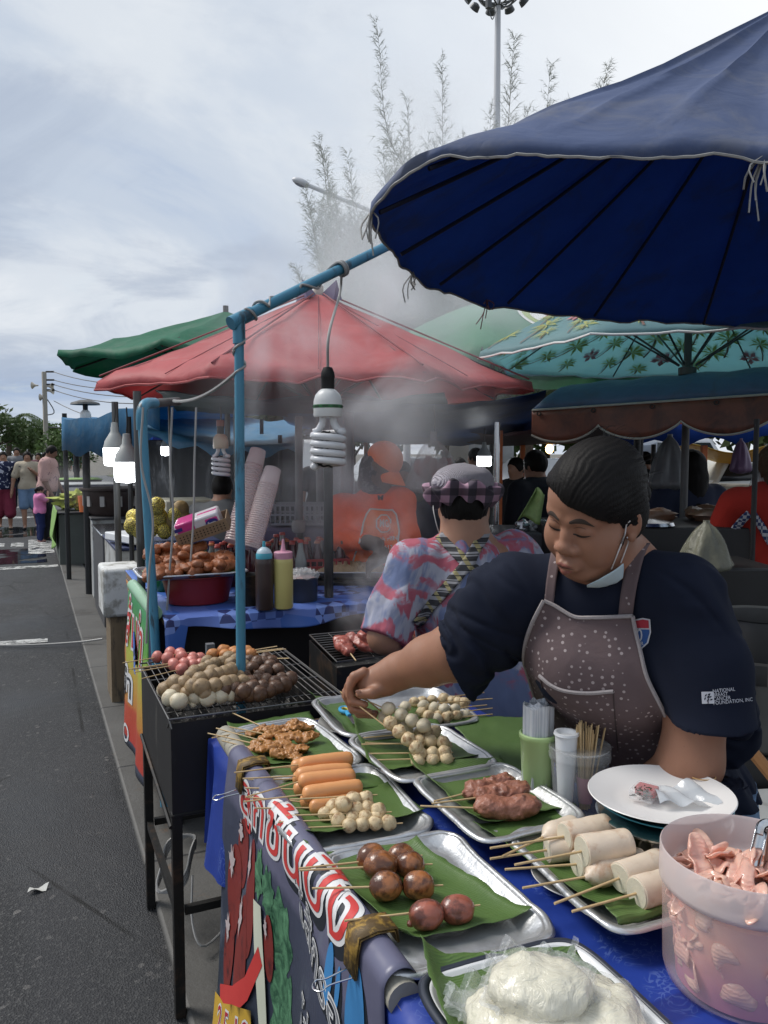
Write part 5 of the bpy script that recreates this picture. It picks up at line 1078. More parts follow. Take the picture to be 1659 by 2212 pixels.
for k in range(60): p = bx-Mx[:, 1]*.013+np.array([*RNG.uniform(-.014, .014, 2), RNG.uniform(.004, .023)]); d = RNG.normal(size=3)*.0035*np.array([1, 1, .3]); gl.tube([p, p+d, p+d*1.5], .0009, 4)
obj('dried_leaf', gl, M('dried_leaf', (.05, .045, .03), .8), o)
bg = Z(1475, 1722, pz); o = obj('zip_bag', MB().grid(lambda u, v: bg+RGT*(-.055+.11*u)+np.array([FWD[0], FWD[1], 0])*(-.04+.08*v)+np.array([0, 0, .006+.010*sin(5*u+1)*sin(4*v)+.006*sin(13*u+5*v)]), 24, 20), NB('x').m if False else WBAG, None, 'flattened clear plastic bag on the white plate', 'bag')
o.data.materials[0] = M('grey_plastic_bag', (.5, .53, .56), .15, 0, .2, 20, .6, 40, film=.75)
rb = Z(1520, 1692, pz); tag(obj('rubber_band', MB().tube([rb+RGT*.022*cos(a)+np.array([FWD[0], FWD[1], 0])*.014*sin(a)+np.array([0, 0, .012]) for a in np.linspace(0, 2*pi, 30)], .0012, 6, False), M('tan_rubber', (.5, .3, .12), .5)), 'tan rubber band lying on the white plate', 'rubber band')
# pickled ginger jar
cj = D(1612, 1900, 1.12); cj[2] = TZ+.003; rj = .116
o = thing('plastic_jar', cj, 'big frosted plastic jar of pink pickled ginger in the near corner', 'jar')
JAR = NB('frosted_jar_plastic'); JAR.P(col=(.74, .62, .62), rough=.3, spec=.5); JAR.film(.30); JAR = JAR.m
JAR2 = NB('frosted_jar_rim'); JAR2.P(col=(.72, .62, .60), rough=.35, spec=.5); JAR2.film(.58); JAR2 = JAR2.m
cup_wall([(0, .002), (rj*.80, .0), (rj*.9, .006), (rj*.935, .02), (rj*.965, .14)], cj, JAR, o, 'body', 64)
cup_wall([(rj*.965, .14), (rj*1.0, .144), (rj*1.005, .150), (rj*1.0, .190), (rj*.985, .192), (rj*.965, .188), (rj*.955, .15), (rj*.94, .142)], cj, JAR2, o, 'collar', 64)
GING = NB('pickled_ginger'); GING.P(col=GING.mix(GING.noise(10, 4, .6, .6), (.86, .38, .34), (.90, .66, .48)), rough=.2, spec=.6, sss=.2, sssr=(.02, .008, .006), ssss=1.0, coat=.3); GING.bump(GING.wave(60, 4, 3, 2, d='Z'), .25, .003).cloth(.2); GING = GING.m
LIQ = NB('pink_brine'); hz = LIQ.sep(LIQ.tc.outputs['Object'])[2]
LIQ.P(col=LIQ.mix(LIQ.step(hz, .10, .0), LIQ.mix(LIQ.noise(14, 3, .5, .4, LIQ.co((1, 1, .6))), (.74, .28, .24), (.90, .58, .40)), (.50, .17, .25)), rough=.2, spec=.4, sss=.2, sssr=(.02, .008, .006), ssss=1.0); LIQ.bump(LIQ.noise(11, 3, .5, .3), .5, .012); LIQ = LIQ.m
o2 = thing('pickled_ginger', cj+(0, 0, .004), 'slices of pink pickled ginger packed in brine inside the frosted jar', 'food')
obj('brine', MB().lathe([(0, .004), (rj*.78, .004), (rj*.78, .010), (rj*.80, .03), (rj*.87, .128), (rj*.84, .132), (0, .134)], cj, 48), LIQ, o2)
for k in range(96):
    a = RNG.uniform(0, 6.28); top = k < 44; q = (RNG.uniform(0, 1)**.5*.72 if top else .0); zq = (.146+RNG.uniform(-.010, .016)-.012*q) if top else RNG.uniform(.025, .125); q = q if top else .765+.65*zq; c = cj+np.array([cos(a)*rj*q, sin(a)*rj*q, zq])
    nx = unit(RNG.normal(size=3)+(np.array([0, 0, 2.6]) if top else np.array([cos(a), sin(a), 0])*5)); A3 = axes(z=nx, y=RNG.normal(size=3)); s1, s2, bd = RNG.uniform(.026, .048), RNG.uniform(.010, .019), RNG.uniform(-5, 5)
    if not top: bd = -6; s1 *= .8
    obj('slice', MB().grid(lambda u, v: c+A3@np.array([s1*(2*u-1)*math.sqrt(max(.05, 1-(2*v-1)**2*.8)), s2*(2*v-1), bd*(s1*(2*u-1))**2+.003*sin(6*v+k)+.004*sin(9*u+k)]), 12, 9), GING, o2, solid=.002, ang=180)
for sgn, x, lb in ((1, 1615, 'tongs'),):
    o = thing('serving_tongs', D(1640, 1850, 1.15), 'steel tongs with a worn wooden grip standing in the ginger jar', 'tongs')
    for dx, mt2 in ((0, STEEL), (44, M('worn_copper_handle', (.25, .13, .09), .35, .5, .2, 20))):
        a, b2 = D(1612+dx, 1935, 1.13), D(1648+dx*.6, 1785, 1.17); A3 = axes(z=b2-a, y=FWD)
        obj('arm', MB().grid(lambda u, v: a+(b2-a)*v+A3[:, 0]*.0095*cos(pi*u)+A3[:, 1]*.005*sin(pi*u), 12, 8), mt2, o, solid=.0012)
    c = D(1648, 1783, 1.17); obj('bend', MB().tube(curve([D(1640, 1800, 1.17), D(1645, 1783, 1.172), D(1660, 1778, 1.175), D(1672, 1790, 1.175)], 10), .0065, 8), STEEL, o)

# ================================================================ the seller
SKIN = m_skin('brown_skin', (.31, .16, .10)); HAIR = m_hair()
hy, hp, hr = -.808, .594, -.319
_Ry = np.array([[cos(hy), 0, sin(hy)], [0, 1, 0], [-sin(hy), 0, cos(hy)]]); _Rx = np.array([[1, 0, 0], [0, cos(hp), -sin(hp)], [0, sin(hp), cos(hp)]]); _Rz = np.array([[cos(hr), -sin(hr), 0], [sin(hr), cos(hr), 0], [0, 0, 1]])
HR = np.stack([RGT, UPV, -FWD], 1)@(_Rz@_Ry@_Rx); HS = .985; HC = D(1283, 1108, 1.56)
def H(*p): return HC+HR@(np.array(p, float)*HS)
def hsym(s, kind, c, r, k, sub=False, M2=None):
    for sx in (1, -1):
        if kind == 'e': s.ell(H(c[0]*sx, *c[1:]), np.array(r)*HS, HR if M2 is None else HR@(M2 if sx > 0 else np.diag([-1, 1, 1])@M2@np.diag([-1, 1, 1])), k, sub)
        else: a, b2 = c; s.cone(H(a[0]*sx, a[1], a[2]), H(b2[0]*sx, b2[1], b2[2]), r[0]*HS, r[1]*HS, k, sub)
sel = thing('person', D(1450, 1850, 1.8)*np.array([1, 1, 0]), 'woman in a navy t-shirt and dotted apron, leaning over the table to pick up skewers', 'person')
s = SDF(D(700, 1300, 2.0)*0+np.array([.68, .84, .72]), np.array([1.56, 1.92, 1.68]), .0027)
E_ = lambda c, r, k=.02, sub=False: s.ell(H(*c), np.array(r)*HS, HR, k, sub)
E_((0, .052, -.018), (.079, .085, .098), .01); E_((0, -.028, .022), (.074, .086, .066), .03); E_((0, .045, .036), (.066, .052, .053), .03)
hsym(s, 'e', (.043, -.042, .046), (.036, .042, .036), .025); E_((0, -.098, .046), (.040, .026, .034), .025); E_((0, -.098, .006), (.062, .036, .055), .03)
hsym(s, 'c', ((.048, .022, .066), (.014, .017, .084)), (.011, .009), .014)
hsym(s, 'e', (.033, .0, .102), (.021, .011, .016), .012, True); hsym(s, 'e', (.033, -.001, .0745), (.019, .0125, .0135), .006)
s.chain([H(0, .010, .081), H(0, -.014, .088), H(0, -.034, .097)], [.0085*HS, .0095*HS, .0125*HS], .012); E_((0, -.039, .098), (.0165, .0125, .0125), .008)
hsym(s, 'e', (.018, -.043, .090), (.0105, .0090, .0125), .007); hsym(s, 'e', (.0085, -.052, .096), (.004, .004, .006), .003, True)
E_((0, -.074, .084), (.030, .02, .016), .012)
s.chain([H(-.023, -.079, .090), H(-.008, -.0725, .0985), H(0, -.0745, .0985), H(.008, -.0725, .0985), H(.023, -.079, .090)], [.0035, .0058, .0054, .0058, .0035], .004)
s.chain([H(-.020, -.081, .091), H(0, -.0885, .0965), H(.020, -.081, .091)], [.004, .0078, .004], .005)
hsym(s, 'e', (.0815, -.008, -.012), (.0085, .031, .019), .006, M2=rotm((0, 1, 0), -.35)); hsym(s, 'e', (.093, -.004, -.008), (.007, .018, .010), .004, True, M2=rotm((0, 1, 0), -.35)); hsym(s, 'e', (.083, -.034, -.004), (.007, .010, .009), .006)
# neck, trunk, arms
NB_ = D(1318, 1235, 1.665); s.cone(H(0, -.07, -.035), NB_, .064, .078, .03)
LSH, RSH = D(1472, 1290, 1.55), D(1108, 1288, 1.72); CH, BE, PEL = D(1316, 1390, 1.74), D(1370, 1600, 1.93), D(1480, 1740, 2.02)
s.cone(NB_, LSH, .07, .066, .04); s.cone(NB_, RSH, .07, .066, .04); s.cone(NB_, CH, .08, .14, .05); s.cone(CH, BE, .145, .165, .06); s.cone(BE, PEL, .165, .14, .06)
REL, RWR = D(985, 1408, 1.81), D(862, 1450, 1.925)
s.chain([RSH, RSH*.5+REL*.5, REL, REL*.55+RWR*.45, RWR], [.068, .066, .062, .055, .0415], .03)
LEL, LWR = D(1492, 1645, 1.56), D(1375, 1760, 1.66)
s.chain([LSH, LSH*.5+LEL*.5+RGT*.025, LEL, LEL*.5+LWR*.5, LWR], [.07, .064, .056, .05, .036], .03)
s.chain([LWR, D(1340, 1785, 1.68)], [.036, .03], .02)
for q in range(4): s.chain([D(1335-2*q, 1782+6*q, 1.67+.012*q), D(1312-2*q, 1798+5*q, 1.67+.012*q), D(1306-q, 1815+4*q, 1.665+.012*q)], [.0095, .009, .0075], .005)
s.chain([D(1348, 1800, 1.65), D(1325, 1815, 1.645), D(1312, 1818, 1.65)], [.012, .0105, .009], .006)
# the right hand closes on the sticks
s.chain([RWR, D(838, 1462, 1.935), D(812, 1468, 1.945)], [.0415, .036, .033], .02)
s.ell(D(806, 1474, 1.95), (.040, .030, .034), np.stack([RGT, UPV, FWD], 1)@rotm((0, 0, 1), R(20)), .015); s.cone(D(832, 1480, 1.93), D(808, 1492, 1.925), .026, .02, .014)
fing = [[(786, 1452, 1.930), (766, 1462, 1.928), (751, 1488, 1.927), (761, 1516, 1.924), (788, 1522, 1.917)],
        [(786, 1456, 1.948), (760, 1470, 1.948), (747, 1500, 1.948), (762, 1532, 1.945), (797, 1538, 1.934)],
        [(792, 1462, 1.967), (766, 1478, 1.968), (756, 1512, 1.968), (776, 1542, 1.964), (808, 1545, 1.953)],
        [(800, 1470, 1.985), (778, 1486, 1.987), (769, 1516, 1.987), (788, 1542, 1.983), (812, 1540, 1.973)]]
for i, f in enumerate(fing): rr = [.0125, .0122, .0112, .0102, .0088]; s.chain([D(*p) for p in f], [a*(.86 if i == 3 else 1) for a in rr], .0045)
s.chain([D(826, 1484, 1.915), D(803, 1497, 1.900), D(778, 1499, 1.905)], [.0165, .0132, .0112], .006)
BV, BF = s.mesh(); body = obj('body', (BV, BF), SKIN, sel, ang=180); bt = bvh((BV, BF))
tn = D(772, 1496, 1.893); obj('thumbnail', MB().ell(D(774, 1494, 1.8955), (.0072, .0056, .0016), np.stack([RGT, UPV, -FWD], 1)@rotm((1, 0, 0), .5), 14, 8), M('nail', (.50, .29, .23), .3), sel)
# face details laid on the skin
def on_face(P, w, name, mat, off=.0012, d=None):
    """a strip of varying width along points of the face"""
    P = curve([(*p,) for p in P], 26); t = np.linspace(0, 1, len(P)); V = []
    for p, q in zip(P, t):
        ww = w*(sin(pi*min(1, .08+q*.92))**.6); r = []
        for e in (-1, -.33, .33, 1):
            o = H(p[0], p[1]+e*ww, p[2]+.05); h = hit(bt, o, HR@np.array([p[0]*-.6, 0, -1.0]), off*(1-.7*abs(e))); r.append(h if h is not None else H(p[0], p[1]+e*ww, p[2]))
        V.append(r)
    return obj(name, MB().sheet(V), mat, sel, ang=180)
BROW = M('brow_hair', (.045, .028, .02), .7, 0, .35, 160); LASH = M('lash_line', (.02, .012, .01), .6)
LIPC = m_skin('lip_skin', (.24, .09, .068))
for sx, nm in ((1, 'l'), (-1, 'r')):
    on_face([(.012*sx, .018, .09), (.028*sx, .0235, .088), (.042*sx, .022, .08), (.056*sx, .013, .066)], .0052, 'eyebrow', BROW)
    on_face([(.015*sx, -.0075, .088), (.025*sx, -.0098, .09), (.036*sx, -.0095, .088), (.051*sx, -.0055, .076)], .0026, 'eyelash', LASH)
    on_face([(.017*sx, .0055, .088), (.030*sx, .0095, .09), (.044*sx, .0075, .084)], .0010, 'lid_crease', M('crease', (.14, .065, .045), .7))
on_face([(-.021, -.0795, .095), (-.008, -.0765, .1), (0, -.078, .1), (.008, -.0765, .1), (.021, -.0795, .095)], .0012, 'mouth_line', M('mouth_line', (.06, .02, .02), .7))  # dark strip paints the shade of the mouth crease
on_face([(-.019, -.0755, .095), (-.007, -.0715, .1), (0, -.073, .1), (.007, -.0715, .1), (.019, -.0755, .095)], .0036, 'upper_lip', LIPC, .0009)
on_face([(-.017, -.084, .095), (0, -.0885, .1), (.017, -.084, .095)], .0048, 'lower_lip', LIPC, .0009)
# hair
s = SDF(HC-.17, HC+.17, .0028); s.ell(H(0, .056, -.016), np.array((.084, .093, .113))*HS, HR, .01); hsym(s, 'e', (.070, .0, -.03), (.02, .05, .045), .02); hsym(s, 'e', (.041, .045, .036), (.042, .050, .050), .02); s.ell(H(0, -.02, -.085), np.array((.055, .05, .045))*HS, HR, .02)
s.ell(H(0, -.005, -.135), (.038, .034, .032), HR, .008)
s.ell(H(-.012, -.074, .100), np.array((.140, .124, .130))*HS, HR, .005, True); s.ell(H(-.060, .012, .085), np.array((.060, .050, .080))*HS, HR, .035, True); hsym(s, 'e', (.093, -.052, .012), (.03, .05, .035), .006, True)
def strands(X):
    L = (X-HC)@HR/HS; th = np.arctan2(L[:, 0]+.02, L[:, 1]+.03)*.09
    return -.0010*np.abs(fbm(np.stack([th*260, L[:, 2]*16, L[:, 1]*10], 1), 3, 3))-.0006*np.sin(th*900+fbm(L*30, 2, 5)*3)
s.warp(strands); hv = s.mesh(); obj('hair', hv, HAIR, sel, ang=180)
gh = MB()
for k in range(26):
    a = RNG.uniform(-1.4, 1.5); p = [H(.088*sin(a+q*.0), .056+.096*cos(a), -.022+.02*k/26+q) for q in (-.03,)][0]; d = HR@np.array([sin(a), cos(a), RNG.uniform(-.6, .2)]); gh.tube(curve([p, p+d*.008+HR@np.array([0, 0, -.015]), p+d*RNG.uniform(.002, .014)+HR@np.array([0, -.004, -.04])], 6), .00035, 3)
for k in range(7): p = H(.083, -.01-.003*k, .022+.002*k); gh.tube(curve([p, p+HR@np.array([.004, -.012, .004]), p+HR@np.array([.002, -.026+.002*k, .006])], 6), .0004, 3)
obj('hair_wisp', gh, HAIR, sel)
# shirt
s = SDF(np.array([.74, .80, .70]), np.array([1.80, 1.98, 1.50]), .0042)
s.cone(NB_-(0, 0, .012), LSH, .072, .078, .05); s.cone(NB_-(0, 0, .012), RSH, .072, .078, .05); s.cone(NB_-(0, 0, .03), CH, .09, .163, .06); s.cone(CH, BE, .163, .195, .07); s.cone(BE, PEL, .195, .185, .07)
s.ell(D(1285, 1300, 1.665), (.10, .06, .06), np.stack([RGT, UPV, FWD], 1), .05); s.ell(D(1255, 1440, 1.65), (.10, .085, .08), np.stack([RGT, UPV, FWD], 1), .06); s.ell(D(1400, 1450, 1.61), (.10, .09, .08), np.stack([RGT, UPV, FWD], 1), .06)
RE2 = D(1000, 1410, 1.80); s.chain([RSH, RSH*.45+RE2*.55, RE2+unit(REL-RSH)*.05-(0, 0, .006)], [.080, .088, .093], .05)
LE2 = D(1545, 1575, 1.50); s.chain([LSH, LSH*.5+LE2*.5+RGT*.01, LE2+(0, 0, -.03)], [.070, .076, .083], .05)
s.cone(D(1570, 1480, 1.62), D(1590, 1590, 1.80), .06, .06, .05)
def folds(X):
    L = np.stack([(X-CAMP)@RGT, (X-CAMP)@UPV, (X-CAMP)@FWD], 1); q = fbm(np.stack([L[:, 0]*10+L[:, 1]*6, L[:, 1]*5-L[:, 0]*2, L[:, 2]*7], 1), 3, 8); q2 = np.sin((L[:, 0]*.75+L[:, 1]*.65)*75+fbm(L*9, 2, 2)*5)*np.clip(fbm(L*6+3, 2, 4)+.1, 0, 1)
    cr = np.abs(fbm(np.stack([(L[:, 0]*.8+L[:, 1]*.6)*13, (L[:, 1]*.8-L[:, 0]*.6)*3.2, L[:, 2]*5], 1)+1.7, 2, 6)); cr2 = np.abs(fbm(np.stack([L[:, 0]*4, L[:, 1]*14+L[:, 0]*7, L[:, 2]*4], 1)+5, 2, 9))
    w = np.clip((np.linalg.norm(X-NB_+(0, 0, .06), axis=1)-.17)/.10, 0, 1)
    w = w*np.clip((np.linalg.norm(X-D(1560, 1508, 1.42), axis=1)-.11)/.05, .0, 1)
    return (q*.011+q2*.006)*(.12+.88*w)+w*(.008*np.exp(-(cr/.13)**2)+.005*np.exp(-(cr2/.12)**2))
s.warp(folds)
ax_ = unit(REL-RSH); s2 = SDF(s.lo, [a[-1] for a in s.ax], s.v)
def cutlocal(s, p, n, rad):
    X = np.stack(np.meshgrid(*[a.astype(np.float32) for a in s.ax], indexing='ij'), -1)-np.asarray(p, np.float32); d = X@np.asarray(n, np.float32); m = (d > -.02) & ((X**2).sum(-1) < rad*rad); s.f[m] = np.maximum(s.f[m], d[m])
cutlocal(s, D(985, 1418, 1.80), unit(cam2w((-.86, -.36, .3))), .20); cutlocal(s, D(1535, 1560, 1.50), unit(cam2w((.06, -1, .12))), .125)
SHIRT = NB('navy_cotton'); SHIRT.P(col=SHIRT.mix(SHIRT.noise(9, 5), (.0065, .009, .020), (.011, .015, .030)), rough=.9, spec=.2, sheen=.0).bump(SHIRT.noise(700, 2), .25, .0006); SHIRT = SHIRT.m
SV, SF = s.mesh(); obj('shirt', (SV, SF), SHIRT, sel, ang=180); st_ = bvh((SV, SF))
def collar_pt(a):
    u1 = unit(np.cross(NB_-H(0, -.07, -.035), RGT)); c = NB_+(0, 0, .012)+unit(H(0, -.07, -.035)-NB_)*.022; x = RGT; y = unit(np.cross(unit(H(0, -.07, -.035)-NB_), x)); return c+.079*cos(a)*x+.083*sin(a)*y
obj('collar', MB().tube([collar_pt(a) for a in np.linspace(0, 2*pi, 40)], .0085, 8, False), SHIRT, sel)
obj('jeans', MB().tube([PEL+(0, 0, .06), PEL+(.02, 0, -.12), D(1520, 1900, 1.72)*np.array([1, 1, 0])+(0.04, 0.0, .35), D(1520, 1900, 1.72)*np.array([1, 1, 0])+(.06, 0, .02)], [.165, .172, .14, .12], 28), M('light_denim', (.13, .21, .33), .85, 0, .25, 12, .3, 400), sel)
# apron and its printed cloth, laid on the shirt
def on_px(tree, pts, off):
    return [hit(tree, CAMP, ray(*p), off) for p in pts]
b = NB('dotted_apron_cloth'); dv = b.voro(70, co=b.co((1, 1, 1)), rnd=.55)
c = b.mix(b.noise(14, 5), (.105, .074, .077), (.145, .106, .108)); c = b.mix(b.step(dv, .25, .19), c, b.mix(b.noise(30, 2), (.25, .20, .20), (.50, .43, .42)))
b.P(col=c, rough=.85, spec=.2).bump(b.noise(20, 4, .6, .6), .4, .006).bump(b.noise(700, 2), .2, .0005); APR = b.m
TRIMA = M('apron_binding', (.30, .27, .27), .85, 0, .3, 200, .4, 500)
Lb = [(1296, 1173), (1335, 1150), (1385, 1132), (1419, 1127), (1470, 1143), (1507, 1156), (1600, 1192), (1680, 1215), (1760, 1230)]; Rb = [(1296, 1200), (1318, 1230), (1331, 1368), (1381, 1377), (1456, 1394), (1514, 1428), (1540, 1440), (1640, 1420), (1760, 1400)]
def side(tab, y):
    ys = [q[0] for q in tab]; return float(np.interp(y, ys, [q[1] for q in tab]))
def top_y(x): return float(np.interp(x, [1173, 1200, 1241, 1300, 1368], [1296, 1306, 1334, 1331, 1327]))
V = []
for i in range(60):
    r_ = []; f = i/59
    for j in range(44):
        u = j/43
        # the top edge follows the bib's curve
        x0 = 1173+(1368-1173)*u; y = top_y(x0)*(1-f)+1760*f; xl, xr = side(Lb, y), side(Rb[2:], y); x = xl+(xr-xl)*u if f > 0 else x0
        h = hit(st_, CAMP, ray(x, y), .0065); r_.append(h)
    V.append(r_)
def fill(V):
    prev = None
    for r_ in V:
        for k in range(len(r_)):
            if r_[k] is None:
                c = [q for q in (r_[k-1] if k else None, prev[k] if prev else None) if q is not None]
                r_[k] = c[0] if c else next(q for q in r_ if q is not None)
        prev = r_
    return np.array(V)
V = fill(V); W_ = V.copy()
for _ in range(10):
    W_[0, 1:-1] = (W_[0, :-2]+W_[0, 1:-1]*2+W_[0, 2:])/4
    for e_ in (0, -1): W_[1:-1, e_] = (W_[:-2, e_]+W_[1:-1, e_]*2+W_[2:, e_])/4
    W_[1:-1, 1:-1] = (W_[1:-1, 1:-1]*2+W_[:-2, 1:-1]+W_[2:, 1:-1]+W_[1:-1, :-2]+W_[1:-1, 2:])/6
W_ += -FWD*.005; ap = obj('apron', MB().sheet(W_), APR, sel, solid=.0015, ang=80)
for nm, P in (('apron_binding', W_[0]), ('apron_binding', W_[:46, 0]), ('apron_binding', W_[:36, -1])): obj(nm, MB().tube([p-FWD*.0015 for p in P], .0042, 6), TRIMA, ap)
for pl in ([(1336, 1371, 1328), (1345, 1380, 1270), (1358, 1394, 1205), (1376, 1411, 1150), (1380, 1414, 1135)], [(1175, 1198, 1302), (1180, 1203, 1262), (1187, 1210, 1222), (1196, 1220, 1190)]):
    yy = [q[2] for q in pl]; V = []
    for y in np.linspace(yy[0], yy[-1], 26):
        a = float(np.interp(-y, [-q for q in yy], [q[0] for q in pl])); b2 = float(np.interp(-y, [-q for q in yy], [q[1] for q in pl])); V.append([hit(st_, CAMP, ray(a+(b2-a)*k/5, y), .008) for k in range(6)])
    V = [r_ for r_ in V if all(q is not None for q in r_)]
    V = np.array(V); V[1:-1] = (V[:-2]+V[1:-1]*2+V[2:])/4; obj('strap', MB().sheet(V), APR, ap, solid=.002, ang=80)
pk = [(1168, 1459), (1190, 1478), (1221, 1491), (1270, 1496), (1325, 1492)]; P = [q for q in on_px(bvh(MB().sheet(W_)), [tuple(p) for p in curve([(*p, 0) for p in pk], 30)[:, :2]], .003) if q is not None]
obj('pocket_edge', MB().tube(P, .0042, 6), TRIMA, ap)
for ln in ([(1168, 1459), (1175, 1500), (1180, 1560)], [(1325, 1492), (1328, 1540), (1335, 1620)]):
    P = [q for q in on_px(bvh(MB().sheet(W_)), [tuple(p) for p in curve([(*p, 0) for p in ln], 20)[:, :2]], .002) if q is not None]; obj('pocket_seam', MB().tube(P, .0012, 5), M('dark_seam', (.05, .035, .035), .9), ap)
def px_print(name, VF, px, tree, off, mat, par, step=8, tilt=0, sx=1.0, sy=1.0):
    """lays a flat figure (in photo pixels about a centre) on a surface"""
    V, F = fine(*VF, step); P = []
    for v in V:
        x, y = v[0]*sx, -v[1]*sy; P.append(hit(tree, CAMP, ray(px[0]+x*cos(tilt)-y*sin(tilt), px[1]+x*sin(tilt)+y*cos(tilt)), off))
    if any(p is None for p in P): return None
    return obj(name, (np.array(P), F), mat, par, ang=180)
SW = M('shirt_print_white', (.55, .56, .6), .8); SB = M('shirt_print_blue', (.03, .09, .27), .8); SR = M('shirt_print_red', (.40, .03, .05), .8)
shd = [(-36, 34), (-20, 37), (0, 33), (20, 37), (36, 34), (38, 6), (32, -18), (14, -34), (0, -40), (-14, -34), (-32, -18), (-38, 6)]
px_print('shield_emblem', shape2d(shd), (1370, 1371), st_, .002, SW, sel); px_print('shield_field', shape2d([(x*.92, y*.92-1) for x, y in shd if y < 30]+[]), (1370, 1371), st_, .0027, SB, sel) if False else None
px_print('shield_field', shape2d([(-35, 12), (35, 12), (35, 5), (29, -17), (12, -32), (0, -37), (-12, -32), (-29, -17), (-35, 5)]), (1370, 1371), st_, .0028, SB, sel)
px_print('shield_bar', shape2d([(-34, 15), (34, 15), (33, 32), (20, 34), (0, 30), (-20, 34), (-33, 32)]), (1370, 1371), st_, .0028, SR, sel)
V, F = text2d('10', 40, .4); px_print('shield_number', (V, F), (1376, 1373), st_, .0036, SW, sel, 6, 0, .72, 1.0)
V, F = text2d('TOUR', 11, .2); px_print('shield_word', (V, F), (1377, 1391), st_, .0036, SW, sel, 6, -.05)
px_print('sleeve_logo', shape2d([(-13, -13), (13, -14), (13, 12), (-13, 13)]), (1529, 1506), st_, .002, SW, sel, 7, -.06)
lf = []
for k, (cx, cy, a) in enumerate(((-4, 5, .9), (3, 7, .5), (-6, -2, 1.2), (5, 1, .4), (0, -6, .9), (7, -5, .3), (1, 2, .8))):
    lf.append([(cx+4.2*cos(a)*q[0]-1.7*sin(a)*q[1], cy+4.2*sin(a)*q[0]+1.7*cos(a)*q[1]) for q in ((-1, 0), (0, 1), (1, 0), (0, -1))])
for q in lf[:7]: px_print('logo_leaf', shape2d(q), (1529, 1506), st_, .0028, SHIRT, sel, 9, -.06)
px_print('logo_stem', shape2d([(-1.2, -13), (.8, -13), (1.8, 0), (6, 8), (5, 9), (0, 1)]), (1529, 1506), st_, .0028, SHIRT, sel, 9, -.06)
for k, w in enumerate(('NATIONAL', 'BREAST', 'CANCER', 'FOUNDATION, INC')):
    V, F = text2d(w, 11.2, 0, 'LEFT'); px_print('sleeve_text', (V, F), (1539+k*.5, 1493+k*8.6), st_, .002, SW, sel, 9, -.10, .84, 1.0)
# the mask pulled under the chin
MASKM = M('pale_blue_mask', (.50, .62, .66), .8, 0, .08, 30, .3, 300); mk = []
hb = bvh((np.vstack([BV, hv[0]]), BF+[tuple(i+len(BV) for i in f) for f in hv[1]]))
for i in range(14):
    u = i/13; a = np.array([1268+(1338-1268)*u, 1256-1*u]); tp = np.array([np.interp(u, [0, .3, .7, 1], [1268, 1290, 1317, 1337]), np.interp(u, [0, .3, .7, 1], [1254, 1244, 1226, 1212])]); bt_ = np.array([np.interp(u, [0, .35, .85, 1], [1268, 1296, 1331, 1341]), np.interp(u, [0, .35, .85, 1], [1257, 1259, 1252, 1243])]); r_ = []
    for j in range(7):
        p = tp*(1-j/6)+bt_*(j/6); h = hit(bt, CAMP, ray(*p), .010); r_.append(h if h is not None else None)
    mk.append(r_)
mk = fill(mk); mo = obj('face_mask', MB().sheet(mk), MASKM, sel, solid=.0015, ang=80)
for pl in ([(1318, 1226), (1332, 1190), (1345, 1155), (1354, 1132), (1360, 1124)], [(1337, 1214), (1346, 1190), (1353, 1168), (1358, 1160)]):
    P = [hit(bt, CAMP, ray(*p), .004) for p in pl]; P = [p for p in P if p is not None]; obj('ear_loop', MB().tube(curve(P, 20), .0013, 6), M('white_elastic', (.62, .60, .58), .8), mo)

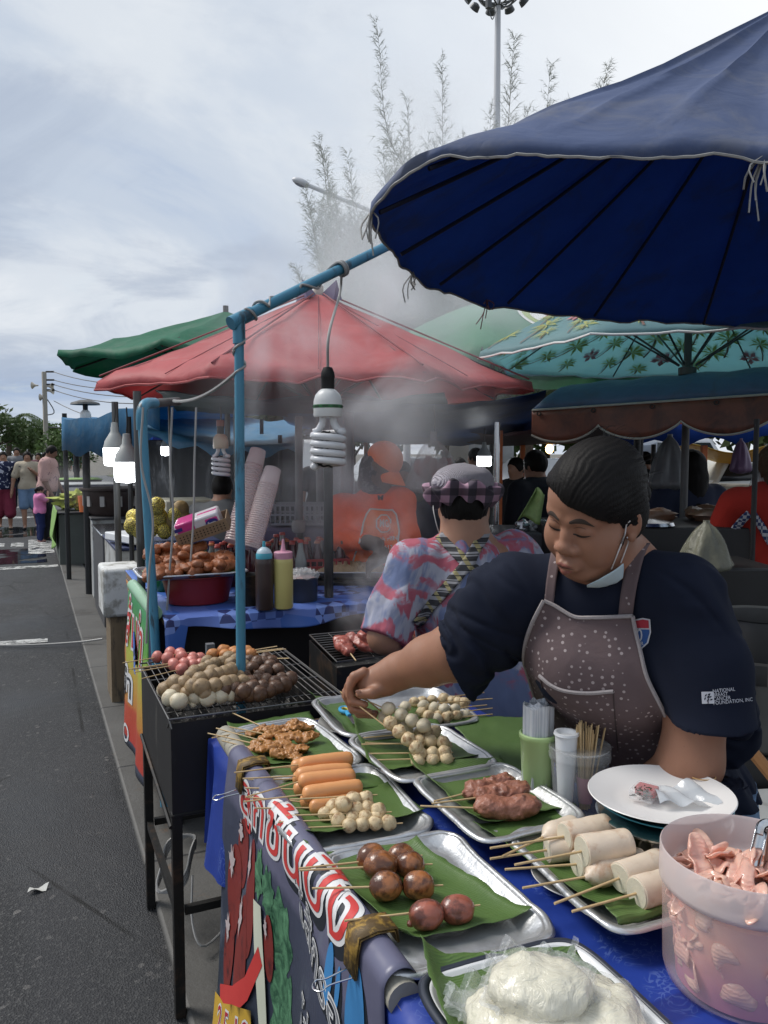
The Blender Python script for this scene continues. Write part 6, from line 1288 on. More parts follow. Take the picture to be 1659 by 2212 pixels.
# ================================================================ other people
SK2 = m_skin('tan_skin', (.34, .19, .125)); SK3 = m_skin('dark_skin', (.17, .09, .06))
def person(label, foot, h, face, top, bottom, hair='short', arms=None, legs=None, skin=None, sleeve=.45, shorts=0, girth=1.0, vox=None, group=None, shoes=None, lean=0, head=(0, 0), skirt=False, female=False, hat=None, folds_=.006):
    """a standing or walking figure; face: the direction (x, y) it looks; arms: for left and right the elbow and wrist in body heights
    (out to the side, forward, up from the ground)"""
    f = unit(np.array([*face, 0.0])); l = np.array([-f[1], f[0], 0]); u = np.array([0, 0, 1.0]); B = np.array([*foot, 0.0]); vx = vox or h*.0075
    def P(x, y, z): return B+(l*x+f*(y+lean*max(0, z-.5))+u*z)*h
    o = thing('person', B, label, 'person', group); g = girth
    arms = arms or [((.15, .0, .63), (.155, .03, .49)), ((.15, .0, .63), (.155, .03, .49))]
    legs = legs or [((.055, .01, .28), (.055, -.01, .045)), ((.055, .01, .28), (.055, -.01, .045))]
    lo = np.minimum(P(-.5, -.5, 0), P(.5, .5, 1.05)); hi = np.maximum(P(-.5, -.5, 0), P(.5, .5, 1.05)); lo = np.minimum(lo, B-(h*.55, h*.55, 0)); hi = np.maximum(hi, B+(h*.55, h*.55, h*1.06))
    pts = [P(0, .2, 1.04), P(-.22, -.14, -.01), P(.22, .14, 1.03)]
    for i, sx in enumerate((1, -1)):
        for q in arms[i]: pts.append(P(q[0]*sx, q[1], q[2]))
        for q in legs[i]: pts.append(P(q[0]*sx, q[1], q[2])); pts.append(P(q[0]*sx, q[1]+.1, 0))
    A = np.array(pts); lo, hi = A.min(0)-h*.12, A.max(0)+h*.12; lo[2] = max(lo[2], -.02)
    s = SDF(lo, hi, vx); r = lambda x: x*h
    hx, hyy = head; hc = P(hx*.02, .012+hyy*.03, .930); fh = unit(f+l*hx-u*hyy*.6); HM = axes(z=fh, y=(0, 0, 1))     # columns: side, up, face
    s.ell(hc, np.array((.043, .058, .053))*h, HM, .012*h); s.ell(hc+HM@np.array((0, -.028, .012))*h, np.array((.036, .042, .040))*h, HM, .012*h)
    s.cone(hc+HM@np.array((0, .002, .049))*h, hc+HM@np.array((0, -.017, .060))*h, r(.006), r(.0085), .008*h)
    for sx in (1, -1):
        s.ell(hc+HM@np.array((.044*sx, -.008, -.006))*h, np.array((.006, .017, .010))*h, HM, .004*h); s.ell(hc+HM@np.array((.019*sx, .004, .057))*h, np.array((.010, .006, .008))*h, HM, .006*h, True)
    s.cone(hc+HM@np.array((0, -.03, -.01))*h, P(0, -.008, .845), r(.031), r(.036), .02*h)
    s.cone(P(.085*g, -.005, .815), P(-.085*g, -.005, .815), r(.042), r(.042), .03*h); s.cone(P(0, 0, .78), P(0, .005*g, .60), r(.085*g), r(.078*g), .04*h); s.cone(P(.035, 0, .53), P(-.035, 0, .53), r(.072*g), r(.072*g), .04*h)
    AR = []
    for i, sx in enumerate((1, -1)):
        sh_ = P(.108*g*sx, -.005, .812); e, w = [P(q[0]*sx, q[1], q[2]) for q in arms[i]]; AR.append((sh_, e, w)); s.chain([sh_, e, w], [r(.033*g), r(.026*g), r(.018)], .015*h)
        d = unit(w-e); s.cone(w, w+d*r(.045), r(.018), r(.019), .01*h); s.chain([w+d*r(.04), w+d*r(.095)+f*r(.008)], [r(.019), r(.009)], .008*h); s.cone(w+d*r(.015)+f*r(.012), w+d*r(.055)+f*r(.032), r(.009), r(.006), .006*h)
        hp_ = P(.052*sx, 0, .50); k, a = [P(q[0]*sx, q[1], q[2]) for q in legs[i]]; s.chain([hp_, k, a], [r(.056*g), r(.036*g), r(.022)], .02*h); s.cone(a-u*r(.022), a-u*r(.028)+f*r(.075), r(.019), r(.014), .01*h)
    obj('body', s.mesh(), skin or SK2, o, ang=180)
    # shirt
    s = SDF(lo, hi, vx); i_ = r(.012)
    s.cone(P(.085*g, -.005, .812), P(-.085*g, -.005, .812), r(.045)+i_*.3, r(.045)+i_*.3, .03*h); s.cone(P(0, 0, .78), P(0, .005, .60), r(.085*g)+i_, r(.080*g)+i_, .04*h); s.cone(P(.03, 0, .54), P(-.03, 0, .54), r(.078*g)+i_, r(.078*g)+i_, .04*h)
    if female:
        for sx in (1, -1): s.ell(P(.042*sx, .06, .735), r(.04), None, .03*h)
    for sh_, e, w in AR:
        if sleeve <= 1: s.cone(sh_, sh_+(e-sh_)*max(.3, sleeve*1.4), r(.036*g)+i_, r(.033*g)+i_*1.3, .02*h)
        else: s.chain([sh_, e, e+(w-e)*(sleeve-1)], [r(.034*g)+i_, r(.029*g)+i_, r(.022)+i_], .02*h)
    s.warp(lambda X: fbm(np.stack([X[:, 0]*9, X[:, 1]*9, X[:, 2]*4], 1)+B, 3, int(abs(B[0])*10) % 17)*folds_*1.4)
    s.cut(P(0, 0, .51 if not skirt else .53), (0, 0, -1)); obj('shirt', s.mesh(), top, o, ang=180)
    s = SDF(lo, hi, vx); s.cone(P(.035, 0, .535), P(-.035, 0, .535), r(.073*g)+i_, r(.073*g)+i_, .03*h)
    for i, sx in enumerate((1, -1)):
        hp_ = P(.052*sx, 0, .50); k, a = [P(q[0]*sx, q[1], q[2]) for q in legs[i]]
        if shorts: s.cone(hp_, hp_+(k-hp_)*shorts, r(.058*g)+i_, r(.046*g)+i_*1.4, .02*h)
        else: s.chain([hp_, k, a+u*r(.01)], [r(.056*g)+i_, r(.038*g)+i_, r(.027)+i_], .02*h)
    s.warp(lambda X: fbm(X*8+B, 2, 3)*folds_); s.cut(P(0, 0, .60), (0, 0, 1)); obj('trousers', s.mesh(), bottom, o, ang=180)
    if shoes is not False:
        gs = MB()
        for i, sx in enumerate((1, -1)): a = P(legs[i][1][0]*sx, legs[i][1][1], legs[i][1][2]); gs.ell(np.array([*(a+f*r(.03))[:2], max(r(.014), a[2]-r(.032))]), np.array((.026, .066, .016))*h, axes(z=(0, 0, 1), y=f)); obj('shoe', gs, shoes or DARKPOLE, o); gs = MB()
    if hair:
        s = SDF(hc-h*.3, hc+h*.14, max(vx*.8, .004)); s.ell(hc+HM@np.array((0, .008, -.004))*h, np.array((.049, .060, .058))*h, HM, .01*h)
        if hair == 'long': s.chain([hc+HM@np.array((0, .01, -.03))*h, hc-u*r(.05)-fh*r(.04), P(0, -.065*g, .74)], [r(.052), r(.052), r(.04)], .02*h)
        if hair == 'bob': s.chain([hc+HM@np.array((0, .0, -.02))*h, hc-u*r(.05)-fh*r(.025)], [r(.052), r(.045)], .02*h)
        if hair == 'tail': s.chain([hc-fh*r(.05)+u*r(.02), hc-fh*r(.085)-u*r(.02), hc-fh*r(.075)-u*r(.09)], [r(.024), r(.022), r(.01)], .012*h)
        if hair == 'bun': s.ell(hc-fh*r(.062)+u*r(.015), r(.027), None, .008*h)
        s.ell(hc+HM@np.array((0, -.030, .062))*h, np.array((.060, .056, .052))*h, HM, .006*h, True)
        if hair in ('short', 'bun', 'tail'): s.ell(hc+HM@np.array((0, -.070, .0))*h, np.array((.08, .05, .05))*h, HM, .006*h, True)
        s.warp(lambda X: np.abs(fbm(np.stack([X[:, 0]*60, X[:, 1]*60, X[:, 2]*12], 1), 2, 2))*-.004); obj('hair', s.mesh(), HAIR, o, ang=180)
    if hat: hat(o, hc, HM, h)
    return o
def cl(name, a, b2=None, scale=25, lo=.55, hi=.62, feat='noise', a2=None, sheen=.0, bumpy=.3):
    b = NB(name); c = b.mix(b.noise(8, 4), sh(a, .85), sh(a, 1.15))
    if a2: c = b.mix(b.step(b.noise(4, 3), .45, .55), c, a2)
    if b2: c = b.mix(b.step(b.noise(scale, 3, .5, .6), lo, hi) if feat == 'noise' else b.step(b.voro(scale), lo, hi), c, b2)
    b.P(col=c, rough=.88, spec=.2).bump(b.noise(9, 4), bumpy, .02); return b.m
TDIR = (-.12, -1)          # they come down the street towards the camera
gW = 'people walking on the street'
w1 = Z(12, 1142, 0); person('old woman in a navy floral shirt and maroon cropped trousers at the left edge', w1[:2], 1.60, (.05, -1), cl('navy_floral', (.02, .025, .06), (.45, .47, .55), 13, .56, .60), cl('maroon_cotton', (.19, .03, .055)), 'short', [((.19, .04, .66), (.20, .10, .53)), ((.19, .02, .66), (.2, .07, .53))], [((.06, .05, .28), (.06, .04, .05)), ((.06, -.02, .28), (.06, -.07, .06))], sleeve=1.3, shorts=1.35, girth=1.15, group=gW, shoes=M('tan_sandal', (.35, .24, .16)), skin=SK2)
w2 = Z(64, 1142, 0); person('woman in a beige t-shirt and denim shorts walking, hand at her chest', w2[:2], 1.60, (-.05, -1), cl('beige_print', (.44, .38, .29), (.14, .12, .12), 9, .68, .72), M('light_denim', (.13, .21, .33)), 'bob', [((.16, .03, .66), (.07, .12, .74)), ((.17, .0, .64), (.19, .02, .50))], [((.065, .0, .28), (.09, -.05, .06)), ((.055, .05, .28), (.05, .06, .05))], sleeve=.5, shorts=.9, group=gW, female=True)
w3 = Z(104, 1166, 0); person('man in a pink printed shirt and dark trousers standing side on in the road', w3[:2], 1.70, (1, -.35), cl('pink_print', (.52, .33, .30), (.25, .15, .17), 14, .60, .64), M('dark_trousers', (.02, .022, .03), .85), 'short', [((.13, .05, .63), (.12, .13, .50)), ((.13, .02, .62), (.13, .10, .47))], sleeve=.55, girth=1.05, lean=.08, head=(0, .6), group=gW, skin=SK3)
w4 = Z(88, 1170, 0); person('small girl in a pink t-shirt and navy trousers, her hands at her face', w4[:2], .98, (1, .25), M('bubblegum_pink', (.68, .22, .42), .85, 0, .1, 8), cl('navy_spots', (.02, .03, .10), (.45, .45, .5), 16, .70, .74), 'tail', [((.13, .10, .74), (.05, .14, .86)), ((.13, .10, .74), (.05, .14, .86))], sleeve=.5, girth=1.12, group=gW, shoes=M('pink_sandal', (.45, .22, .2)), head=(0, .4))
w5 = Z(40, 1105, 0); person('man in a grey long sleeved shirt walking behind the others', w5[:2], 1.72, (0, -1), M('grey_shirt', (.17, .17, .18), .85), M('dark_trousers', (.02, .022, .03)), 'short', sleeve=1.6, group=gW, legs=[((.055, .05, .28), (.055, .05, .05)), ((.055, -.02, .28), (.055, -.1, .07))])
w6 = Z(86, 1095, 0); person('woman in a maroon top walking behind the beige t-shirt', w6[:2], 1.58, (-.1, -1), M('maroon_top', (.10, .03, .045), .85), M('dark_trousers', (.02, .022, .03)), 'bun', sleeve=.6, group=gW, girth=1.05)
w7 = Z(99, 1085, 0); person('person in a white and lilac top, half hidden by the man in pink', w7[:2], 1.6, (.3, 1), cl('lilac_white', (.45, .43, .52), (.6, .6, .62), 6), M('grey_jeans', (.12, .13, .16)), 'bun', sleeve=.6, group=gW)
w8 = Z(136, 1052, 0); person('person all in black standing by the far stall post', w8[:2], 1.66, (.4, 1), M('black_cotton', (.014, .014, .016), .9), M('black_cotton', (.014, .014, .016), .9), 'short', [((.15, .0, .65), (.17, .06, .52)), ((.15, 0, .65), (.17, .06, .52))], shorts=.8, group=gW, shoes=M('pale_shoe', (.4, .4, .4)))
w9 = Z(166, 1040, 0); person('woman in a teal t-shirt and dark shorts far down the street', w9[:2], 1.62, (-.2, -1), M('teal_cotton', (.06, .38, .36), .85), M('black_cotton', (.014, .014, .016)), 'bun', shorts=.6, group=gW, shoes=M('pale_shoe', (.4, .4, .4)))
# the woman in the tie-dyed shirt, seen from behind
b = NB('tie_dyed_cotton'); p = b.co((1, 1, 1)); sx_, sy_, sz_ = b.sep(p)[0:3]
n1 = b.noise(4.2, 4, .55, 1.6, b.co((1.6, 1.6, .8))); n2 = b.noise(10, 4, .6, .8, b.co((1, 1, 1.5), loc=(4, 4, 4))); n3 = b.noise(3.6, 4, .6, 1.4, b.co((1, 1, .8), loc=(9, 2, 5)))
band = b.math('SINE', b.math('ADD', b.math('MULTIPLY', sz_, 46.0), b.math('MULTIPLY', n1, 15.0)))
c = b.mix(b.noise(6, 3), (.33, .34, .41), (.44, .44, .51)); c = b.mix(b.math('MULTIPLY', b.step(n3, .44, .56), .85), c, (.11, .155, .30)); c = b.mix(b.math('MULTIPLY', b.math('MULTIPLY', b.step(band, -.25, .45), b.step(n2, .34, .5)), b.step(n3, .64, .50)), c, (.40, .11, .15))
b.P(col=c, rough=.9, spec=.15).bump(b.noise(7, 4, .6, 0, b.co((1, 1, .35))), .5, .03); TIED = b.m
tdc = D(1000, 1330, 2.72); td = thing('person', np.array([*D(1000, 1330, 2.8)[:2], 0]), 'woman in a pink and blue tie-dyed t-shirt seen from behind at her grill', 'person')
def pd(x, y, d): return D(x, y, d)
THC = pd(1002, 1085, 2.80); TN = pd(1005, 1165, 2.79); TL, TR = pd(893, 1225, 2.74), pd(1112, 1205, 2.86); TC, TB, TP = pd(1008, 1300, 2.80), pd(1025, 1470, 2.84), pd(1035, 1680, 2.88)
TLE, TLW = pd(832, 1375, 2.66), pd(905, 1405, 2.95); TRE, TRW = pd(1165, 1330, 2.95), pd(1120, 1420, 3.15)
lo = np.array([.75, 1.9, .45]); hi = np.array([2.25, 3.4, 1.62]); s = SDF(lo, hi, .0065); HMt = axes(z=unit(cam2w((.1, -.05, 1))), y=(0, 0, 1))
s.ell(THC, (.078, .105, .098), HMt, .02); s.ell(THC+(0, 0, -.05), (.072, .06, .08), HMt, .02); s.cone(THC-(0, 0, .05), TN, .064, .068, .03)
for sx in (1, -1): s.ell(THC+HMt@np.array((.080*sx, -.025, .012)), (.011, .030, .018), HMt, .006)
s.cone(TN, TC, .08, .15, .06); s.cone(TL, TR, .08, .08, .05); s.chain([TC, TB, TP], [.165, .18, .18], .06); s.chain([TL, TLE, TLW], [.07, .055, .036], .03); s.chain([TR, TRE, TRW], [.07, .055, .036], .03)
for W_, E2 in ((TLW, TLE), (TRW, TRE)):
    d = unit(W_-E2); s.cone(W_, W_+d*.07, .036, .032, .02)
    for q in range(4): s.chain([W_+d*.06+np.array([0, 0, .02-.013*q]), W_+d*.12+np.array([0, 0, .015-.013*q]), W_+d*.14+np.array([0, 0, -.01-.012*q])], [.010, .009, .008], .006)
    s.chain([W_+d*.03+RGT*.02, W_+d*.08+RGT*.035], [.012, .009], .008)
obj('body', s.mesh(), SK2, td, ang=180)
s = SDF(lo, hi, .0075); s.cone(TN-(0, 0, .02), TC, .085, .17, .06); s.cone(TL, TR, .087, .087, .06); s.chain([TC, TB, TP], [.185, .20, .205], .07); s.chain([TL, TL*.4+TLE*.6, TLE], [.088, .088, .090], .04); s.chain([TR, TR*.4+TRE*.6, TRE], [.088, .085, .085], .04)
s.warp(lambda X: fbm(np.stack([X[:, 0]*16, X[:, 1]*16, X[:, 2]*5], 1), 3, 12)*.010); cutlocal(s, TLE-(0, 0, .01), unit(TLE-TL), .2); cutlocal(s, TRE, unit(TRE-TR), .2); s.cut(TP, (0, 0, -1))
tv = s.mesh(); obj('shirt', tv, TIED, td, ang=180); tt_ = bvh(tv)
obj('collar', MB().tube([TN+(0, 0, -.006)+RGT*.083*cos(a)+(FWD*np.array([1, 1, 0]))*.08*sin(a)+np.array([0, 0, .012*sin(a)]) for a in np.linspace(0, 2*pi, 36)], .011, 8, False), TIED, td)
obj('trousers', MB().tube([TP+(0, 0, .05), TP-(0, 0, .2), TP*np.array([1, 1, 0])+(0, 0, .35), TP*np.array([1, 1, 0])+(0, 0, .03)], [.19, .2, .17, .14], 24), M('dark_trousers', (.02, .022, .03)), td)
b = NB('plaid_strap'); w1_ = b.step(b.wave(11, 0, 0, d='Z'), .50, .56); w2_ = b.step(b.wave(7, 0, 0, co=b.co(rot=(0, .9, .6), loc=(.2, .1, 0)), d='X'), .80, .84); w3_ = b.step(b.wave(19, 0, 0, d='Z', co=b.co(loc=(0, 0, .3))), .9, .94)
c = b.mix(w1_, (.03, .03, .035), (.27, .27, .29)); c = b.mix(w2_, c, (.30, .26, .13)); c = b.mix(w3_, c, (.015, .015, .018)); b.P(col=c, rough=.85); PLAID = b.m
for nm, pl, w in (('left', [(930, 1132), (955, 1165), (985, 1195), (1012, 1222), (1045, 1245), (1085, 1268)], 11), ('right', [(1052, 1122), (1040, 1160), (1022, 1195), (1005, 1225), (970, 1268), (930, 1310), (898, 1350)], 13)):
    C2 = curve([(*q, 0) for q in pl], 40)[:, :2]; T2 = np.gradient(C2, axis=0); T2 /= np.linalg.norm(T2, axis=1)[:, None]; N2 = np.stack([-T2[:, 1], T2[:, 0]], 1); V = [[hit(tt_, CAMP, ray(*(c_+n_*e)), .006 if nm == 'left' else .009) for e in np.linspace(-w, w, 6)] for c_, n_ in zip(C2, N2)]
    V = [r_ for r_ in V if all(q is not None for q in r_)]; obj('apron_strap', MB().sheet(V), PLAID, td, solid=.002, ang=80)
KNIT = NB('lilac_knit'); KNIT.P(col=KNIT.mix(KNIT.noise(40, 3), (.36, .33, .37), (.50, .47, .52)), rough=.95).bump(KNIT.wave(70, .6, 2, d='X'), 1.0, .004); KNIT = KNIT.m
b = NB('gingham_frill'); gx = b.step(b.math('SINE', b.math('MULTIPLY', b.sep(b.co(rot=(0, 0, YAW)))[0], 105.0)), -.1, .1); gz = b.step(b.math('SINE', b.math('MULTIPLY', b.sep(b.co())[2], 125.0)), -.1, .1)
c = b.mix(gx, (.42, .26, .34), (.09, .07, .095)); c = b.mix(b.math('MULTIPLY', gz, .75), c, (.022, .02, .026)); b.P(col=c, rough=.9); GING2 = b.m
hat = thing('cook_hat', THC+(0, 0, .03), 'lilac knitted hat with a pink and black gingham frill on the tie-dyed woman', 'hat'); hcn = pd(1000, 1050, 2.80)
obj('crown', MB().ell(hcn+(0, 0, .012), (.112, .122, .066), HMt[:, [0, 2, 1]], 40, 20, lambda V: .04*fbm(V*3, 2, 3)), KNIT, hat)
obj('frill', MB().grid(lambda u, v: hcn+HMt@np.array([(.098+.042*sin(pi*v)+.007*sin(2*pi*u*13))*cos(2*pi*u), -.003-.062*v+.020*sin(pi*v)+.012*sin(2*pi*u*9+v*2)+.012*sin(2*pi*u*3), (.112+.042*sin(pi*v)+.007*sin(2*pi*u*13))*sin(2*pi*u)]), 160, 12, True), GING2, hat)
obj('hair', MB().ell(THC+(0, 0, -.035), (.083, .07, .098), HMt[:, [0, 2, 1]][:, [0, 1, 2]], 30, 16), HAIR, td) if False else None
s = SDF(THC-.16, THC+.14, .005); s.ell(THC+(0, 0, .0), (.083, .10, .103), HMt, .01); s.cone(THC-(0, 0, .03)-FWD*.022, THC-(0, 0, .115)-FWD*.022, .074, .060, .02); s.ell(THC+FWD*.10-(0, 0, .06), (.1, .1, .09), None, .01, True); s.warp(lambda X: -.004*np.abs(fbm(np.stack([X[:, 0]*90, X[:, 1]*90, X[:, 2]*10], 1), 2, 1)))
obj('hair', s.mesh(), HAIR, td, ang=180); obj('ear_loop', MB().tube(curve([pd(937, 1085, 2.78), pd(936, 1100, 2.73), pd(942, 1130, 2.72), pd(948, 1150, 2.74)], 12), .0018, 5), M('white_elastic', (.62, .60, .58)), td)
# the cook in orange in the smoke
ORC = cl('orange_jersey', (.85, .12, .03)); ORA = cl('orange_apron', (.88, .21, .06)); oc = thing('person', np.array([*D(800, 1200, 4.3)[:2], 0]), 'cook in an orange jersey and orange apron bending over a smoky grill', 'person')
q = lambda x, y, d=4.25: D(x, y, d)
OH, ON = q(818, 1012, 4.2), q(805, 1070); OL, ORR = q(742, 1098, 4.35), q(862, 1085, 4.2); OC_, OB_, OP_ = q(800, 1125), q(800, 1215), q(805, 1330); OE, OW = q(738, 1165, 4.15), q(795, 1172, 3.95); RE, RW = q(880, 1160, 4.1), q(825, 1200, 3.92)
lo, hi = np.array([.9, 3.2, .5]), np.array([2.6, 4.8, 1.75]); s = SDF(lo, hi, .009); fo = unit(cam2w((.74, -.42, -.52))); HMo = axes(z=fo, y=(0, 0, 1))
s.ell(OH, (.076, .105, .095), HMo, .02); s.ell(OH+HMo@np.array((0, -.05, .03)), (.065, .06, .06), HMo, .02); s.cone(OH+HMo@np.array((0, -.0, .09)), OH+HMo@np.array((0, -.035, .108)), .01, .014, .01); s.cone(OH-(0, 0, .05), ON, .055, .06, .02); s.cone(OL, ORR, .07, .07, .05); s.chain([OC_, OB_, OP_], [.13, .14, .15], .05)
s.chain([OL, OE, OW], [.062, .05, .035], .02); s.chain([ORR, RE, RW], [.062, .05, .035], .02)
for W_, E2 in ((OW, OE), (RW, RE)):
    d = unit(W_-E2); s.cone(W_, W_+d*.07, .035, .034, .02)
    for k in range(4): s.chain([W_+d*.06+np.array([0, 0, .022-.014*k]), W_+d*.12+np.array([0, 0, .012-.014*k]), W_+d*.12+np.array([0, 0, -.02-.012*k])], [.012, .011, .010], .006)
obj('body', s.mesh(), M('grey_sleeve_skin', (.14, .10, .08), .7), oc, ang=180)
s = SDF(lo, hi, .009); s.cone(OL, ORR, .08, .08, .05); s.cone(ON-(0, 0, .03), OC_, .07, .14, .05); s.chain([OC_, OB_, OP_], [.15, .16, .165], .05); s.chain([OL, OE, OE*.15+OW*.85], [.076, .064, .045], .03); s.chain([ORR, RE, RE*.15+RW*.85], [.076, .064, .045], .03); s.warp(lambda X: fbm(X*9, 3, 5)*.012); ov = s.mesh(); obj('shirt', ov, ORC, oc, ang=180); ot = bvh(ov)
gp = MB()
obj('trousers', MB().tube([OP_+(0, 0, .02), OP_*np.array([1, 1, 0])+(0, 0, .03)], [.155, .13], 20), M('dark_trousers', (.02, .022, .03)), oc)
Ap = [[hit(ot, CAMP, ray(x0+(x1-x0)*k/9, y), .010) for k in range(10)] for y, x0, x1 in [(1102, 800, 850), (1112, 792, 858), (1130, 786, 862), (1150, 782, 862), (1170, 778, 858), (1195, 770, 856), (1212, 765, 856)]]
Ap = fill(Ap); apo = obj('apron', MB().sheet(Ap), ORA, oc, ang=80); at_ = bvh(MB().sheet(Ap))
obj('apron_binding', MB().tube(np.vstack([Ap[::-1, 0], Ap[0], Ap[:, -1]]), .005, 6), M('white_binding', (.6, .55, .52), .8), apo)
WP = M('white_logo_print', (.62, .58, .56), .8); oct_ = lambda r_, k=1: [(r_*k*cos(R(22.5+45*i)), r_*1.12*sin(R(22.5+45*i))) for i in range(8)]
px_print('logo_octagon', shape2d(oct_(19)), (829, 1131), at_, .003, WP, apo, 6); px_print('logo_inside', shape2d(oct_(16)), (829, 1131), at_, .005, ORA, apo, 6)
V, F = text2d('MG', 17, .5); px_print('logo_letters', (V, F), (829, 1131), at_, .007, WP, apo, 5, 0, .82, 1.25)
for t_, sz, p_ in (('HUA HIN', 13, (832, 1165)), ('032 5617', 11.5, (826, 1184))): V, F = text2d(t_, sz, .2); px_print('apron_text', (V, F), p_, at_, .003, WP, apo, 6, -.08)
V, F = shape2d([(-7, 5), (-3, 5), (0, 1), (3, 5), (7, 5), (5, -5), (2, -5), (0, -1), (-2, -5), (-5, -5)]); px_print('chest_mark', (V, F), (822, 1076), ot, .004, M('black_cotton', (.014, .014, .016)), oc, 4)
s = SDF(OH-.2, OH+.2, .006); s.ell(OH+HMo@np.array((0, -.01, -.012)), (.080, .112, .096), HMo, .02); s.ell(OH+HMo@np.array((0, -.1, -.0)), (.08, .05, .085), HMo, .03); s.ell(OH+HMo@np.array((0, .03, .105)), (.055, .035, .06), HMo, .01, True); s.warp(lambda X: fbm(X*40, 3, 4)*.004)
obj('face_cover', s.mesh(), cl('grey_patterned_mask', (.07, .07, .075), (.16, .16, .165), 40, .5, .6), oc, ang=180)
cp = thing('cap', OH+(0, 0, .08), 'bright orange baseball cap worn by the cook in the smoke', 'cap'); CO = OH+HMo@np.array((.018, .055, .006)); CAPM = cl('orange_cap_cotton', (.85, .20, .06))
obj('crown', MB().ell(CO, (.088, .098, .104), HMo, 30, 18, lambda V: .015*np.cos(6*np.arctan2(V[:, 0], V[:, 2]))*np.clip(1-np.abs(V[:, 1]), 0, 1)*.3), CAPM, cp)
obj('bill', MB().grid(lambda u, v: CO+HMo@np.array([(.088*(1-.25*v*v))*sin(pi*(u-.5)*.93)*1.0, -.028-.050*v-.030*(2*u-1)**2*1.2, .085*cos(pi*(u-.5))*(1)+v*.085*cos(pi*(u-.5)*.9)]), 24, 8), CAPM, cp, solid=.004)
# shoppers and sellers behind
gB = 'people among the stalls behind'
def bg(label, px, py, d, h, face, *a, **k): p_ = D(px, py, d); return person(label, p_[:2], h, face, *a, group=gB, vox=k.pop('vox', .011), **k)
BLK = M('black_cotton', (.014, .014, .016)); DT = M('dark_trousers', (.02, .022, .03)); fwd2 = FWD[:2]
bg('dark haired man in a dark t-shirt standing close behind the seller', 1160, 980, 5.6, 1.58, (-.2, .9), M('dark_navy_tee', (.012, .014, .022), .9), DT, 'short', girth=1.1)
bg('woman in black beside the orange post, her face turned left', 1118, 980, 7.4, 1.52, (-.9, -.2), BLK, DT, 'bun')
lh = bg('long haired woman in a navy top and pink bag strap with her back turned', 1492, 980, 5.0, 1.58, (.3, 1), M('navy_top', (.015, .022, .05), .9), DT, 'long', girth=1.0)
rs = bg('woman in a red t-shirt with chequered apron straps, right edge', 1682, 980, 3.85, 1.60, (.35, .95), cl('red_cotton', (.34, .026, .018)), M('grey_skirt', (.15, .15, .15), .9), None, [((.15, .08, .64), (.12, .2, .6)), ((.15, .08, .64), (.12, .2, .6))], girth=1.18, female=True)
gn = person  # (kept short)
rp = D(1682, 980, 3.85); rf = unit(np.array([.35, .95, 0])); s = SDF(np.array([*(rp[:2]-.25), 1.05]), np.array([*(rp[:2]+.25), 1.68]), .006); hc_ = np.array([*rp[:2], 1.6*.93])+rf*.02
s.ell(hc_+(0, 0, .012), (.084, .088, .1), None, .01); s.chain([hc_-rf*.03, hc_-rf*.10-(0, 0, .12), hc_-rf*.16-(0, 0, .30), hc_-rf*.165-(0, 0, .40)], [.08, .075, .062, .03], .03); s.warp(lambda X: -.008*np.abs(fbm(np.stack([X[:, 0]*70, X[:, 1]*70, X[:, 2]*6], 1), 3, 2)))
obj('hair', s.mesh(), m_hair('dyed_brown_hair', (.05, .027, .016)), rs, ang=180)
CHK = NB('blue_chequer'); ck = CHK.N('ShaderNodeTexChecker'); ck.inputs['Scale'].default_value = 62; ck.inputs[1].default_value = (.5, .5, .52, 1); ck.inputs[2].default_value = (.03, .045, .13, 1); CHK.L(CHK.co((1, 1, 1), (0, 0, YAW)), ck.inputs[0]); CHK.P(col=ck.outputs[0], rough=.85); CHK = CHK.m
rt_ = [c_ for c_ in rs.children if c_.name.startswith('shirt')][0]; rV = np.array([v.co[:] for v in rt_.data.vertices])+WL[rs.name]; rtree = BVHTree.FromPolygons([tuple(v) for v in rV], [tuple(p_.vertices) for p_ in rt_.data.polygons])
for pl in ([(1578, 1180), (1582, 1150), (1600, 1125), (1618, 1108)], [(1625, 1108), (1645, 1135), (1658, 1160), (1675, 1185)]):
    C2 = curve([(*q_, 0) for q_ in pl], 24)[:, :2]; T2 = np.gradient(C2, axis=0); T2 /= np.linalg.norm(T2, axis=1)[:, None]; V = [[hit(rtree, CAMP, ray(*(c_+np.array([-t_[1], t_[0]])*e)), .008) for e in np.linspace(-8, 8, 5)] for c_, t_ in zip(C2, T2)]; V = [r_ for r_ in V if all(v_ is not None for v_ in r_)]
    if len(V) > 2: obj('apron_strap', MB().sheet(V), CHK, rs, solid=.002)
bg('person in a black t-shirt with a yellow print, seen far between the posts', 722, 985, 11, 1.62, (.2, -1), cl('black_yellow_tee', (.015, .015, .017), (.5, .4, .06), 9, .66, .70), DT, 'short')
bg('person in a dark t-shirt with a pink collar beneath the blue tarpaulin edge', 690, 990, 10.5, 1.60, (0, -1), BLK, DT, 'short')
bg('person in a navy shirt standing behind the plaid hat', 942, 985, 5.4, 1.42, (.1, 1), M('navy_top', (.015, .022, .05)), DT, 'short', girth=1.1)
bg('person in an olive t-shirt half hidden behind the orange cap', 868, 990, 5.6, 1.5, (-.3, -1), M('olive_cotton', (.07, .085, .03), .9), DT, 'short')
bg('person in a grey t-shirt bending behind the tissue box', 478, 1010, 5.3, 1.42, (.5, .8), M('grey_tee', (.15, .155, .16), .9), DT, 'short', girth=1.1)
bg('dark haired shopper far behind the seller\'s left shoulder', 1395, 985, 9.5, 1.58, (-.3, 1), BLK, DT, 'short')
bg('shopper in a blue cap coloured shirt beyond the white lamp', 992, 990, 11, 1.5, (.5, -.8), M('soft_blue_shirt', (.08, .13, .28), .9), DT, 'short')
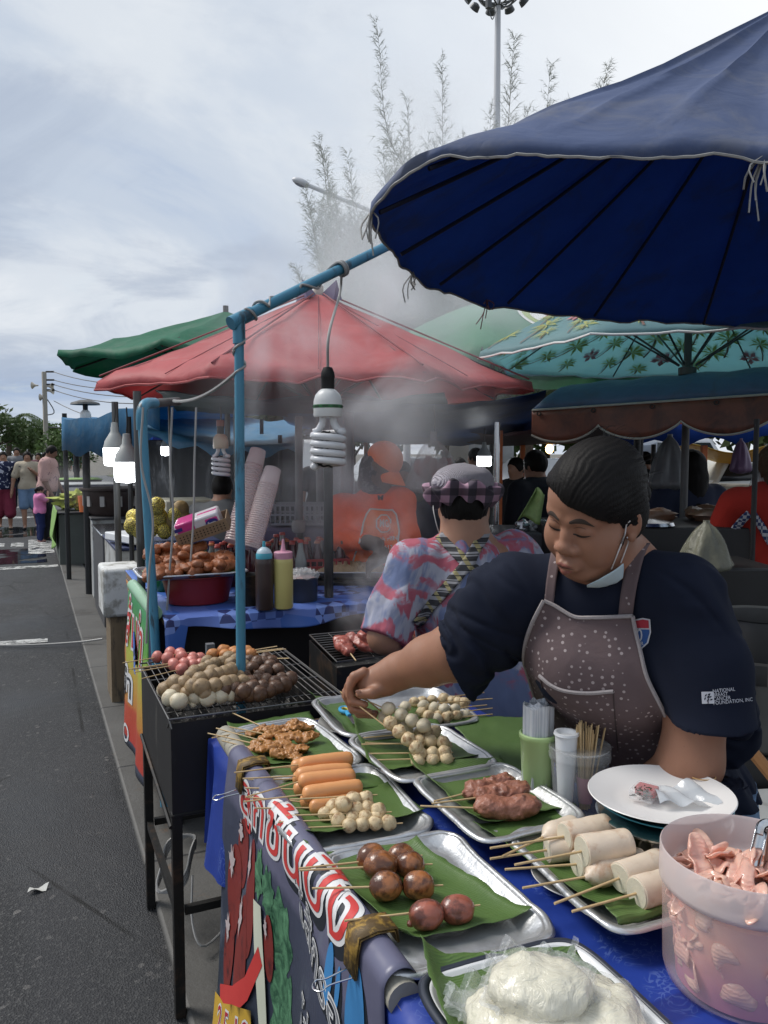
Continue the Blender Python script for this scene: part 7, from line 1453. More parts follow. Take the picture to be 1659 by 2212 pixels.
bg('shopper in dark clothes beyond the hanging clear bag', 1030, 985, 9, 1.62, (-.4, .9), BLK, DT, 'short')

# ================================================================ lamps
GLASSW = M('white_lamp_glass', (.74, .74, .75), .25, 0, .06, 30, 0, 60, (.3, .29, .28), .12); IVORY = M('aged_ivory_plastic', (.55, .47, .34), .4, 0, .15, 12)
def emit(name, col, st):
    b = NB(name); b.P(col=col, em=col, ems=st, rough=.4); return b.m
LITW = emit('lit_cool_diffuser', (.92, .96, 1.0), 9.0); LITY = emit('lit_warm_tube', (1.0, .86, .45), 9.0); LITO = emit('lit_orange_bulb', (1.0, .55, .2), 8.0)
def cfl(label, top, s, sock=BCORD, base=WHITE, tube=GLASSW, turns=4.6, stripe=None, cap=None):
    t = np.asarray(top, float); o = thing('spiral_lamp', t-(0, 0, .30*s), label, 'lamp'); z = lambda v: -v*s
    obj('socket', MB().lathe([(.006*s, 0), (.013*s, z(.002)), (.019*s, z(.016)), (.0205*s, z(.03)), (.019*s, z(.034)), (.019*s, z(.062)), (.016*s, z(.066)), (0, z(.066))], t, 24), sock, o, ang=35)
    if cap: obj('socket_cap', MB().lathe([(.008*s, z(-.012)), (.0215*s, z(-.010)), (.0215*s, z(.022)), (0, z(.022))], t, 24), cap, o)
    obj('base', MB().lathe([(.017*s, z(.062)), (.026*s, z(.068)), (.036*s, z(.080)), (.0412*s, z(.098)), (.0415*s, z(.138)), (.0395*s, z(.142)), (0, z(.142))], t, 40), base, o, ang=35)
    if stripe:
        obj('stripe', MB().lathe([(.0418*s, z(.108)), (.0424*s, z(.1085)), (.0424*s, z(.117)), (.0418*s, z(.1175))], t, 40), stripe, o)
        gq = MB()
        for k in range(9): a = k*2*pi/9; gq.box(t+np.array([.0426*s*cos(a), .0426*s*sin(a), z(.1128)]), (.002*s, .018*s, .0022*s), a)
        obj('vent_slots', gq, BCORD, o)
    a = np.linspace(0, 2*pi*turns, int(36*turns)); zz = np.linspace(.183, .285, len(a)); rr = .0425*np.ones(len(a)); sp = np.stack([rr*np.cos(a-R(25)), rr*np.sin(a-R(25)), -zz], 1)*s
    leg = lambda e, sg: curve([np.array([.016*sg*RGT[0], .016*sg*RGT[1], -.138])*s, np.array([.016*sg*RGT[0], .016*sg*RGT[1], -.158])*s, (np.array([.016*sg*RGT[0], .016*sg*RGT[1], -.172])*s+e)/2-np.array([0, 0, .002]), e], 14)
    P = np.vstack([leg(sp[0], 1)[:-1], sp]); obj('spiral_tube', MB().tube(t+P, .0102*s, 12), tube, o, ang=180)
    e2 = np.array([.0425*cos(R(155)), .0425*sin(R(155)), -.186])*s; obj('tube_leg', MB().tube(t+leg(e2, -1), .0102*s, 12), tube, o, ang=180)
    gz = MB()
    if s > .9: obj('inner_wire', MB().tube(t+np.stack([.03*np.cos(a+1), .03*np.sin(a+1), -zz-.002*np.sin(a*7)], 1)*s, .003*s, 5), BCORD, o)
    return o
cfl('big unlit white spiral lamp with a green stripe hanging nearest the camera', lampt+(0, 0, .006), 1.02, BLACKM, WHITE, GLASSW, 4.6, M('green_stripe', (.03, .17, .05), .4))
cfl('unlit spiral lamp with a red and black socket under the red umbrella', D(476, 912, 4.1), .95, BCORD, IVORY, GLASSW, 4, None, M('brick_red_socket', (.22, .07, .05), .5))
o = cfl('small unlit spiral lamp under a white disc on the thick black post', D(184, 868, 8.3), 1.35, BCORD, WHITE, GLASSW, 4); c = D(184, 868, 8.3); obj('disc', MB().lathe([(0, .02), (.05, .02), (.14, -.01), (.15, -.03), (.13, -.02), (0, -.005)], c, 24), GREYPOLE, o)
cfl('lit yellow spiral lamp glowing in the smoke', D(834, 845, 6.4), .62, BCORD, LITY, LITY, 4)
def led(label, top, h, r, lit=True):
    t = np.asarray(top, float); o = thing('led_bulb', t-(0, 0, h), label, 'lamp'); z = lambda v: -v*h
    obj('housing', MB().lathe([(.0, 0), (r*.28, z(.01)), (r*.30, z(.10)), (r*.34, z(.12)), (r*.34, z(.2)), (r*.5, z(.27)), (r*.86, z(.42)), (r*.98, z(.55)), (r*1.0, z(.58)), (0, z(.58))], t, 36), M('pale_grey_housing', (.42, .44, .42), .4), o, ang=40)
    obj('diffuser', MB().lathe([(r, z(.58)), (r*1.01, z(.62)), (r*.99, z(.9)), (r*.9, z(.97)), (0, z(1.0))], t, 36), LITW, o); return o
led('lit led bulb behind the other lit one, at the far left', D(247, 912, 5.1), .285, .072); led('big lit led bulb in front, by the leaning blue pipe', D(273, 936, 4.4), .275, .070)
led('little lit led bulb far under the blue tarpaulin', D(356, 938, 7), .19, .036); led('lit led bulb hanging just above the plaid hat', D(1046, 955, 6.5), .20, .06)
for px, y0, y1, d, lb in ((247, 870, 912, 5.1, 'black cord of the far lit bulb'), (273, 880, 936, 4.4, 'black cord of the front lit bulb'), (476, 878, 912, 4.1, 'short black cord of the red socketed lamp'), (1046, 890, 955, 6.5, 'thin cord of the bulb above the plaid hat'), (938, 875, 940, 4.6, 'pale string holding the hanging clear bag')):
    obj('hanging_cable', MB().tube(curve([D(px, y0, d), D(px+1.5, (y0+y1)/2, d), D(px, y1, d)], 8), .004, 5), BCORD, None, lb, 'cord')
for k, (x0, x1, d) in enumerate(((372, 366, 3.3), (424, 410, 3.4), (309, 322, 3.05))):
    obj('hanging_cable', MB().tube(curve([D(x0, 880, d), D(x0-4, 1000, d), D(x1+8, 1120, d), D(x1, 1240, d), D(x1-6, 1330+30*k, d)], 30), .0045, 6), CORD, None, ['grey cord hanging from the leaning pipe to the drinks table', 'long pale cord hanging left of the tissue box', 'loose cord running down along the leaning pipe'][k], 'cord')
oo = D(1187, 962, 9); o = thing('filament_bulb', oo-(0, 0, .1), 'small orange glowing bulb behind the dark haired man', 'lamp'); obj('glass', MB().ell(oo-(0, 0, .04), (.045, .045, .055)), LITO, o); obj('socket', MB().lathe([(.02, 0), (.025, .06), (.01, .2)], oo, 10), BCORD, o)

# ================================================================ the front grill
GX0, GX1, GY0, GY1, GZ = .325, .80, 2.13, 2.74, .845
g1 = thing('charcoal_grill', ((GX0+GX1)/2, (GY0+GY1)/2, 0), 'black box grill on four legs at the kerb, loaded with sausage balls', 'grill')
gb = MB()
gb.box(((GX0+GX1)/2, GY0+.004, .70), (GX1-GX0, .008, .26)).box(((GX0+GX1)/2, GY1-.004, .70), (GX1-GX0, .008, .26)).box((GX0+.004, (GY0+GY1)/2, .70), (.008, GY1-GY0-.018, .26)).box((GX1-.004, (GY0+GY1)/2, .70), (.008, GY1-GY0-.018, .26)).box(((GX0+GX1)/2, (GY0+GY1)/2, .575), (GX1-GX0-.02, GY1-GY0-.02, .008))
obj('fire_box', gb, M('scorched_steel_sheet', (.018, .017, .017), .5, .35, .4, 7, .35, 40, (.10, .095, .085), .18, (1, 1, .35)), g1, smooth=False)
obj('charcoal', MB().grid(lambda u, v: (GX0+.012+(GX1-GX0-.024)*u, GY0+.012+(GY1-GY0-.024)*v, .70+.03*float(fbm(np.array([u*14, v*18, 0]), 3, 4))), 40, 46), M('charcoal', (.03, .029, .028), .9, 0, .5, 40, .8, 80, (.25, .24, .22), .3), g1)
for x in (GX0+.012, GX1-.02):
    for y in (GY0+.012, GY1-.02): obj('leg', MB().box((x, y, .29), (.028, .028, .58)), BLACKM, g1, smooth=False, bev=.002)
for y in (GY0+.012, GY1-.02): obj('crossbar', MB().box(((GX0+GX1)/2, y, .30), (GX1-GX0-.06, .018, .022)), BLACKM, g1, smooth=False)
obj('crossbar', MB().box((GX0+.012, (GY0+GY1)/2, .30), (.018, GY1-GY0-.07, .022)), BLACKM, g1, smooth=False); obj('edge_bar', MB().bar((GX0-.004, GY0, .545), (GX0-.004, GY1, .60), .006, 6).bar((GX0-.004, GY0, .575), (GX1, GY0-.004, .575), .005, 6), BLACKM, g1)
obj('handle', MB().tube(curve([(.46, GY0, .755), (.46, GY0-.035, .75), (.475, GY0-.045, .75), (.61, GY0-.045, .755), (.69, GY0-.042, .76), (.70, GY0-.03, .76), (.70, GY0, .765)], 30), .006, 8), BLACKM, g1)
wg = MB()
for k in range(24): x = GX0+.02+k*(GX1-GX0+.02)/24; wg.bar((x, GY0-.005, GZ+.004), (x, GY1+.0, GZ+.004), .0016, 5)
for k in range(4): y = GY0+.05+k*(GY1-GY0-.1)/3; wg.bar((GX0-.005, y, GZ), (GX1+.015, y, GZ), .0022, 5)
wg.tube([(GX0-.005, GY0+.02, GZ-.03), (GX0-.005, GY0-.008, GZ), (GX1+.018, GY0-.008, GZ), (GX1+.018, GY1, GZ), (GX0-.005, GY1, GZ), (GX0-.005, GY0-.006, GZ), (GX0+.0, GY0-.012, GZ-.025)], .0028, 6)
obj('wire_grate', wg, WIRE, g1)
GT = GZ+.007; q1 = lambda x, y: (265.4+.26*x, 1360.4+.26*y)
gA = 'pink sausage ball skewers on the front grill'
for lb, st, pts, zz in (('farthest pink sausage skewer on the grill', (0, 275), [(285, 225), (395, 190), (478, 198)], .004), ('second pink sausage skewer on the grill', (40, 328), [(375, 232), (490, 228), (585, 240)], .016), ('third pink sausage skewer, lying low', (75, 330), [(378, 262), (470, 262), (640, 245)], .0), ('fourth pink sausage skewer on top of the others', (95, 352), [(425, 290), (510, 282), (575, 268)], .012), ('nearest pink sausage skewer, stick end over the road', (155, 407), [(490, 328), (580, 300), (640, 290)], .004)):
    row(q1(*st), [q1(*p) for p in pts], GT+zz, .0205, BPK, lb, gA, past=.01)
gB_ = 'strings of sausage balls on the front grill'
strg = [('palest string of sausage balls with a white knotted tail at the near edge', [(345, 505), (395, 565), (465, 592), (520, 545), (605, 558), (705, 568), (810, 552), (890, 535)], .0, BFW, .0235), ('pale string of sausage balls bending round the corner of the pile', [(352, 490), (400, 470), (450, 512), (535, 522), (610, 515), (690, 535)], .014, BBB, .0215), ('brown string of sausage balls in the second layer', [(440, 440), (512, 445), (580, 470), (650, 478), (765, 462), (850, 445), (905, 430)], .030, BBB, .0235), ('brown string of sausage balls along the top left', [(570, 385), (640, 408), (720, 390), (790, 372), (850, 356), (890, 340)], .045, BBB, .0225),
        ('brown string of sausage balls near the pink ones', [(600, 352), (660, 330), (720, 300), (745, 345)], .034, BBB, .0215), ('brown string of sausage balls at the back left', [(700, 270), (765, 282), (830, 268), (905, 278), (880, 232), (935, 250)], .020, BBB, .022), ('darker string behind the blue upright', [(900, 330), (960, 340), (1010, 300), (960, 400), (1000, 430)], .022, BBB, .022), ('dark row of meat balls along the back right', [(1000, 275), (1050, 262), (1120, 275), (1180, 272), (1235, 266)], .020, BDK, .0215), ('dark row of meat balls in the middle right', [(1010, 390), (1075, 325), (1130, 388), (1185, 345), (1225, 300), (1290, 330)], .018, BDK, .021), ('dark row of meat balls near the right corner', [(1010, 470), (1060, 440), (1125, 420), (1200, 425), (1265, 440), (1320, 412), (1395, 405)], .008, BDK, .023), ('nearest dark row of meat balls on the grill', [(960, 530), (1050, 530), (1130, 530), (1215, 508), (1270, 480), (1340, 455)], .0, BDK, .023), ('dark meat balls filling the middle of the pile', [(850, 500), (930, 490), (1000, 510), (1080, 480), (1160, 470)], .016, BDK, .021)]
for lb, pts, zz, kk, r in strg:
    P = [Z(*q1(*p), GT+zz+r) for p in pts]; o = thing('sausage_string', np.mean(P, 0), lb, 'sausages', gB_)
    for p in P: inst(kk[0].name.split('.')[0], kk[RNG.integers(len(kk))], o, p, rotm(unit(RNG.normal(size=3)), RNG.uniform(0, 3)), r*RNG.uniform(.92, 1.1))
    obj('casing_link', MB().tube(P, .004, 6), FBB if kk is not BDK else DARKB, o)
    if 'tail' in lb: e = Z(*q1(510, 585), GT+.02); obj('knotted_tail', MB().tube(curve([Z(*q1(505, 580), GT+.03), Z(*q1(545, 605), GT+.012), Z(*q1(580, 628), GT+.006), Z(*q1(600, 620), GT+.006)], 12), [.006, .005, .004, .004, .004, .005, .006, .007, .006, .005, .006, .004], 8), FBW, o)
for lb, st, pts in (('farthest orange fish cake skewer at the back of the grill', (1283, 137), [(840, 170), (930, 180), (1030, 178)]), ('orange fish cake skewer with its stick pointing right', (1330, 155), [(750, 202), (850, 205), (940, 200)]), ('orange fish cake skewer right behind the blue upright', (1355, 160), [(1065, 202), (990, 205)]), ('single stick of dark balls pointing right on the grill', (1381, 237), [(1245, 262), (1190, 240)])):
    P = [Z(*q1(*p), GT+.028) for p in pts]; A = Z(*q1(*st), GT+.05); d = unit(P[-1]-A); skewer(lb, 'fish cake skewers at the back of the grill', A, P[-1]+d*.02, [(p, .0215, BOR[i % 3] if 'orange' in lb else BDK[i]) for i, p in enumerate(P)])
obj('coiled_cable', MB().tube(np.array([[.40+.06*cos(a)+.01*sin(3*a), 2.56+.05*sin(a), .22+.07*sin(a*1.03+.5)] for a in np.linspace(0, 2*pi*4, 120)]), .004, 6).tube(curve([(.44, 2.5, .2), (.42, 2.4, .1), (.45, 2.35, .05), (.6, 2.5, .05)], 16), .004, 6), CORD, None, 'coil of pale cable hanging under the front grill', 'cable')
obj('rack_post', MB().box((.60, 2.95, .42), (.03, .03, .84)), M('pale_steel_post', (.20, .21, .22), .5, .4), None, 'bare grey steel leg behind the grill under the drinks table', 'post', smooth=False)
# second grill with pork
h0, h1, h2, h3 = [Z(*p, .87) for p in ((669, 1372), (728, 1430), (960, 1400), (900, 1350))]
g2 = thing('charcoal_grill', ((h0+h2)/2)*np.array([1, 1, 0]), 'low black grill with pork skewers in front of the tie-dyed woman', 'grill')
wg = MB()
for k in range(13): t_ = k/12; wg.bar(h0+(h1-h0)*t_, h3+(h2-h3)*t_, .002, 5)
for k in range(7): t_ = k/6; wg.bar(h0+(h3-h0)*t_, h1+(h2-h1)*t_, .002, 5)
obj('wire_grate', wg.tube([h0, h1, h2, h3, h0], .003, 6), WIRE, g2)
V = [np.array(p)-(0, 0, .02) for p in (h0, h1, h2, h3)]; Vb = [p-(0, 0, .28) for p in V]; obj('fire_box', MB().add(V+Vb, [(0, 1, 5, 4), (1, 2, 6, 5), (2, 3, 7, 6), (3, 0, 4, 7), (4, 5, 6, 7)]), BLACKM, g2, smooth=False, solid=.006)
for p in Vb: obj('leg', MB().box((p[0], p[1], p[2]/2), (.03, .03, p[2]), -YAW), BLACKM, g2, smooth=False)
obj('charcoal', MB().add([p-(0, 0, .09) for p in V], [(0, 1, 2, 3)]), MC['charcoal'], g2)
PKR = m_food('raw_red_pork', (.40, .10, .07), (.10, .03, .02), .3, .4, 40, .7, coat=.3)
for i, (px, py, sx, sy, lb) in enumerate(((745, 1396, 769, 1427, 'leftmost pork skewer on the low grill'), (785, 1391, 828, 1412, 'pork skewer second from the left on the low grill'), (818, 1391, 845, 1405, 'pork skewer in the smoke in the middle of the low grill'), (842, 1390, 880, 1400, 'pork skewer fourth from the left on the low grill'), (865, 1380, 905, 1395, 'pork skewer partly behind the forearm'), (884, 1372, 930, 1385, 'rightmost visible pork skewer on the low grill'))):
    P = Z(px, py, .90); A = Z(sx, sy, .878); o = thing('skewer', P, lb, 'skewer', 'pork skewers on the low grill'); d = unit(P-A); obj('stick', MB().tube([A, P], .0022, 6), STICK, o); obj('pork', meat([P+d*k for k in (-.03, 0, .035, .06)], [.02, .028, .026, .018], PKR, i*5, vox=.004, amp=.006, fr=48), PKR, o, ang=180)

# ================================================================ the drinks stall
SZ = .90; b = NB('blue_geometric_cloth'); ck = b.N('ShaderNodeTexChecker'); ck.inputs['Scale'].default_value = 19; ck.inputs[1].default_value = (.02, .03, .13, 1); ck.inputs[2].default_value = (.16, .25, .58, 1); b.L(b.co(rot=(0, 0, .78)), ck.inputs[0])
vv = b.voro(7, out='Color', rnd=.3); c = b.mix(b.step(vv, .35, .45), ck.outputs[0], b.mix(b.step(vv, .7, .75), (.04, .12, .42), (.10, .17, .48))); b.P(col=c, rough=.45); GEO = b.m
t2 = thing('drinks_table', (.95, 3.9, 0), 'drinks stall table covered in a blue geometric cloth', 'table')
obj('tabletop', MB().box((1.0, 3.9, SZ-.02), (1.05, 1.36, .03)), M('raw_board', (.25, .17, .1)), t2, smooth=False)
obj('dark_panel', MB().box((1.02, 3.33, .44), (.98, .01, .84)), M('black_plastic_sheet', (.012, .012, .014), .5, 0, .3, 8, .3, 12), t2, smooth=False)  # added dark sheet, painted gloom for the space under the table
for x in (.52, 1.48):
    for y in (3.28, 4.52): obj('leg', MB().box((x, y, .44), (.04, .04, .86)), DARKPOLE, t2, smooth=False)
def geo(u, v):
    x = .47+1.08*u
    if v < .6: return (x, 4.6-(4.6-3.205)*v/.6, SZ+.002)
    q = (v-.6)/.4; return (x, 3.20-.01-.02*q*(1+sin(x*19)), SZ-.005-(.055+.02*sin(x*7+1)+(.10 if x < .55 else 0))*q)
tag(obj('tablecloth', MB().grid(geo, 60, 30), GEO, ang=50, solid=.001), 'blue geometric patterned cloth with a hanging front edge on the drinks table', 'tablecloth')
obj('cloth_corner', MB().grid(lambda u, v: (.445-.05*v*u-.01*sin(9*u), 4.05-.55*u*(.15+.85*v), SZ+.0-.30*v), 14, 14), GEO, None, 'triangular corner of blue geometric cloth hanging over the road side', 'cloth')
ALUS = m_alu('shiny_tray', (.6, .62, .66))
def P2(px, py, z): return Z(px, py, z)
tc = P2(440, 1312, SZ); o = thing('plastic_tub', tc+(0, .09, 0), 'red plastic tub under the tray of fried chicken', 'tub'); tcc = tc+np.array([.0, .11, .002])
obj('wall', MB().lathe([(0, 0), (.118, 0), (.128, .006), (.155, .115), (.162, .118), (.162, .124), (.150, .122), (.124, .01), (0, .006)], tcc, 48, sx=1.0, sy=.72), M('dark_red_plastic', (.22, .018, .022), .35, 0, .12, 8), o)
tcy = tcc+np.array([-.03, .02, .122]); tray('steel tray heaped with fried chicken on the red tub', tcy[:2], .30, .44, tcy[2], .0, ALUS, .022, seed=21, dent=.001, group=None)
leaf('banana leaf strip under the fried chicken', [tuple(tcy+np.array([-.2, -.145, .012])), tuple(tcy+np.array([.2, -.145, .012])), tuple(tcy+np.array([.19, .12, .012])), tuple(tcy+np.array([-.19, .12, .012]))], 0, 22, group=None)
FR = []
for k in range(4): FR.append(mesh('fried_piece', *meat([np.array([-.05, 0, 0]), np.array([-.015, .004, .004]), np.array([.022, -.003, .002]), np.array([.05, .002, 0])], [.02, .027, .025, .016], FRIED, 60+k*3, vox=.004, amp=.0045, fr=48), FRIED, True, 180))
for k in range(34):
    lay = k // 13; kk = k % 13; o = thing('fried_chicken', tcy+np.array([-.165+.027*kk+RNG.normal(0, .006)+lay*.012, -.085+.09*lay+RNG.uniform(0, .02), .034+.024*lay+(0 if lay < 2 else .01)]), 'battered piece of fried chicken in the heap on the steel tray', 'fried chicken', 'pieces of fried chicken on the tray')
    inst('piece', FR[k % 4], o, WL[o.name], rotm((0, 0, 1), 1.2+RNG.normal(0, .25))@rotm((0, 1, 0), RNG.normal(.0, .25)), RNG.uniform(1.05, 1.3))
for px, top, lb, body, cap in ((577.5, 1321, 'brown sauce squeeze bottle with a blue nozzle', M('dark_brown_sauce', (.055, .038, .035), .3, 0, .1, 5), M('turquoise_plastic', (.06, .36, .46), .35)), (619, 1318, 'yellow sauce squeeze bottle with a pink nozzle', M('mustard_sauce', (.62, .55, .20), .35, 0, .05, 5), M('candy_pink_plastic', (.65, .32, .42), .35))):
    p = P2(px, top, SZ); o = thing('squeeze_bottle', p+(0, .04, .002), lb, 'bottle'); c = p+np.array([0, .04, .003]); r = .037 if 'brown' in lb else .040
    obj('bottle_body', MB().lathe([(0, 0), (r*.92, 0), (r, .006), (r, .11), (r*1.01, .19), (r*.98, .208), (r*.9, .214), (0, .214)], c, 36), body, o)
    if 'brown' in lb: obj('cap', MB().lathe([(r*.92, .213), (r*.93, .232), (r*.85, .236), (r*.5, .252), (r*.2, .258), (.007, .262), (.006, .285), (0, .286)], c, 32), cap, o); obj('cap_dome', MB().lathe([(r*.86, .2365), (r*.74, .248), (r*.45, .256), (.009, .261)], c, 32), M('pale_blue_dome', (.5, .62, .68), .35), o)
    else: obj('cap', MB().lathe([(r*.97, .205), (r*.98, .235), (r*.9, .238), (.012, .24), (.0085, .255), (.004, .290), (0, .290)], c, 32), cap, o)
def pot(label, px, py, z, r, h, mat, name='pot', extra=None):
    p = P2(px, py, z); c = p+np.array([0, r, .002]); o = thing(name, c, label, 'pot'); obj('pot_body', MB().lathe([(0, 0), (r*.92, 0), (r*.97, .01), (r, h), (r*1.04, h+.003), (r*1.03, h+.008), (r*.95, h), (r*.9, .01), (0, .008)], c, 36), mat, o, ang=50); return o, c
pot('blackened pot between the red tub and the sauce bottles', 543, 1312, SZ, .055, .125, BLACKM); o, c = pot('grey pot covered in clear plastic beside the yellow bottle', 662, 1304, SZ, .075, .10, M('grey_enamel', (.05, .055, .07), .3))
obj('plastic_cover', MB().grid(lambda u, v: c+np.array([.085*v*cos(2*pi*u), .085*v*sin(2*pi*u), .118+.025*(1-v)+.008*sin(9*u*2*pi)*v+.01*sin(25*v+u*6)]), 40, 10, True), FILM, o); obj('contents', MB().lathe([(0, .115), (.05, .108), (.07, .098)], c, 20), M('pale_pink_slices', (.48, .36, .36), .6, 0, .3, 30, .6, 50), o)
def crate(label, c, d, mat, rz=0, nx=9, nz=4, name='plastic_crate'):
    c = np.asarray(c, float); o = thing(name, c, label, 'crate'); w, l, h = d; g = MB()
    for sy in (-1, 1):
        for k in range(nx): x = -w/2+w*k/(nx-1); g.box((x, sy*l/2, h/2), (.008, .006, h))
        for k in range(nz): g.box((0, sy*l/2, .006+(h-.012)*k/(nz-1)), (w, .008, .012))
    for sx in (-1, 1):
        for k in range(nx): y = -l/2+l*k/(nx-1); g.box((sx*w/2, y, h/2), (.006, .008, h))
        for k in range(nz): g.box((sx*w/2, 0, .006+(h-.012)*k/(nz-1)), (.008, l, .012))
    V = g.verts()@rotm((0, 0, 1), rz).T+c; g.V = [V]; obj('lattice', g, mat, o, smooth=False); obj('crate_floor', MB().box(c+(0, 0, .006), (w*.97, l*.97, .006), rz), mat, o, smooth=False); return o
crate('red plastic crate behind the grey pot', P2(690, 1262, SZ)+(.05, .12, .002), (.26, .20, .12), M('red_crate_plastic', (.35, .03, .03), .4), -.2)
crate('grey translucent bottle crate on the purple covered box', D(648, 1131, 4.45), (.30, .22, .115), M('grey_crate_plastic', (.20, .21, .23), .4), -YAW, 12, 3)
o = thing('covered_box', D(648, 1300, 4.5)*np.array([1, 1, 0]), 'box covered in a faded purple cloth behind the drinks', 'box'); bx_ = D(645, 1133, 4.5); obj('cloth_cover', MB().box((bx_[0], bx_[1], bx_[2]/2), (.42, .30, bx_[2]-.004), -YAW), M('faded_purple_cloth', (.12, .10, .15), .9, 0, .25, 5, .4, 12), o, bev=.02)
# fruit in yellow nets
NET = NB('yellow_foam_net'); vq = NET.voro(4.6, 'DISTANCE_TO_EDGE', NET.co((1, 1, .8))); NET.P(col=NET.mix(NET.step(vq, .06, .11), (.78, .62, .10), (.20, .15, .04)), rough=.6).bump(NET.step(vq, .18, .05), .8, .006); NET = NET.m
NETB = M('brown_fruit_skin', (.20, .13, .045), .7, 0, .35, 2, .5, 6)
fn_ = lambda V: .06*fbm(V*1.6, 2, 6); FME = [mesh('fruit_flesh', *(lambda g: (g.verts(), g.F))(MB().ell((0, 0, 0), (1, 1, 1.12), None, 22, 14, fn_)), m_, True, 180) for m_ in (NET, NETB)]
for i, (x, y, lb) in enumerate(((1060, 1030, 'yellow netted fruit on top of the fruit heap'), (950, 1098, 'yellow netted fruit behind the grey post, upper left'), (1080, 1105, 'yellow netted fruit in the middle of the heap'), (1185, 1092, 'yellow netted fruit right of the middle'), (1222, 1052, 'bare brown fruit at the upper right of the heap'), (1172, 1130, 'bare brown fruit in the heap behind the tissue box'), (895, 1165, 'leftmost yellow netted fruit'), (1020, 1190, 'yellow netted fruit at the bottom middle'), (1110, 1200, 'yellow netted fruit at the bottom right'), (945, 1200, 'yellow netted fruit at the bottom left'), (1235, 1110, 'bare brown fruit beside the tissue box'), (905, 1110, 'yellow netted fruit half behind the leaning pipe'))):
    p = D(x*.32, 763+.32*y, 4.45+.02*(i % 3)); o = thing('netted_fruit', p-(0, 0, .05), lb, 'fruit', 'fruit heaped on the drinks stall'); inst('fruit_flesh', FME[1 if 'brown' in lb else 0], o, p, rotm(unit(RNG.normal(size=3)), RNG.uniform(0, .7)), .044*RNG.uniform(.94, 1.08))
o = thing('fruit_shelf', D(335, 1300, 4.5)*np.array([1, 1, 0]), 'dark shelf box under the netted fruit', 'shelf'); fs = D(335, 1166, 4.5); obj('shelf_box', MB().box((fs[0]+.16, fs[1]+.05, fs[2]/2), (.40, .34, fs[2]-.01)), M('navy_plastic_cover', (.02, .03, .09), .5, 0, .3, 6, .3, 15), o, bev=.015)
# soda bottles in rows
def bottle_me(glass):
    g = MB().lathe([(0, 0), (.026, 0), (.029, .004), (.029, .10), (.027, .125), (.014, .165), (.012, .19), (.0135, .192), (.0135, .198), (0, .198)], (0, 0, 0), 14); return mesh('glass', g.verts(), g.F, glass)
GLG = M('green_bottle_glass', (.02, .13, .05), .12, 0, .2, 8, spec=.7); GLR = M('dark_red_drink', (.06, .015, .02), .12, 0, .3, 8, spec=.7); GLC = M('clear_drink', (.22, .23, .22), .12, 0, .2, 8, spec=.7); CAPS = [M('silver_cap', (.45, .46, .45), .3, .7), M('red_cap', (.35, .04, .03), .4), M('orange_cap', (.42, .13, .04), .4)]
cpm = MB().lathe([(.0155, .192), (.015, .199), (.012, .203), (0, .203)], (0, 0, 0), 14); BM = [bottle_me(m_) for m_ in (GLG, GLR, GLC)]; CM = [mesh('cap', cpm.verts(), cpm.F, m_) for m_ in CAPS]
bz = SZ+.003; pr0 = Z(298, 1206, bz+.10)
for j in range(4):
    for i in range(15):
        x = .56+i*.064+.02*(j % 2)+RNG.normal(0, .004); y = 3.82+j*.066+RNG.normal(0, .004); kind = 0 if i < 4 else (2 if i in (4, 9, 13) else 1)
        o = thing('soda_bottle', (x, y, bz), ['green glass soda bottle in the rows behind the fried chicken', 'dark red soda bottle in the rows behind the fried chicken', 'clear glass soda bottle in the rows behind the fried chicken'][kind], 'bottle', ['green', 'red', 'clear'][kind]+' bottles on the drinks stall'); inst('glass', BM[kind], o, (x, y, bz)); inst('cap', CM[0 if kind == 0 else (1 if (i+j) % 3 else 2)], o, (x, y, bz))
for px, py, d, k, lb in ((545, 1206, 3.75, 1, 'small dark bottle right of the blue upright'), (597, 1195, 4.0, 1, 'red capped bottle behind the blue nozzle'), (610, 1190, 4.1, 2, 'clear bottle behind the pink nozzle'), (650, 1215, 3.75, 2, 'clear glass bottle beside the tied post'), (378, 1190, 3.6, 2, 'clear water bottle with a blue cap by the fried chicken')):
    p = D(px, py, d); p[2] = bz; o = thing('soda_bottle', p, lb, 'bottle'); inst('glass', BM[k], o, p, None, (1, 1, 1.2)); inst('cap', CM[1] if 'blue cap' not in lb else mesh('cap', cpm.verts(), cpm.F, M('blue_cap', (.05, .2, .5), .4)), o, p, None, (1, 1, 1.2))
# tissue pack in a cardboard tray
tp_ = D(440, 1140, 3.62); Mt = np.stack([unit(cam2w((.93, .33, .05))), unit(cam2w((.12, .35, .93))), unit(cam2w((-.33, .88, -.35)))], 1); Mt[:, 2] = unit(np.cross(Mt[:, 0], Mt[:, 1])); Mt[:, 1] = np.cross(Mt[:, 2], Mt[:, 0])
o = thing('cardboard_tray', tp_-(0, 0, .05), 'shallow cardboard tray tilted on the bottle tops', 'cardboard tray'); CB = M('brown_cardboard', (.24, .17, .105), .9, 0, .2, 20)
L_, W2, h_ = .235, .15, .055; gq = MB().box(tp_-Mt[:, 2]*.028, (L_, W2, .004), M=Mt)
for e, ax_, ln in ((-1, 1, L_), (1, 1, L_)): gq.box(tp_+Mt[:, 1]*e*W2/2, (L_+.004, .004, h_), M=Mt)
for e in (-1, 1): gq.box(tp_+Mt[:, 0]*e*L_/2, (.004, W2-.006, h_), M=Mt)
obj('tray_walls', gq, CB, o, smooth=False); gd = MB()
for i in range(14):
    for j in range(3): gd.lathe([(0, .0002), (.0035, .0002)], tp_-Mt[:, 1]*(W2/2+.0026)+Mt[:, 0]*(-.10+.0155*i)+Mt[:, 2]*(-.014+.012*j), 8, ax=-Mt[:, 1])
obj('punched_holes', gd, M('hole_dark', (.04, .03, .02), .9), o)
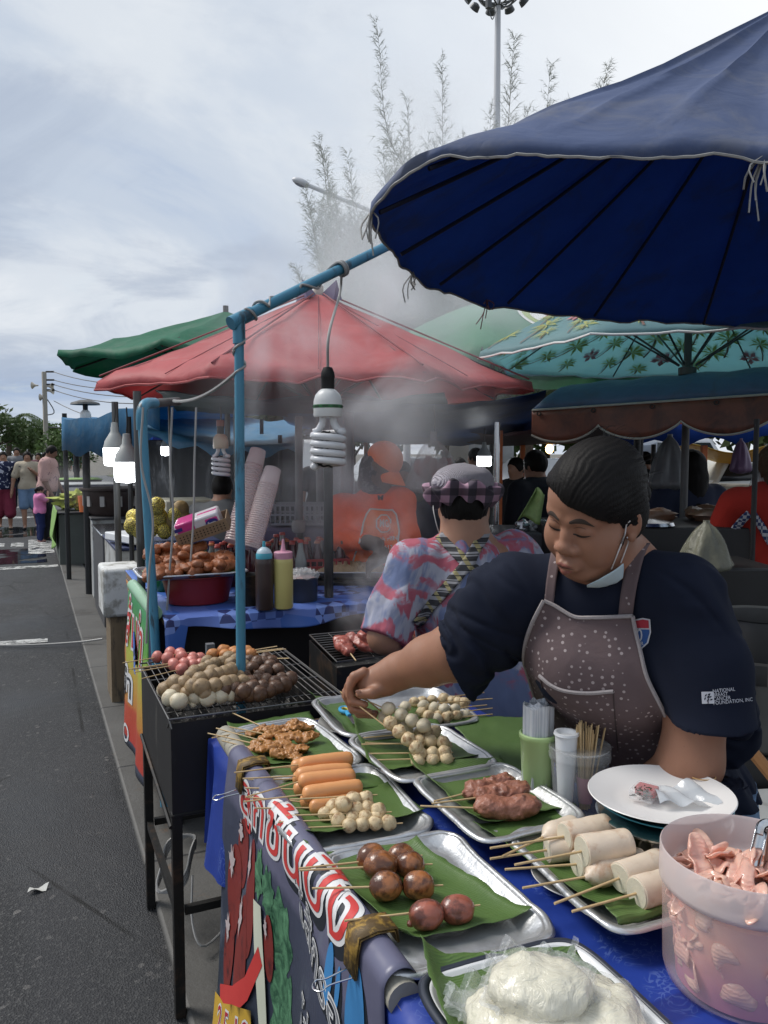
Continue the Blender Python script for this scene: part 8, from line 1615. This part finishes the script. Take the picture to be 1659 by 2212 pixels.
ts = tp_+Mt[:, 2]*.028+Mt[:, 0]*-.012; o = thing('tissue_pack', ts, 'pink and white tissue pack lettered festa in the cardboard tray', 'tissue pack')
TW = M('tissue_white_wrap', (.66, .63, .66), .25, 0, .06, 20, .5, 40); TPK = M('tissue_pink_wrap', (.58, .05, .24), .25, 0, .1, 20, .4, 40); TBL = M('tissue_navy_print', (.03, .03, .20), .3)
obj('wrap', MB().box(ts, (.205, .125, .075), M=Mt), TW, o, bev=.01); obj('pink_band', MB().box(ts+Mt[:, 2]*.006-Mt[:, 0]*.052, (.092, .127, .066), M=Mt), TPK, o, bev=.008); obj('pink_band', MB().box(ts+Mt[:, 0]*.066-Mt[:, 2]*.004, (.064, .128, .058), M=Mt), TPK, o, bev=.008); obj('pink_stripe', MB().box(ts+Mt[:, 2]*.036+Mt[:, 0]*.05, (.09, .02, .006), M=Mt), TPK, o, bev=.002)
fo_ = ts-Mt[:, 1]*.0655+Mt[:, 0]*.066-Mt[:, 2]*.002; V, F = disc2d((0, 0), .029, .019); obj('oval', (flat(V, fo_, Mt[:, 0], Mt[:, 2]), F), TBL, o)
V, F = text2d('festa', .020, .0006); obj('lettering', (flat(V, fo_-Mt[:, 1]*.001, Mt[:, 0], Mt[:, 2]), F), TW, o); V, F = shape2d([(-.018, -.008), (.018, -.008), (.018, .008), (-.018, .008)]); obj('small_label', (flat(V, ts-Mt[:, 1]*.0648-Mt[:, 0]*.085+Mt[:, 2]*.014, Mt[:, 0], Mt[:, 2]), F), TBL, o)
# leaning stacks of plastic cups
CUPM = NB('ribbed_clear_cup'); CUPM.P(col=CUPM.mix(CUPM.noise(12, 3), (.78, .56, .55), (.84, .80, .78)), rough=.2, spec=.6); CUPM.film(.6); CUPM = CUPM.m
for k, (t_, b_, lb) in enumerate(((D(558, 972, 4.0), D(505, 1172, 3.85), 'taller leaning stack of clear printed cups behind the blue upright'), (D(590, 1012, 3.85), D(541, 1186, 3.72), 'nearer leaning stack of clear cups with a red print on the last one'))):
    o = thing('cup_stack', b_, lb, 'cups', 'leaning stacks of clear cups'); A3 = axes(z=t_-b_); L = np.linalg.norm(t_-b_); n = 30; pr = []
    for i in range(n): z0 = (L-.085)*i/n; pr += [(.046, z0), (.049, z0+.0035), (.046, z0+.007), (.0445, z0+.012)]
    obj('nested_cups', MB().lathe(pr, b_, 30, ax=t_-b_), CUPM, o); obj('end_cup', MB().lathe([(.046, L-.085), (.040, L-.002), (.037, L), (0, L-.002)], b_, 30, ax=t_-b_), CUPM, o)
    if k: g = MB().grid(lambda u, v: b_+A3@(np.array([cos(R(-150)+R(110)*u)*(.0485-.002*v), sin(R(-150)+R(110)*u)*(.0485-.002*v), L-.10+.065*v*sin(pi*min(1, max(.05, u)))])) , 16, 10); obj('red_print', g, M('cup_red_print', (.38, .03, .06), .4), o)
# crumbs in a steel tray beside the cook
cr = Z(772, 1250, .93); tray('steel tray of golden crumbs in front of the cook in orange', (cr[0]+.03, cr[1]+.16), .34, .44, .93, -YAW, ALUS, .035, seed=31, dent=.001, group=None)
tag(obj('crumb_heap', MB().grid(lambda u, v: np.array([cr[0]+.03, cr[1]+.16, .94])+rotm((0, 0, 1), -YAW)@np.array([.19*(2*u-1), .145*(2*v-1), .055*math.sqrt(max(0, (1-(2*u-1)**4)*(1-(2*v-1)**4)))+.010*float(fbm(np.array([u*26, v*20, 1.]), 3, 3))]), 90, 70), M('golden_crumbs', (.56, .42, .25), .85, 0, .25, 60, 1.0, 120, bd=.01), ang=180), 'heap of golden fried crumbs in the steel tray', 'crumbs', kind=None)
o = thing('serving_table', np.array([cr[0]+.06, cr[1]+.2, 0]), 'dark table carrying the tray of crumbs', 'table'); obj('table_body', MB().box((cr[0]+.06, cr[1]+.25, .46), (.7, .6, .93), -YAW), BLACKM, o, bev=.01, smooth=False); obj('table_edge', MB().box((cr[0]+.06, cr[1]+.24, .89), (.72, .62, .02), -YAW), M('worn_wood_edge', (.2, .17, .12), .8), o, smooth=False)
obj('tied_rag', MB().lathe([(.028, 0), (.036, .01), (.038, .05), (.03, .065)], D(645, 1150, 4.3), 14), M('grey_rag', (.22, .21, .2), .95, 0, .3, 30, .6, 60), None, 'grey rag tied round the post by the drink cups', 'rag')
tag(obj('hanging_cloth', MB().grid(lambda u, v: D(712+52*u, 890+330*v, 4.8+.12*sin(8*u+2*v)), 24, 20), m_tarp('pale_plastic_curtain', (.46, .44, .44), .45, .4), ang=80, solid=.002), 'pale stained plastic curtain hanging behind the big lamp', 'curtain')
tag(obj('paper_strip', MB().grid(lambda u, v: D(652-8*v+5*u, 950+120*v, 5.0), 3, 8), WHITE), 'narrow white strip dangling behind the tied post', 'strip')
# the stall's green and yellow banner
def onX(px, py, X): r = ray(px, py); return CAMP+r*(X/r[0])
o = thing('stall_banner', (.45, 3.6, 0), 'green yellow and red vinyl banner with Thai lettering on the drinks stall front', 'banner')
b = NB('rainbow_banner'); zz = b.sep(b.tc.outputs['Object'])[2]; c = b.ramp(b.math('ADD', zz, b.math('MULTIPLY', b.noise(4, 4), .06)), [(.0, (.035, .045, .075)), (.255, (.04, .05, .08)), (.262, (.45, .045, .03)), (.40, (.46, .07, .03)), (.43, (.50, .20, .04)), (.55, (.50, .32, .05)), (.66, (.42, .45, .06)), (.76, (.13, .36, .06)), (.9, (.05, .28, .10))]); b.P(col=c, rough=.4).bump(b.noise(9, 4), .4, .01); RB = b.m
BYF, BYN = 3.98, 3.27
def ban2(s, t, off=0.0): 
    y = BYF-s; q = max(0, t-.03); return np.array([.452-.03*min(1, t/.03)-.05*q-.012*sin(s*14)*min(1, q*4)-off, y, SZ+.012-(0 if t < .03 else q)*1.0])
obj('sheet', MB().sheet([[ban2(s, t) for t in np.linspace(0, .75, 30)] for s in np.linspace(0, BYF-BYN, 24)]), RB, o, solid=.001)
obj('roll', MB().tube([(.445, 4.0, SZ+.012), (.445, 3.25, SZ+.012)], .028, 14), M('pale_green_roll', (.24, .42, .28), .5, 0, .15, 12, .3, 30), o)
bword('ส้มตำ', .26, .34, .20, [(.06, PWHITE, 0, 0, .003), (.0, RED, 0, 0, .005)], par=o, mp=ban2, step=.03); bword('ยำ', .17, .14, .47, [(.12, PWHITE, 0, 0, .003), (.0, PDARK, 0, 0, .005)], par=o, mp=ban2, fx=1.25, step=.03); bword('O', .12, .155, .70, [(.012, PWHITE, 0, 0, .003)], par=o, mp=ban2, fx=1.3, step=.03)
# foam box, wooden support and far stalls along the kerb
def boxthing(name, label, cat, c, d, mat, rz=0, bev=.01, lidm=None, part='box_body'):
    o = thing(name, c, label, cat); c = np.asarray(c, float); obj(part, MB().box(c+(0, 0, d[2]/2), d, rz), mat, o, bev=bev)
    if lidm: obj('lid', MB().box(c+(0, 0, d[2]+.012), (d[0]*1.04, d[1]*1.04, .022), rz), lidm, o, bev=.006)
    return o
fb = Z(236, 1330, .55); boxthing('foam_box', 'white foam box standing on a wooden crate at the kerb', 'box', (fb[0]+.08, fb[1]+.1, .55), (.24, .36, .30), M('grubby_foam', (.60, .61, .60), .8, 0, .12, 9, .3, 60, (.25, .24, .21), .5), 0, .02)
boxthing('wooden_stand', 'rough wooden stand under the white foam box', 'stand', (fb[0]+.10, fb[1]+.1, 0), (.20, .30, .548), M('weathered_wood', (.19, .14, .085), .85, 0, .35, 9, .5, 50, (.06, .05, .04), .4, (4, 4, .6)), 0, .004)
obj('orange_cloth', MB().grid(lambda u, v: (.47+.015*sin(7*v), 4.55-.35*u, .86-.62*v), 10, 14), M('orange_cloth', (.40, .17, .05), .8, 0, .2, 6), None, 'strip of orange cloth hanging behind the rainbow banner', 'cloth', solid=.002)
WCT = M('white_counter', (.45, .46, .45), .45, 0, .2, 6, .1, 30, (.2, .19, .17), .4); DCT = M('dark_counter', (.06, .06, .065), .5, .2, .3, 6); NAVC = M('navy_plastic_cover', (.02, .03, .09)); LIME = M('lime_net_cloth', (.25, .42, .12), .8, 0, .25, 12, .6, 30)
boxthing('stall_counter', 'white counter with a navy cover beside the pale pipe post', 'counter', (.86, 6.4, 0), (.62, 1.0, .86), WCT, 0, .01, NAVC); boxthing('stall_counter', 'grey steel counter behind the white one', 'counter', (.92, 7.9, 0), (.7, 1.1, .82), DCT, 0, .01, M('stainless_steel', (.6, .61, .62)))
boxthing('stall_counter', 'pale counter under the smoking basket grill', 'counter', (.94, 9.5, 0), (.7, 1.2, .85), WCT, 0, .01, DCT); boxthing('stall_counter', 'farthest counter, draped with lime green netting', 'counter', (.80, 12.6, 0), (.9, 1.6, .72), M('grey_green_cloth', (.10, .11, .10), .9), 0, .02, DCT)
tag(obj('lime_cloth', MB().grid(lambda u, v: (.33-.04*v-.03*sin(14*u+2*v)*v, 11.75+1.65*u, .765-(.35+.28*u*(1-u)*4*.9)*v), 20, 16), LIME, solid=.004), 'lime green netting hanging over the farthest counter towards the road', 'cloth')
bk = np.array([.88, 9.3, .875]); o = thing('basket_grill', bk, 'round dark clay brazier smoking on the pale counter', 'brazier'); obj('bowl', MB().lathe([(0, 0), (.28, 0), (.32, .04), (.36, .26), (.39, .28), (.39, .30), (.35, .30), (.28, .1), (0, .06)], bk, 32), M('dark_clay', (.05, .032, .028), .8, 0, .3, 8), o); gq = MB()
for k in range(12): a = k*pi/6; obj('slot', MB().box(bk+(.345*cos(a), .345*sin(a), .16), (.02, .05, .11), a), M('pale_slot', (.42, .4, .38), .7), o)
tag(obj('leafy_greens', MB().ell((.62, 12.3, .88), (.28, .3, .12), None, 30, 16, lambda V: .5*fbm(V*4, 3, 1)), M('yellow_green_leaves', (.34, .38, .06), .8, 0, .5, 20, .8, 40)), 'heap of yellow green leaves on the farthest counter', 'greens'); tag(obj('orange_bucket', MB().lathe([(0, 0), (.10, 0), (.12, .22), (.11, .22), (.09, .01), (0, .01)], (.72, 11.75, .745), 18), M('bucket_orange', (.75, .17, .04), .4)), 'orange bucket standing on the farthest counter', 'bucket')
boxthing('stall_cabinet', 'cream wooden cabinet behind the netted fruit', 'cabinet', (.98, 5.55, .0), (.34, .4, 1.24), M('cream_paint', (.40, .38, .30), .6, 0, .15, 5), 0, .01); boxthing('polystyrene_tray', 'grey foam tray stacked on the white counter', 'tray', (.72, 6.1, .905), (.3, .5, .06), M('foam_white', (.72, .74, .76)), .3, .01)
for i, y in enumerate((14.5, 17.5, 21, 25)):
    boxthing('stall_counter', ['low dark counter beyond the lime netting', 'pale box counter far along the kerb', 'blue box counter far along the kerb', 'grey counter at the far end of the kerb'][i], 'counter', (1.3, y, 0), (1.2, 1.6, .8), [DCT, WCT, NAVC, DCT][i], 0, .02, [WCT, DCT, WCT, LIME][i])
# near-black backdrop stands in for the stall's shaded inside, behind a clear sheet
WALLD = M('dark_stall_cloth', (.018, .019, .022), .55, 0, .5, 3.5, .5, 10, (.07, .075, .08), .4); a_, b_ = D(305, 950, 8.2), D(640, 950, 7.4)
o = thing('stall_partition', ((a_+b_)/2)*np.array([1, 1, 0]), 'dark partition seen through the clear sheet under the light blue tarpaulin', 'partition'); obj('cloth_wall', MB().grid(lambda u, v: a_+(b_-a_)*u*1.0+np.array([0, .06*sin(22*u), 0])+np.array([0, 0, -a_[2]+.03])*(v), 40, 10), WALLD, o, solid=.01)
a2, b2 = D(312, 950, 5.9), D(512, 960, 5.2); CLS = NB('clear_stall_sheet'); CLS.P(col=(.5, .52, .55), rough=.12, spec=.6).bump(CLS.noise(4, 5, .6, 1.2), .9, .05); CLS.film(CLS.math('ADD', .05, CLS.math('MULTIPLY', CLS.step(CLS.noise(5, 6, .7, 1, CLS.co((1, 1, .4))), .5, .75), .25))); CLS = CLS.m
tag(obj('clear_sheet', MB().grid(lambda u, v: a2+(b2-a2)*u+np.array([.03*sin(9*u), .03*sin(11*u+2*v), -.62*v]), 24, 12), CLS), 'clear plastic windbreak sheet in front of the dark stall', 'plastic sheet')
# right hand side behind the seller
def bagthing(label, c, r, h, mat, seed, neck=.25):
    c = np.asarray(c, float); g = MB().grid(lambda u, v: c+np.array([0, 0, h*.5-h*v])+(r*(.12+.9*min(1, max(0, (v-neck*.3)/(1-neck*.3)))**.55*(1 if v < .85 else math.sqrt(max(.02, 1-((v-.85)/.15)**2)))*(1+.10*sin(5*2*pi*u+seed+4*v)+.06*sin(9*2*pi*u))))*np.array([cos(2*pi*u), sin(2*pi*u), 0]), 50, 24, True); return obj('hanging_bag', g, mat, None, label, 'bag', ang=180)
GBAG = NB('grey_plastic_bag_thick'); GBAG.P(col=GBAG.mix(GBAG.noise(14, 4), (.20, .21, .22), (.34, .35, .36)), rough=.3); GBAG.cloth(.4); GBAG = GBAG.m
bagthing('grey plastic bag hanging right of the seller\'s head', D(1446, 1000, 5.0), .13, .36, GBAG, 1); bagthing('clear bag with red printed packets hanging above the plaid hat', D(936, 1000, 4.6), .17, .36, FILM, 2, .5)
for k in range(7): p = D(905+10*k, 1010+12*sin(k*2), 4.6+.05*sin(k)); tag(obj('printed_packet', MB().ell(p, (.035, .02, .045), axes(z=(0.1*k, .2, 1)), 12, 8, lambda V: .15*fbm(V*3, 2, k)), [M('red_packet', (.38, .05, .05), .3), M('pale_packet', (.5, .42, .4), .3)][k % 2]), ['red', 'pale'][k % 2]+' snack packet inside the hanging clear bag', 'packet', 'packets in the hanging bag')
bagthing('lilac plastic bag hanging above the red shirted woman', D(1600, 985, 5), .07, .22, M('lilac_bag', (.30, .2, .32), .3, 0, .2, 20, cloth=.4), 3); bagthing('small clear bag at the right edge near the thin post', D(1655, 1025, 3.9), .09, .30, FILM, 4)
tb = D(1480, 1128, 4.1); boxthing('cooking_counter', 'long black cooking counter behind the seller', 'counter', (tb[0], tb[1], 0), (1.5, .6, tb[2]), M('black_plastic_sheet', (.012, .012, .014)), -YAW, .01)
pb_ = D(1525, 1170, 3.35); bagthing('knotted clear bag of yellowish food on the table behind the seller', pb_-(0, 0, .02), .115, .22, M('bag_of_food', (.24, .24, .18), .22, 0, .3, 14, .8, 22, film=.7, bd=.02), 6); boxthing('side_table', 'grey side table under the knotted bag', 'table', (pb_[0]+.05, pb_[1]+.1, 0), (.55, .4, pb_[2]-.10), M('grey_steel_sheet', (.035, .035, .036), .4, .5, .3, 8), -YAW, .01)
for k, (x, y, d) in enumerate(((1420, 1110, 4.0), (1500, 1105, 4.2), (1545, 1100, 4.0), (1530, 1090, 4.3))): p = D(x, y, d); p[2] = tb[2]+.02; tag(obj('grilled_fish', MB().ell(p+(0, 0, .02), (.12, .045, .035), rotm((0, 0, 1), k), 20, 12, lambda V: .2*fbm(V*3, 3, k)), DARKB), ['leftmost dark grilled fish on the black counter', 'dark grilled fish in the middle of the black counter', 'dark grilled lump at the right of the black counter', 'dark grilled fish at the back of the black counter'][k], 'grilled fish', 'grilled fish on the black counter')
tag(obj('wok_lid', MB().lathe([(.13, 0), (.12, .015), (.03, .03), (0, .035)], D(1400, 1105, 3.9)*np.array([1, 1, 0])+(0, 0, tb[2]+.005), 30), STEEL), 'shiny flat steel lid on the black counter', 'lid')
for px, py, d, r, h, lb in ((1650, 1330, 2.9, .16, .30, 'big dull aluminium pot at the right edge below the red shirt'), (1640, 1460, 2.6, .14, .22, 'grey steel basin behind the seller\'s sleeve'), (1600, 1420, 3.1, .15, .16, 'dented pan under the grey side table')):
    p = D(px, py, d); c = np.array([p[0], p[1], p[2]-h]); o = thing('cooking_pot', c, lb, 'pot'); obj('pot_body', MB().lathe([(0, 0), (r*.9, 0), (r, .02), (r*1.02, h), (r*1.07, h+.006), (r*.97, h), (r*.93, .02), (0, .015)], c, 36), M('dull_aluminium', (.12, .12, .12), .45, .6, .3, 9), o, ang=50)
    boxthing('pot_stand', 'dark stand under the '+lb.split(' ', 1)[1].split(' at')[0].split(' behind')[0].split(' under')[0], 'stand', (c[0], c[1], 0), (.28, .28, c[2]-.002), DARKPOLE, -YAW, .005)
boxthing('cool_box', 'maroon cool box with a white lid low at the right edge', 'cool box', D(1690, 1900, 2.25)*np.array([1, 1, 0]), (.5, .4, .50), M('maroon_plastic', (.13, .015, .025), .4), -.3, .02, WCT)
obj('wooden_plank', MB().bar(D(1618, 1615, 2.3), D(1720, 1740, 2.2), .018, 8), M('orange_wood', (.30, .14, .05), .7), None, 'slanted wooden bar at the right edge beside the jeans', 'bar')
gl_ = D(1118, 1125, 4.0); tag(obj('striped_leaf_pack', MB().grid(lambda u, v: gl_+RGT*(.11*u*(1-.6*v))+UPV*(.15*v+.02*sin(5*u))+RGT*.09*v+FWD*.02*sin(6*u), 14, 10), M('striped_leaf', (.16, .24, .07), .5, 0, .5, 40), solid=.004), 'striped green leaf packet standing behind the tie-dyed shoulder', 'leaf packet'); tt3 = D(1150, 1135, 4.15); boxthing('display_table', 'table with clear packs behind the tie-dyed shoulder', 'table', (tt3[0]+.1, tt3[1]+.1, 0), (.8, .5, tt3[2]-.03), DCT, -YAW, .01)
for k in range(5): p = tt3+RGT*(.06*k-.05)+(0, .02*k, -.005); tag(obj('snack_pack', MB().ell(p, (.045, .035, .03), None, 18, 12, lambda V: .3*fbm(V*3, 2, k)), FILM if k % 2 else M('foil_pack', (.4, .4, .42), .2, .8)), ['clear', 'silver'][(k+1) % 2]+' snack pack on the table behind the tie-dyed shoulder', 'snack pack', 'snack packs on the display table')
tp4 = D(560, 1140, 6.3)
# beyond the market
STONE = M('mossy_stone', (.14, .135, .115), .9, 0, .35, 3, .6, 14, (.05, .05, .04), .4); s0, s1 = D(1405, 1060, 12), D(1800, 1060, 10.5); o = thing('stone_wall', ((s0+s1)/2)*np.array([1, 1, 0]), 'low mossy stone wall behind the long haired woman', 'wall'); mid = (s0+s1)/2
obj('coping', MB().box((mid[0], mid[1], s0[2]+.05), (np.linalg.norm(s1-s0), .5, .16), math.atan2(*(s1-s0)[[1, 0]])), STONE, o, bev=.03); obj('wall_body', MB().box((mid[0], mid[1], (s0[2]-.03)/2), (np.linalg.norm(s1-s0)*.99, .38, s0[2]-.03), math.atan2(*(s1-s0)[[1, 0]])), STONE, o, bev=.02)
f0, f1 = D(1040, 1000, 27), D(1330, 1000, 25); o = thing('white_fence', ((f0+f1)/2)*np.array([1, 1, 0]), 'white balustrade fence with pointed openings beyond the tents', 'fence'); fr = math.atan2(*(f1-f0)[[1, 0]]); FL = np.linalg.norm(f1-f0); WF = M('white_fence_paint', (.68, .67, .62), .6); gq = MB(); ex = unit(f1-f0)
gq.box(((f0+f1)/2)*np.array([1, 1, 0])+(0, 0, 1.15), (FL, .2, .12), fr).box(((f0+f1)/2)*np.array([1, 1, 0])+(0, 0, .1), (FL, .2, .2), fr); obj('rails', gq, WF, o, smooth=False); gq = MB()
for k in range(20): gq.box(f0*np.array([1, 1, 0])+ex*FL*(k+.5)/20+(0, 0, .64), (.22 if k % 2 else .1, .14, .9), fr)
obj('balusters', gq, WF, o, smooth=False)
def car(label, c, rz, col, van=False):
    c = np.array([*c[:2], 0.]); o = thing('parked_van' if van else 'parked_car', c, label, 'car'); Mz = rotm((0, 0, 1), rz); h = 1.9 if van else 1.45
    sec = [(-2.1, .45), (-2.15, .8), (-1.95, .95), (-1.6, h*.98 if van else .98), (-1.2, h), (.7, h), (1.3, 1.02), (2.05, .9), (2.15, .55), (2.1, .3), (-2.05, .3)]
    V = [c+Mz@np.array([x, y*(1 if z < 1.1 else .86), z]) for y in (-.85, .85) for x, z in sec]; n = len(sec); F = [tuple(range(n))[::-1], tuple(range(n, 2*n))]+[(i, (i+1) % n, n+(i+1) % n, n+i) for i in range(n)]
    obj('car_body', MB().add(V, F), M('car_paint_'+str(col), col, .25, 0, .03, 3, coat=.5), o, bev=.06, smooth=False)
    for sy in (-1, 1): obj('side_window', MB().poly([c+Mz@np.array([x, sy*y, z]) for x, y, z in ((-1.5, .86, 1.0), (1.1, .86, 1.03), (.62, .755, h-.1), (-1.15, .755, h-.1))]), M('dark_car_glass', (.02, .025, .03), .05), o, solid=.02)
    obj('windscreen', MB().poly([c+Mz@np.array([x, y, z]) for x, y, z in ((1.3, -.7, 1.06), (1.3, .7, 1.06), (.77, .64, h-.06), (.77, -.64, h-.06))]), MC['dark_car_glass'], o, solid=.02)
    for x in (-1.35, 1.35):
        for sy in (-1, 1): obj('wheel', MB().lathe([(0, -.09), (.2, -.1), (.31, -.09), (.33, 0), (.31, .09), (.2, .1), (0, .09)], c+Mz@np.array([x, sy*.8, .33]), 20, ax=Mz@np.array([0, 1, 0])), BCORD, o)
    for sy in (-1, 1): obj('headlight', MB().ell(c+Mz@np.array([2.08, sy*.6, .72]), (.08, .18, .1), Mz, 10, 8), M('headlight_lens', (.6, .6, .6), .1), o)
car('white pickup like car parked beyond the tents behind the seller', D(1215, 990, 17), R(20), (.7, .7, .7)); car('white van parked far behind the grey hanging bag', D(1440, 990, 19), R(-10), (.66, .67, .68), True); car('red and white car far behind the seller\'s head', D(1290, 990, 21), R(35), (.45, .05, .06)); car('silver car parked far behind the cook in orange', D(880, 990, 24), R(10), (.4, .42, .44)); car('white van parked behind the tied post in the distance', D(690, 990, 21), R(70), (.68, .68, .68), True); car('pale car beyond the red shirted woman', D(1600, 990, 17), R(0), (.6, .6, .56))
tag(obj('yellow_awning', MB().grid(lambda u, v: D(1430+230*u, 968-10*sin(7*u)+26*v, 14+2*v), 26, 8), m_tarp('yellow_cloth', (.62, .42, .10), .3), solid=.01), 'yellow cloth awning far behind the hanging grey bag', 'awning')
for k, (x, d, w) in enumerate(((560, 30, 6), (760, 33, 7), (960, 34, 7), (1180, 32, 8), (1420, 30, 8), (1660, 28, 8))):
    crown_tree('distant_tree', ['bushy tree far behind the drink cups', 'bushy tree far behind the big lamp', 'bushy tree far behind the plaid hat', 'bushy tree far beyond the orange posts', 'bushy tree far beyond the grey bag', 'bushy tree far beyond the right edge'][k], D(x, 980, d)[:2], 4.2, w*.42, 1500, LG1, .14, .5)
for k, (x0, x1, d, c_, lb) in enumerate(((560, 640, 14, (.62, .64, .66), 'white sheet roof of a tent far behind the cups'), (1010, 1110, 16, (.55, .56, .56), 'white canopy roof far behind the lit bulb'), (1330, 1420, 15, (.45, .5, .58), 'pale grey canopy behind the dark posts'))):
    tarp('tarpaulin', lb, [D(x0, 955, d), D(x1, 955, d), D(x1+5, 938, d+3), D(x0-5, 938, d+3)], m_tarp('canopy_%d' % k, c_, .4), .1, drop=.35, seed=40+k)

# ================================================================ smoke from the grills
def smoke(name, label, c, r, M3, dens, seed, sc_=1.6, lo=.42, hi=.78, col=(.95, .96, .98)):
    m = bpy.data.materials.new(name); m.use_nodes = True; nt = m.node_tree; nt.nodes.clear(); N = nt.nodes.new; L = nt.links.new
    out = N('ShaderNodeOutputMaterial'); pv = N('ShaderNodeVolumePrincipled'); L(pv.outputs[0], out.inputs[1]); pv.inputs['Color'].default_value = (*col, 1); pv.inputs['Anisotropy'].default_value = .0
    tc = N('ShaderNodeTexCoord'); ln = N('ShaderNodeVectorMath'); ln.operation = 'LENGTH'; L(tc.outputs['Object'], ln.inputs[0])
    fall = N('ShaderNodeMapRange'); fall.interpolation_type = 'SMOOTHSTEP'; fall.inputs['From Min'].default_value = 1.0; fall.inputs['From Max'].default_value = .25; L(ln.outputs['Value'], fall.inputs[0])
    mp = N('ShaderNodeMapping'); mp.inputs['Location'].default_value = (seed, seed*.7, 0); mp.inputs['Scale'].default_value = tuple(r); L(tc.outputs['Object'], mp.inputs[0])
    nz = N('ShaderNodeTexNoise'); nz.inputs['Scale'].default_value = sc_; nz.inputs['Detail'].default_value = 4; nz.inputs['Distortion'].default_value = .8; L(mp.outputs[0], nz.inputs['Vector'])
    sp_ = N('ShaderNodeMapRange'); sp_.interpolation_type = 'SMOOTHSTEP'; sp_.inputs['From Min'].default_value = lo; sp_.inputs['From Max'].default_value = hi; L(nz.outputs['Fac'], sp_.inputs[0])
    m1 = N('ShaderNodeMath'); m1.operation = 'MULTIPLY'; L(fall.outputs[0], m1.inputs[0]); L(sp_.outputs[0], m1.inputs[1]); m2 = N('ShaderNodeMath'); m2.operation = 'MULTIPLY'; L(m1.outputs[0], m2.inputs[0]); m2.inputs[1].default_value = dens; L(m2.outputs[0], pv.inputs['Density'])
    g = MB().ell((0, 0, 0), (1, 1, 1), None, 24, 14); me = mesh('smoke', g.verts(), g.F, m); o = bpy.data.objects.new('smoke', me); COL.objects.link(o)
    o.matrix_world = Matrix.Translation(Vector(c))@Matrix(np.asarray(M3).tolist()).to_4x4()@Matrix.Diagonal((*r, 1)); return tag(o, label, 'smoke', None, 'stuff')
cz = np.stack([RGT, FWD*np.array([1, 1, 0])/np.linalg.norm(FWD[:2]), np.array([0, 0, 1.0])], 1)
smoke('smoke_low', 'grill smoke drifting round the cook in orange', D(780, 1010, 3.9), (.66, .75, .85), cz, 1.15, 1.3, 3.0)
smoke('smoke_mid', 'grill smoke curling in front of the red umbrella', D(755, 800, 3.5), (.80, .75, .80), cz, 2.3, 4.1, 2.6)
smoke('smoke_high', 'pale smoke rising in front of the feathery tree', D(930, 520, 6.5), (1.9, 1.6, 1.7), cz, .9, 7.7, 1.1, .36, .66)
smoke('smoke_left', 'thin smoke over the brazier on the far counter', D(215, 1030, 8.6), (.7, 1.0, .45), cz, .9, 2.2, 2.5)
smoke('smoke_pork', 'wisp of smoke rising from the low grill with pork', Z(835, 1392, .9)+(0, .05, .22), (.22, .22, .34), cz, 4.5, 3.3, 9.0, .46, .75)
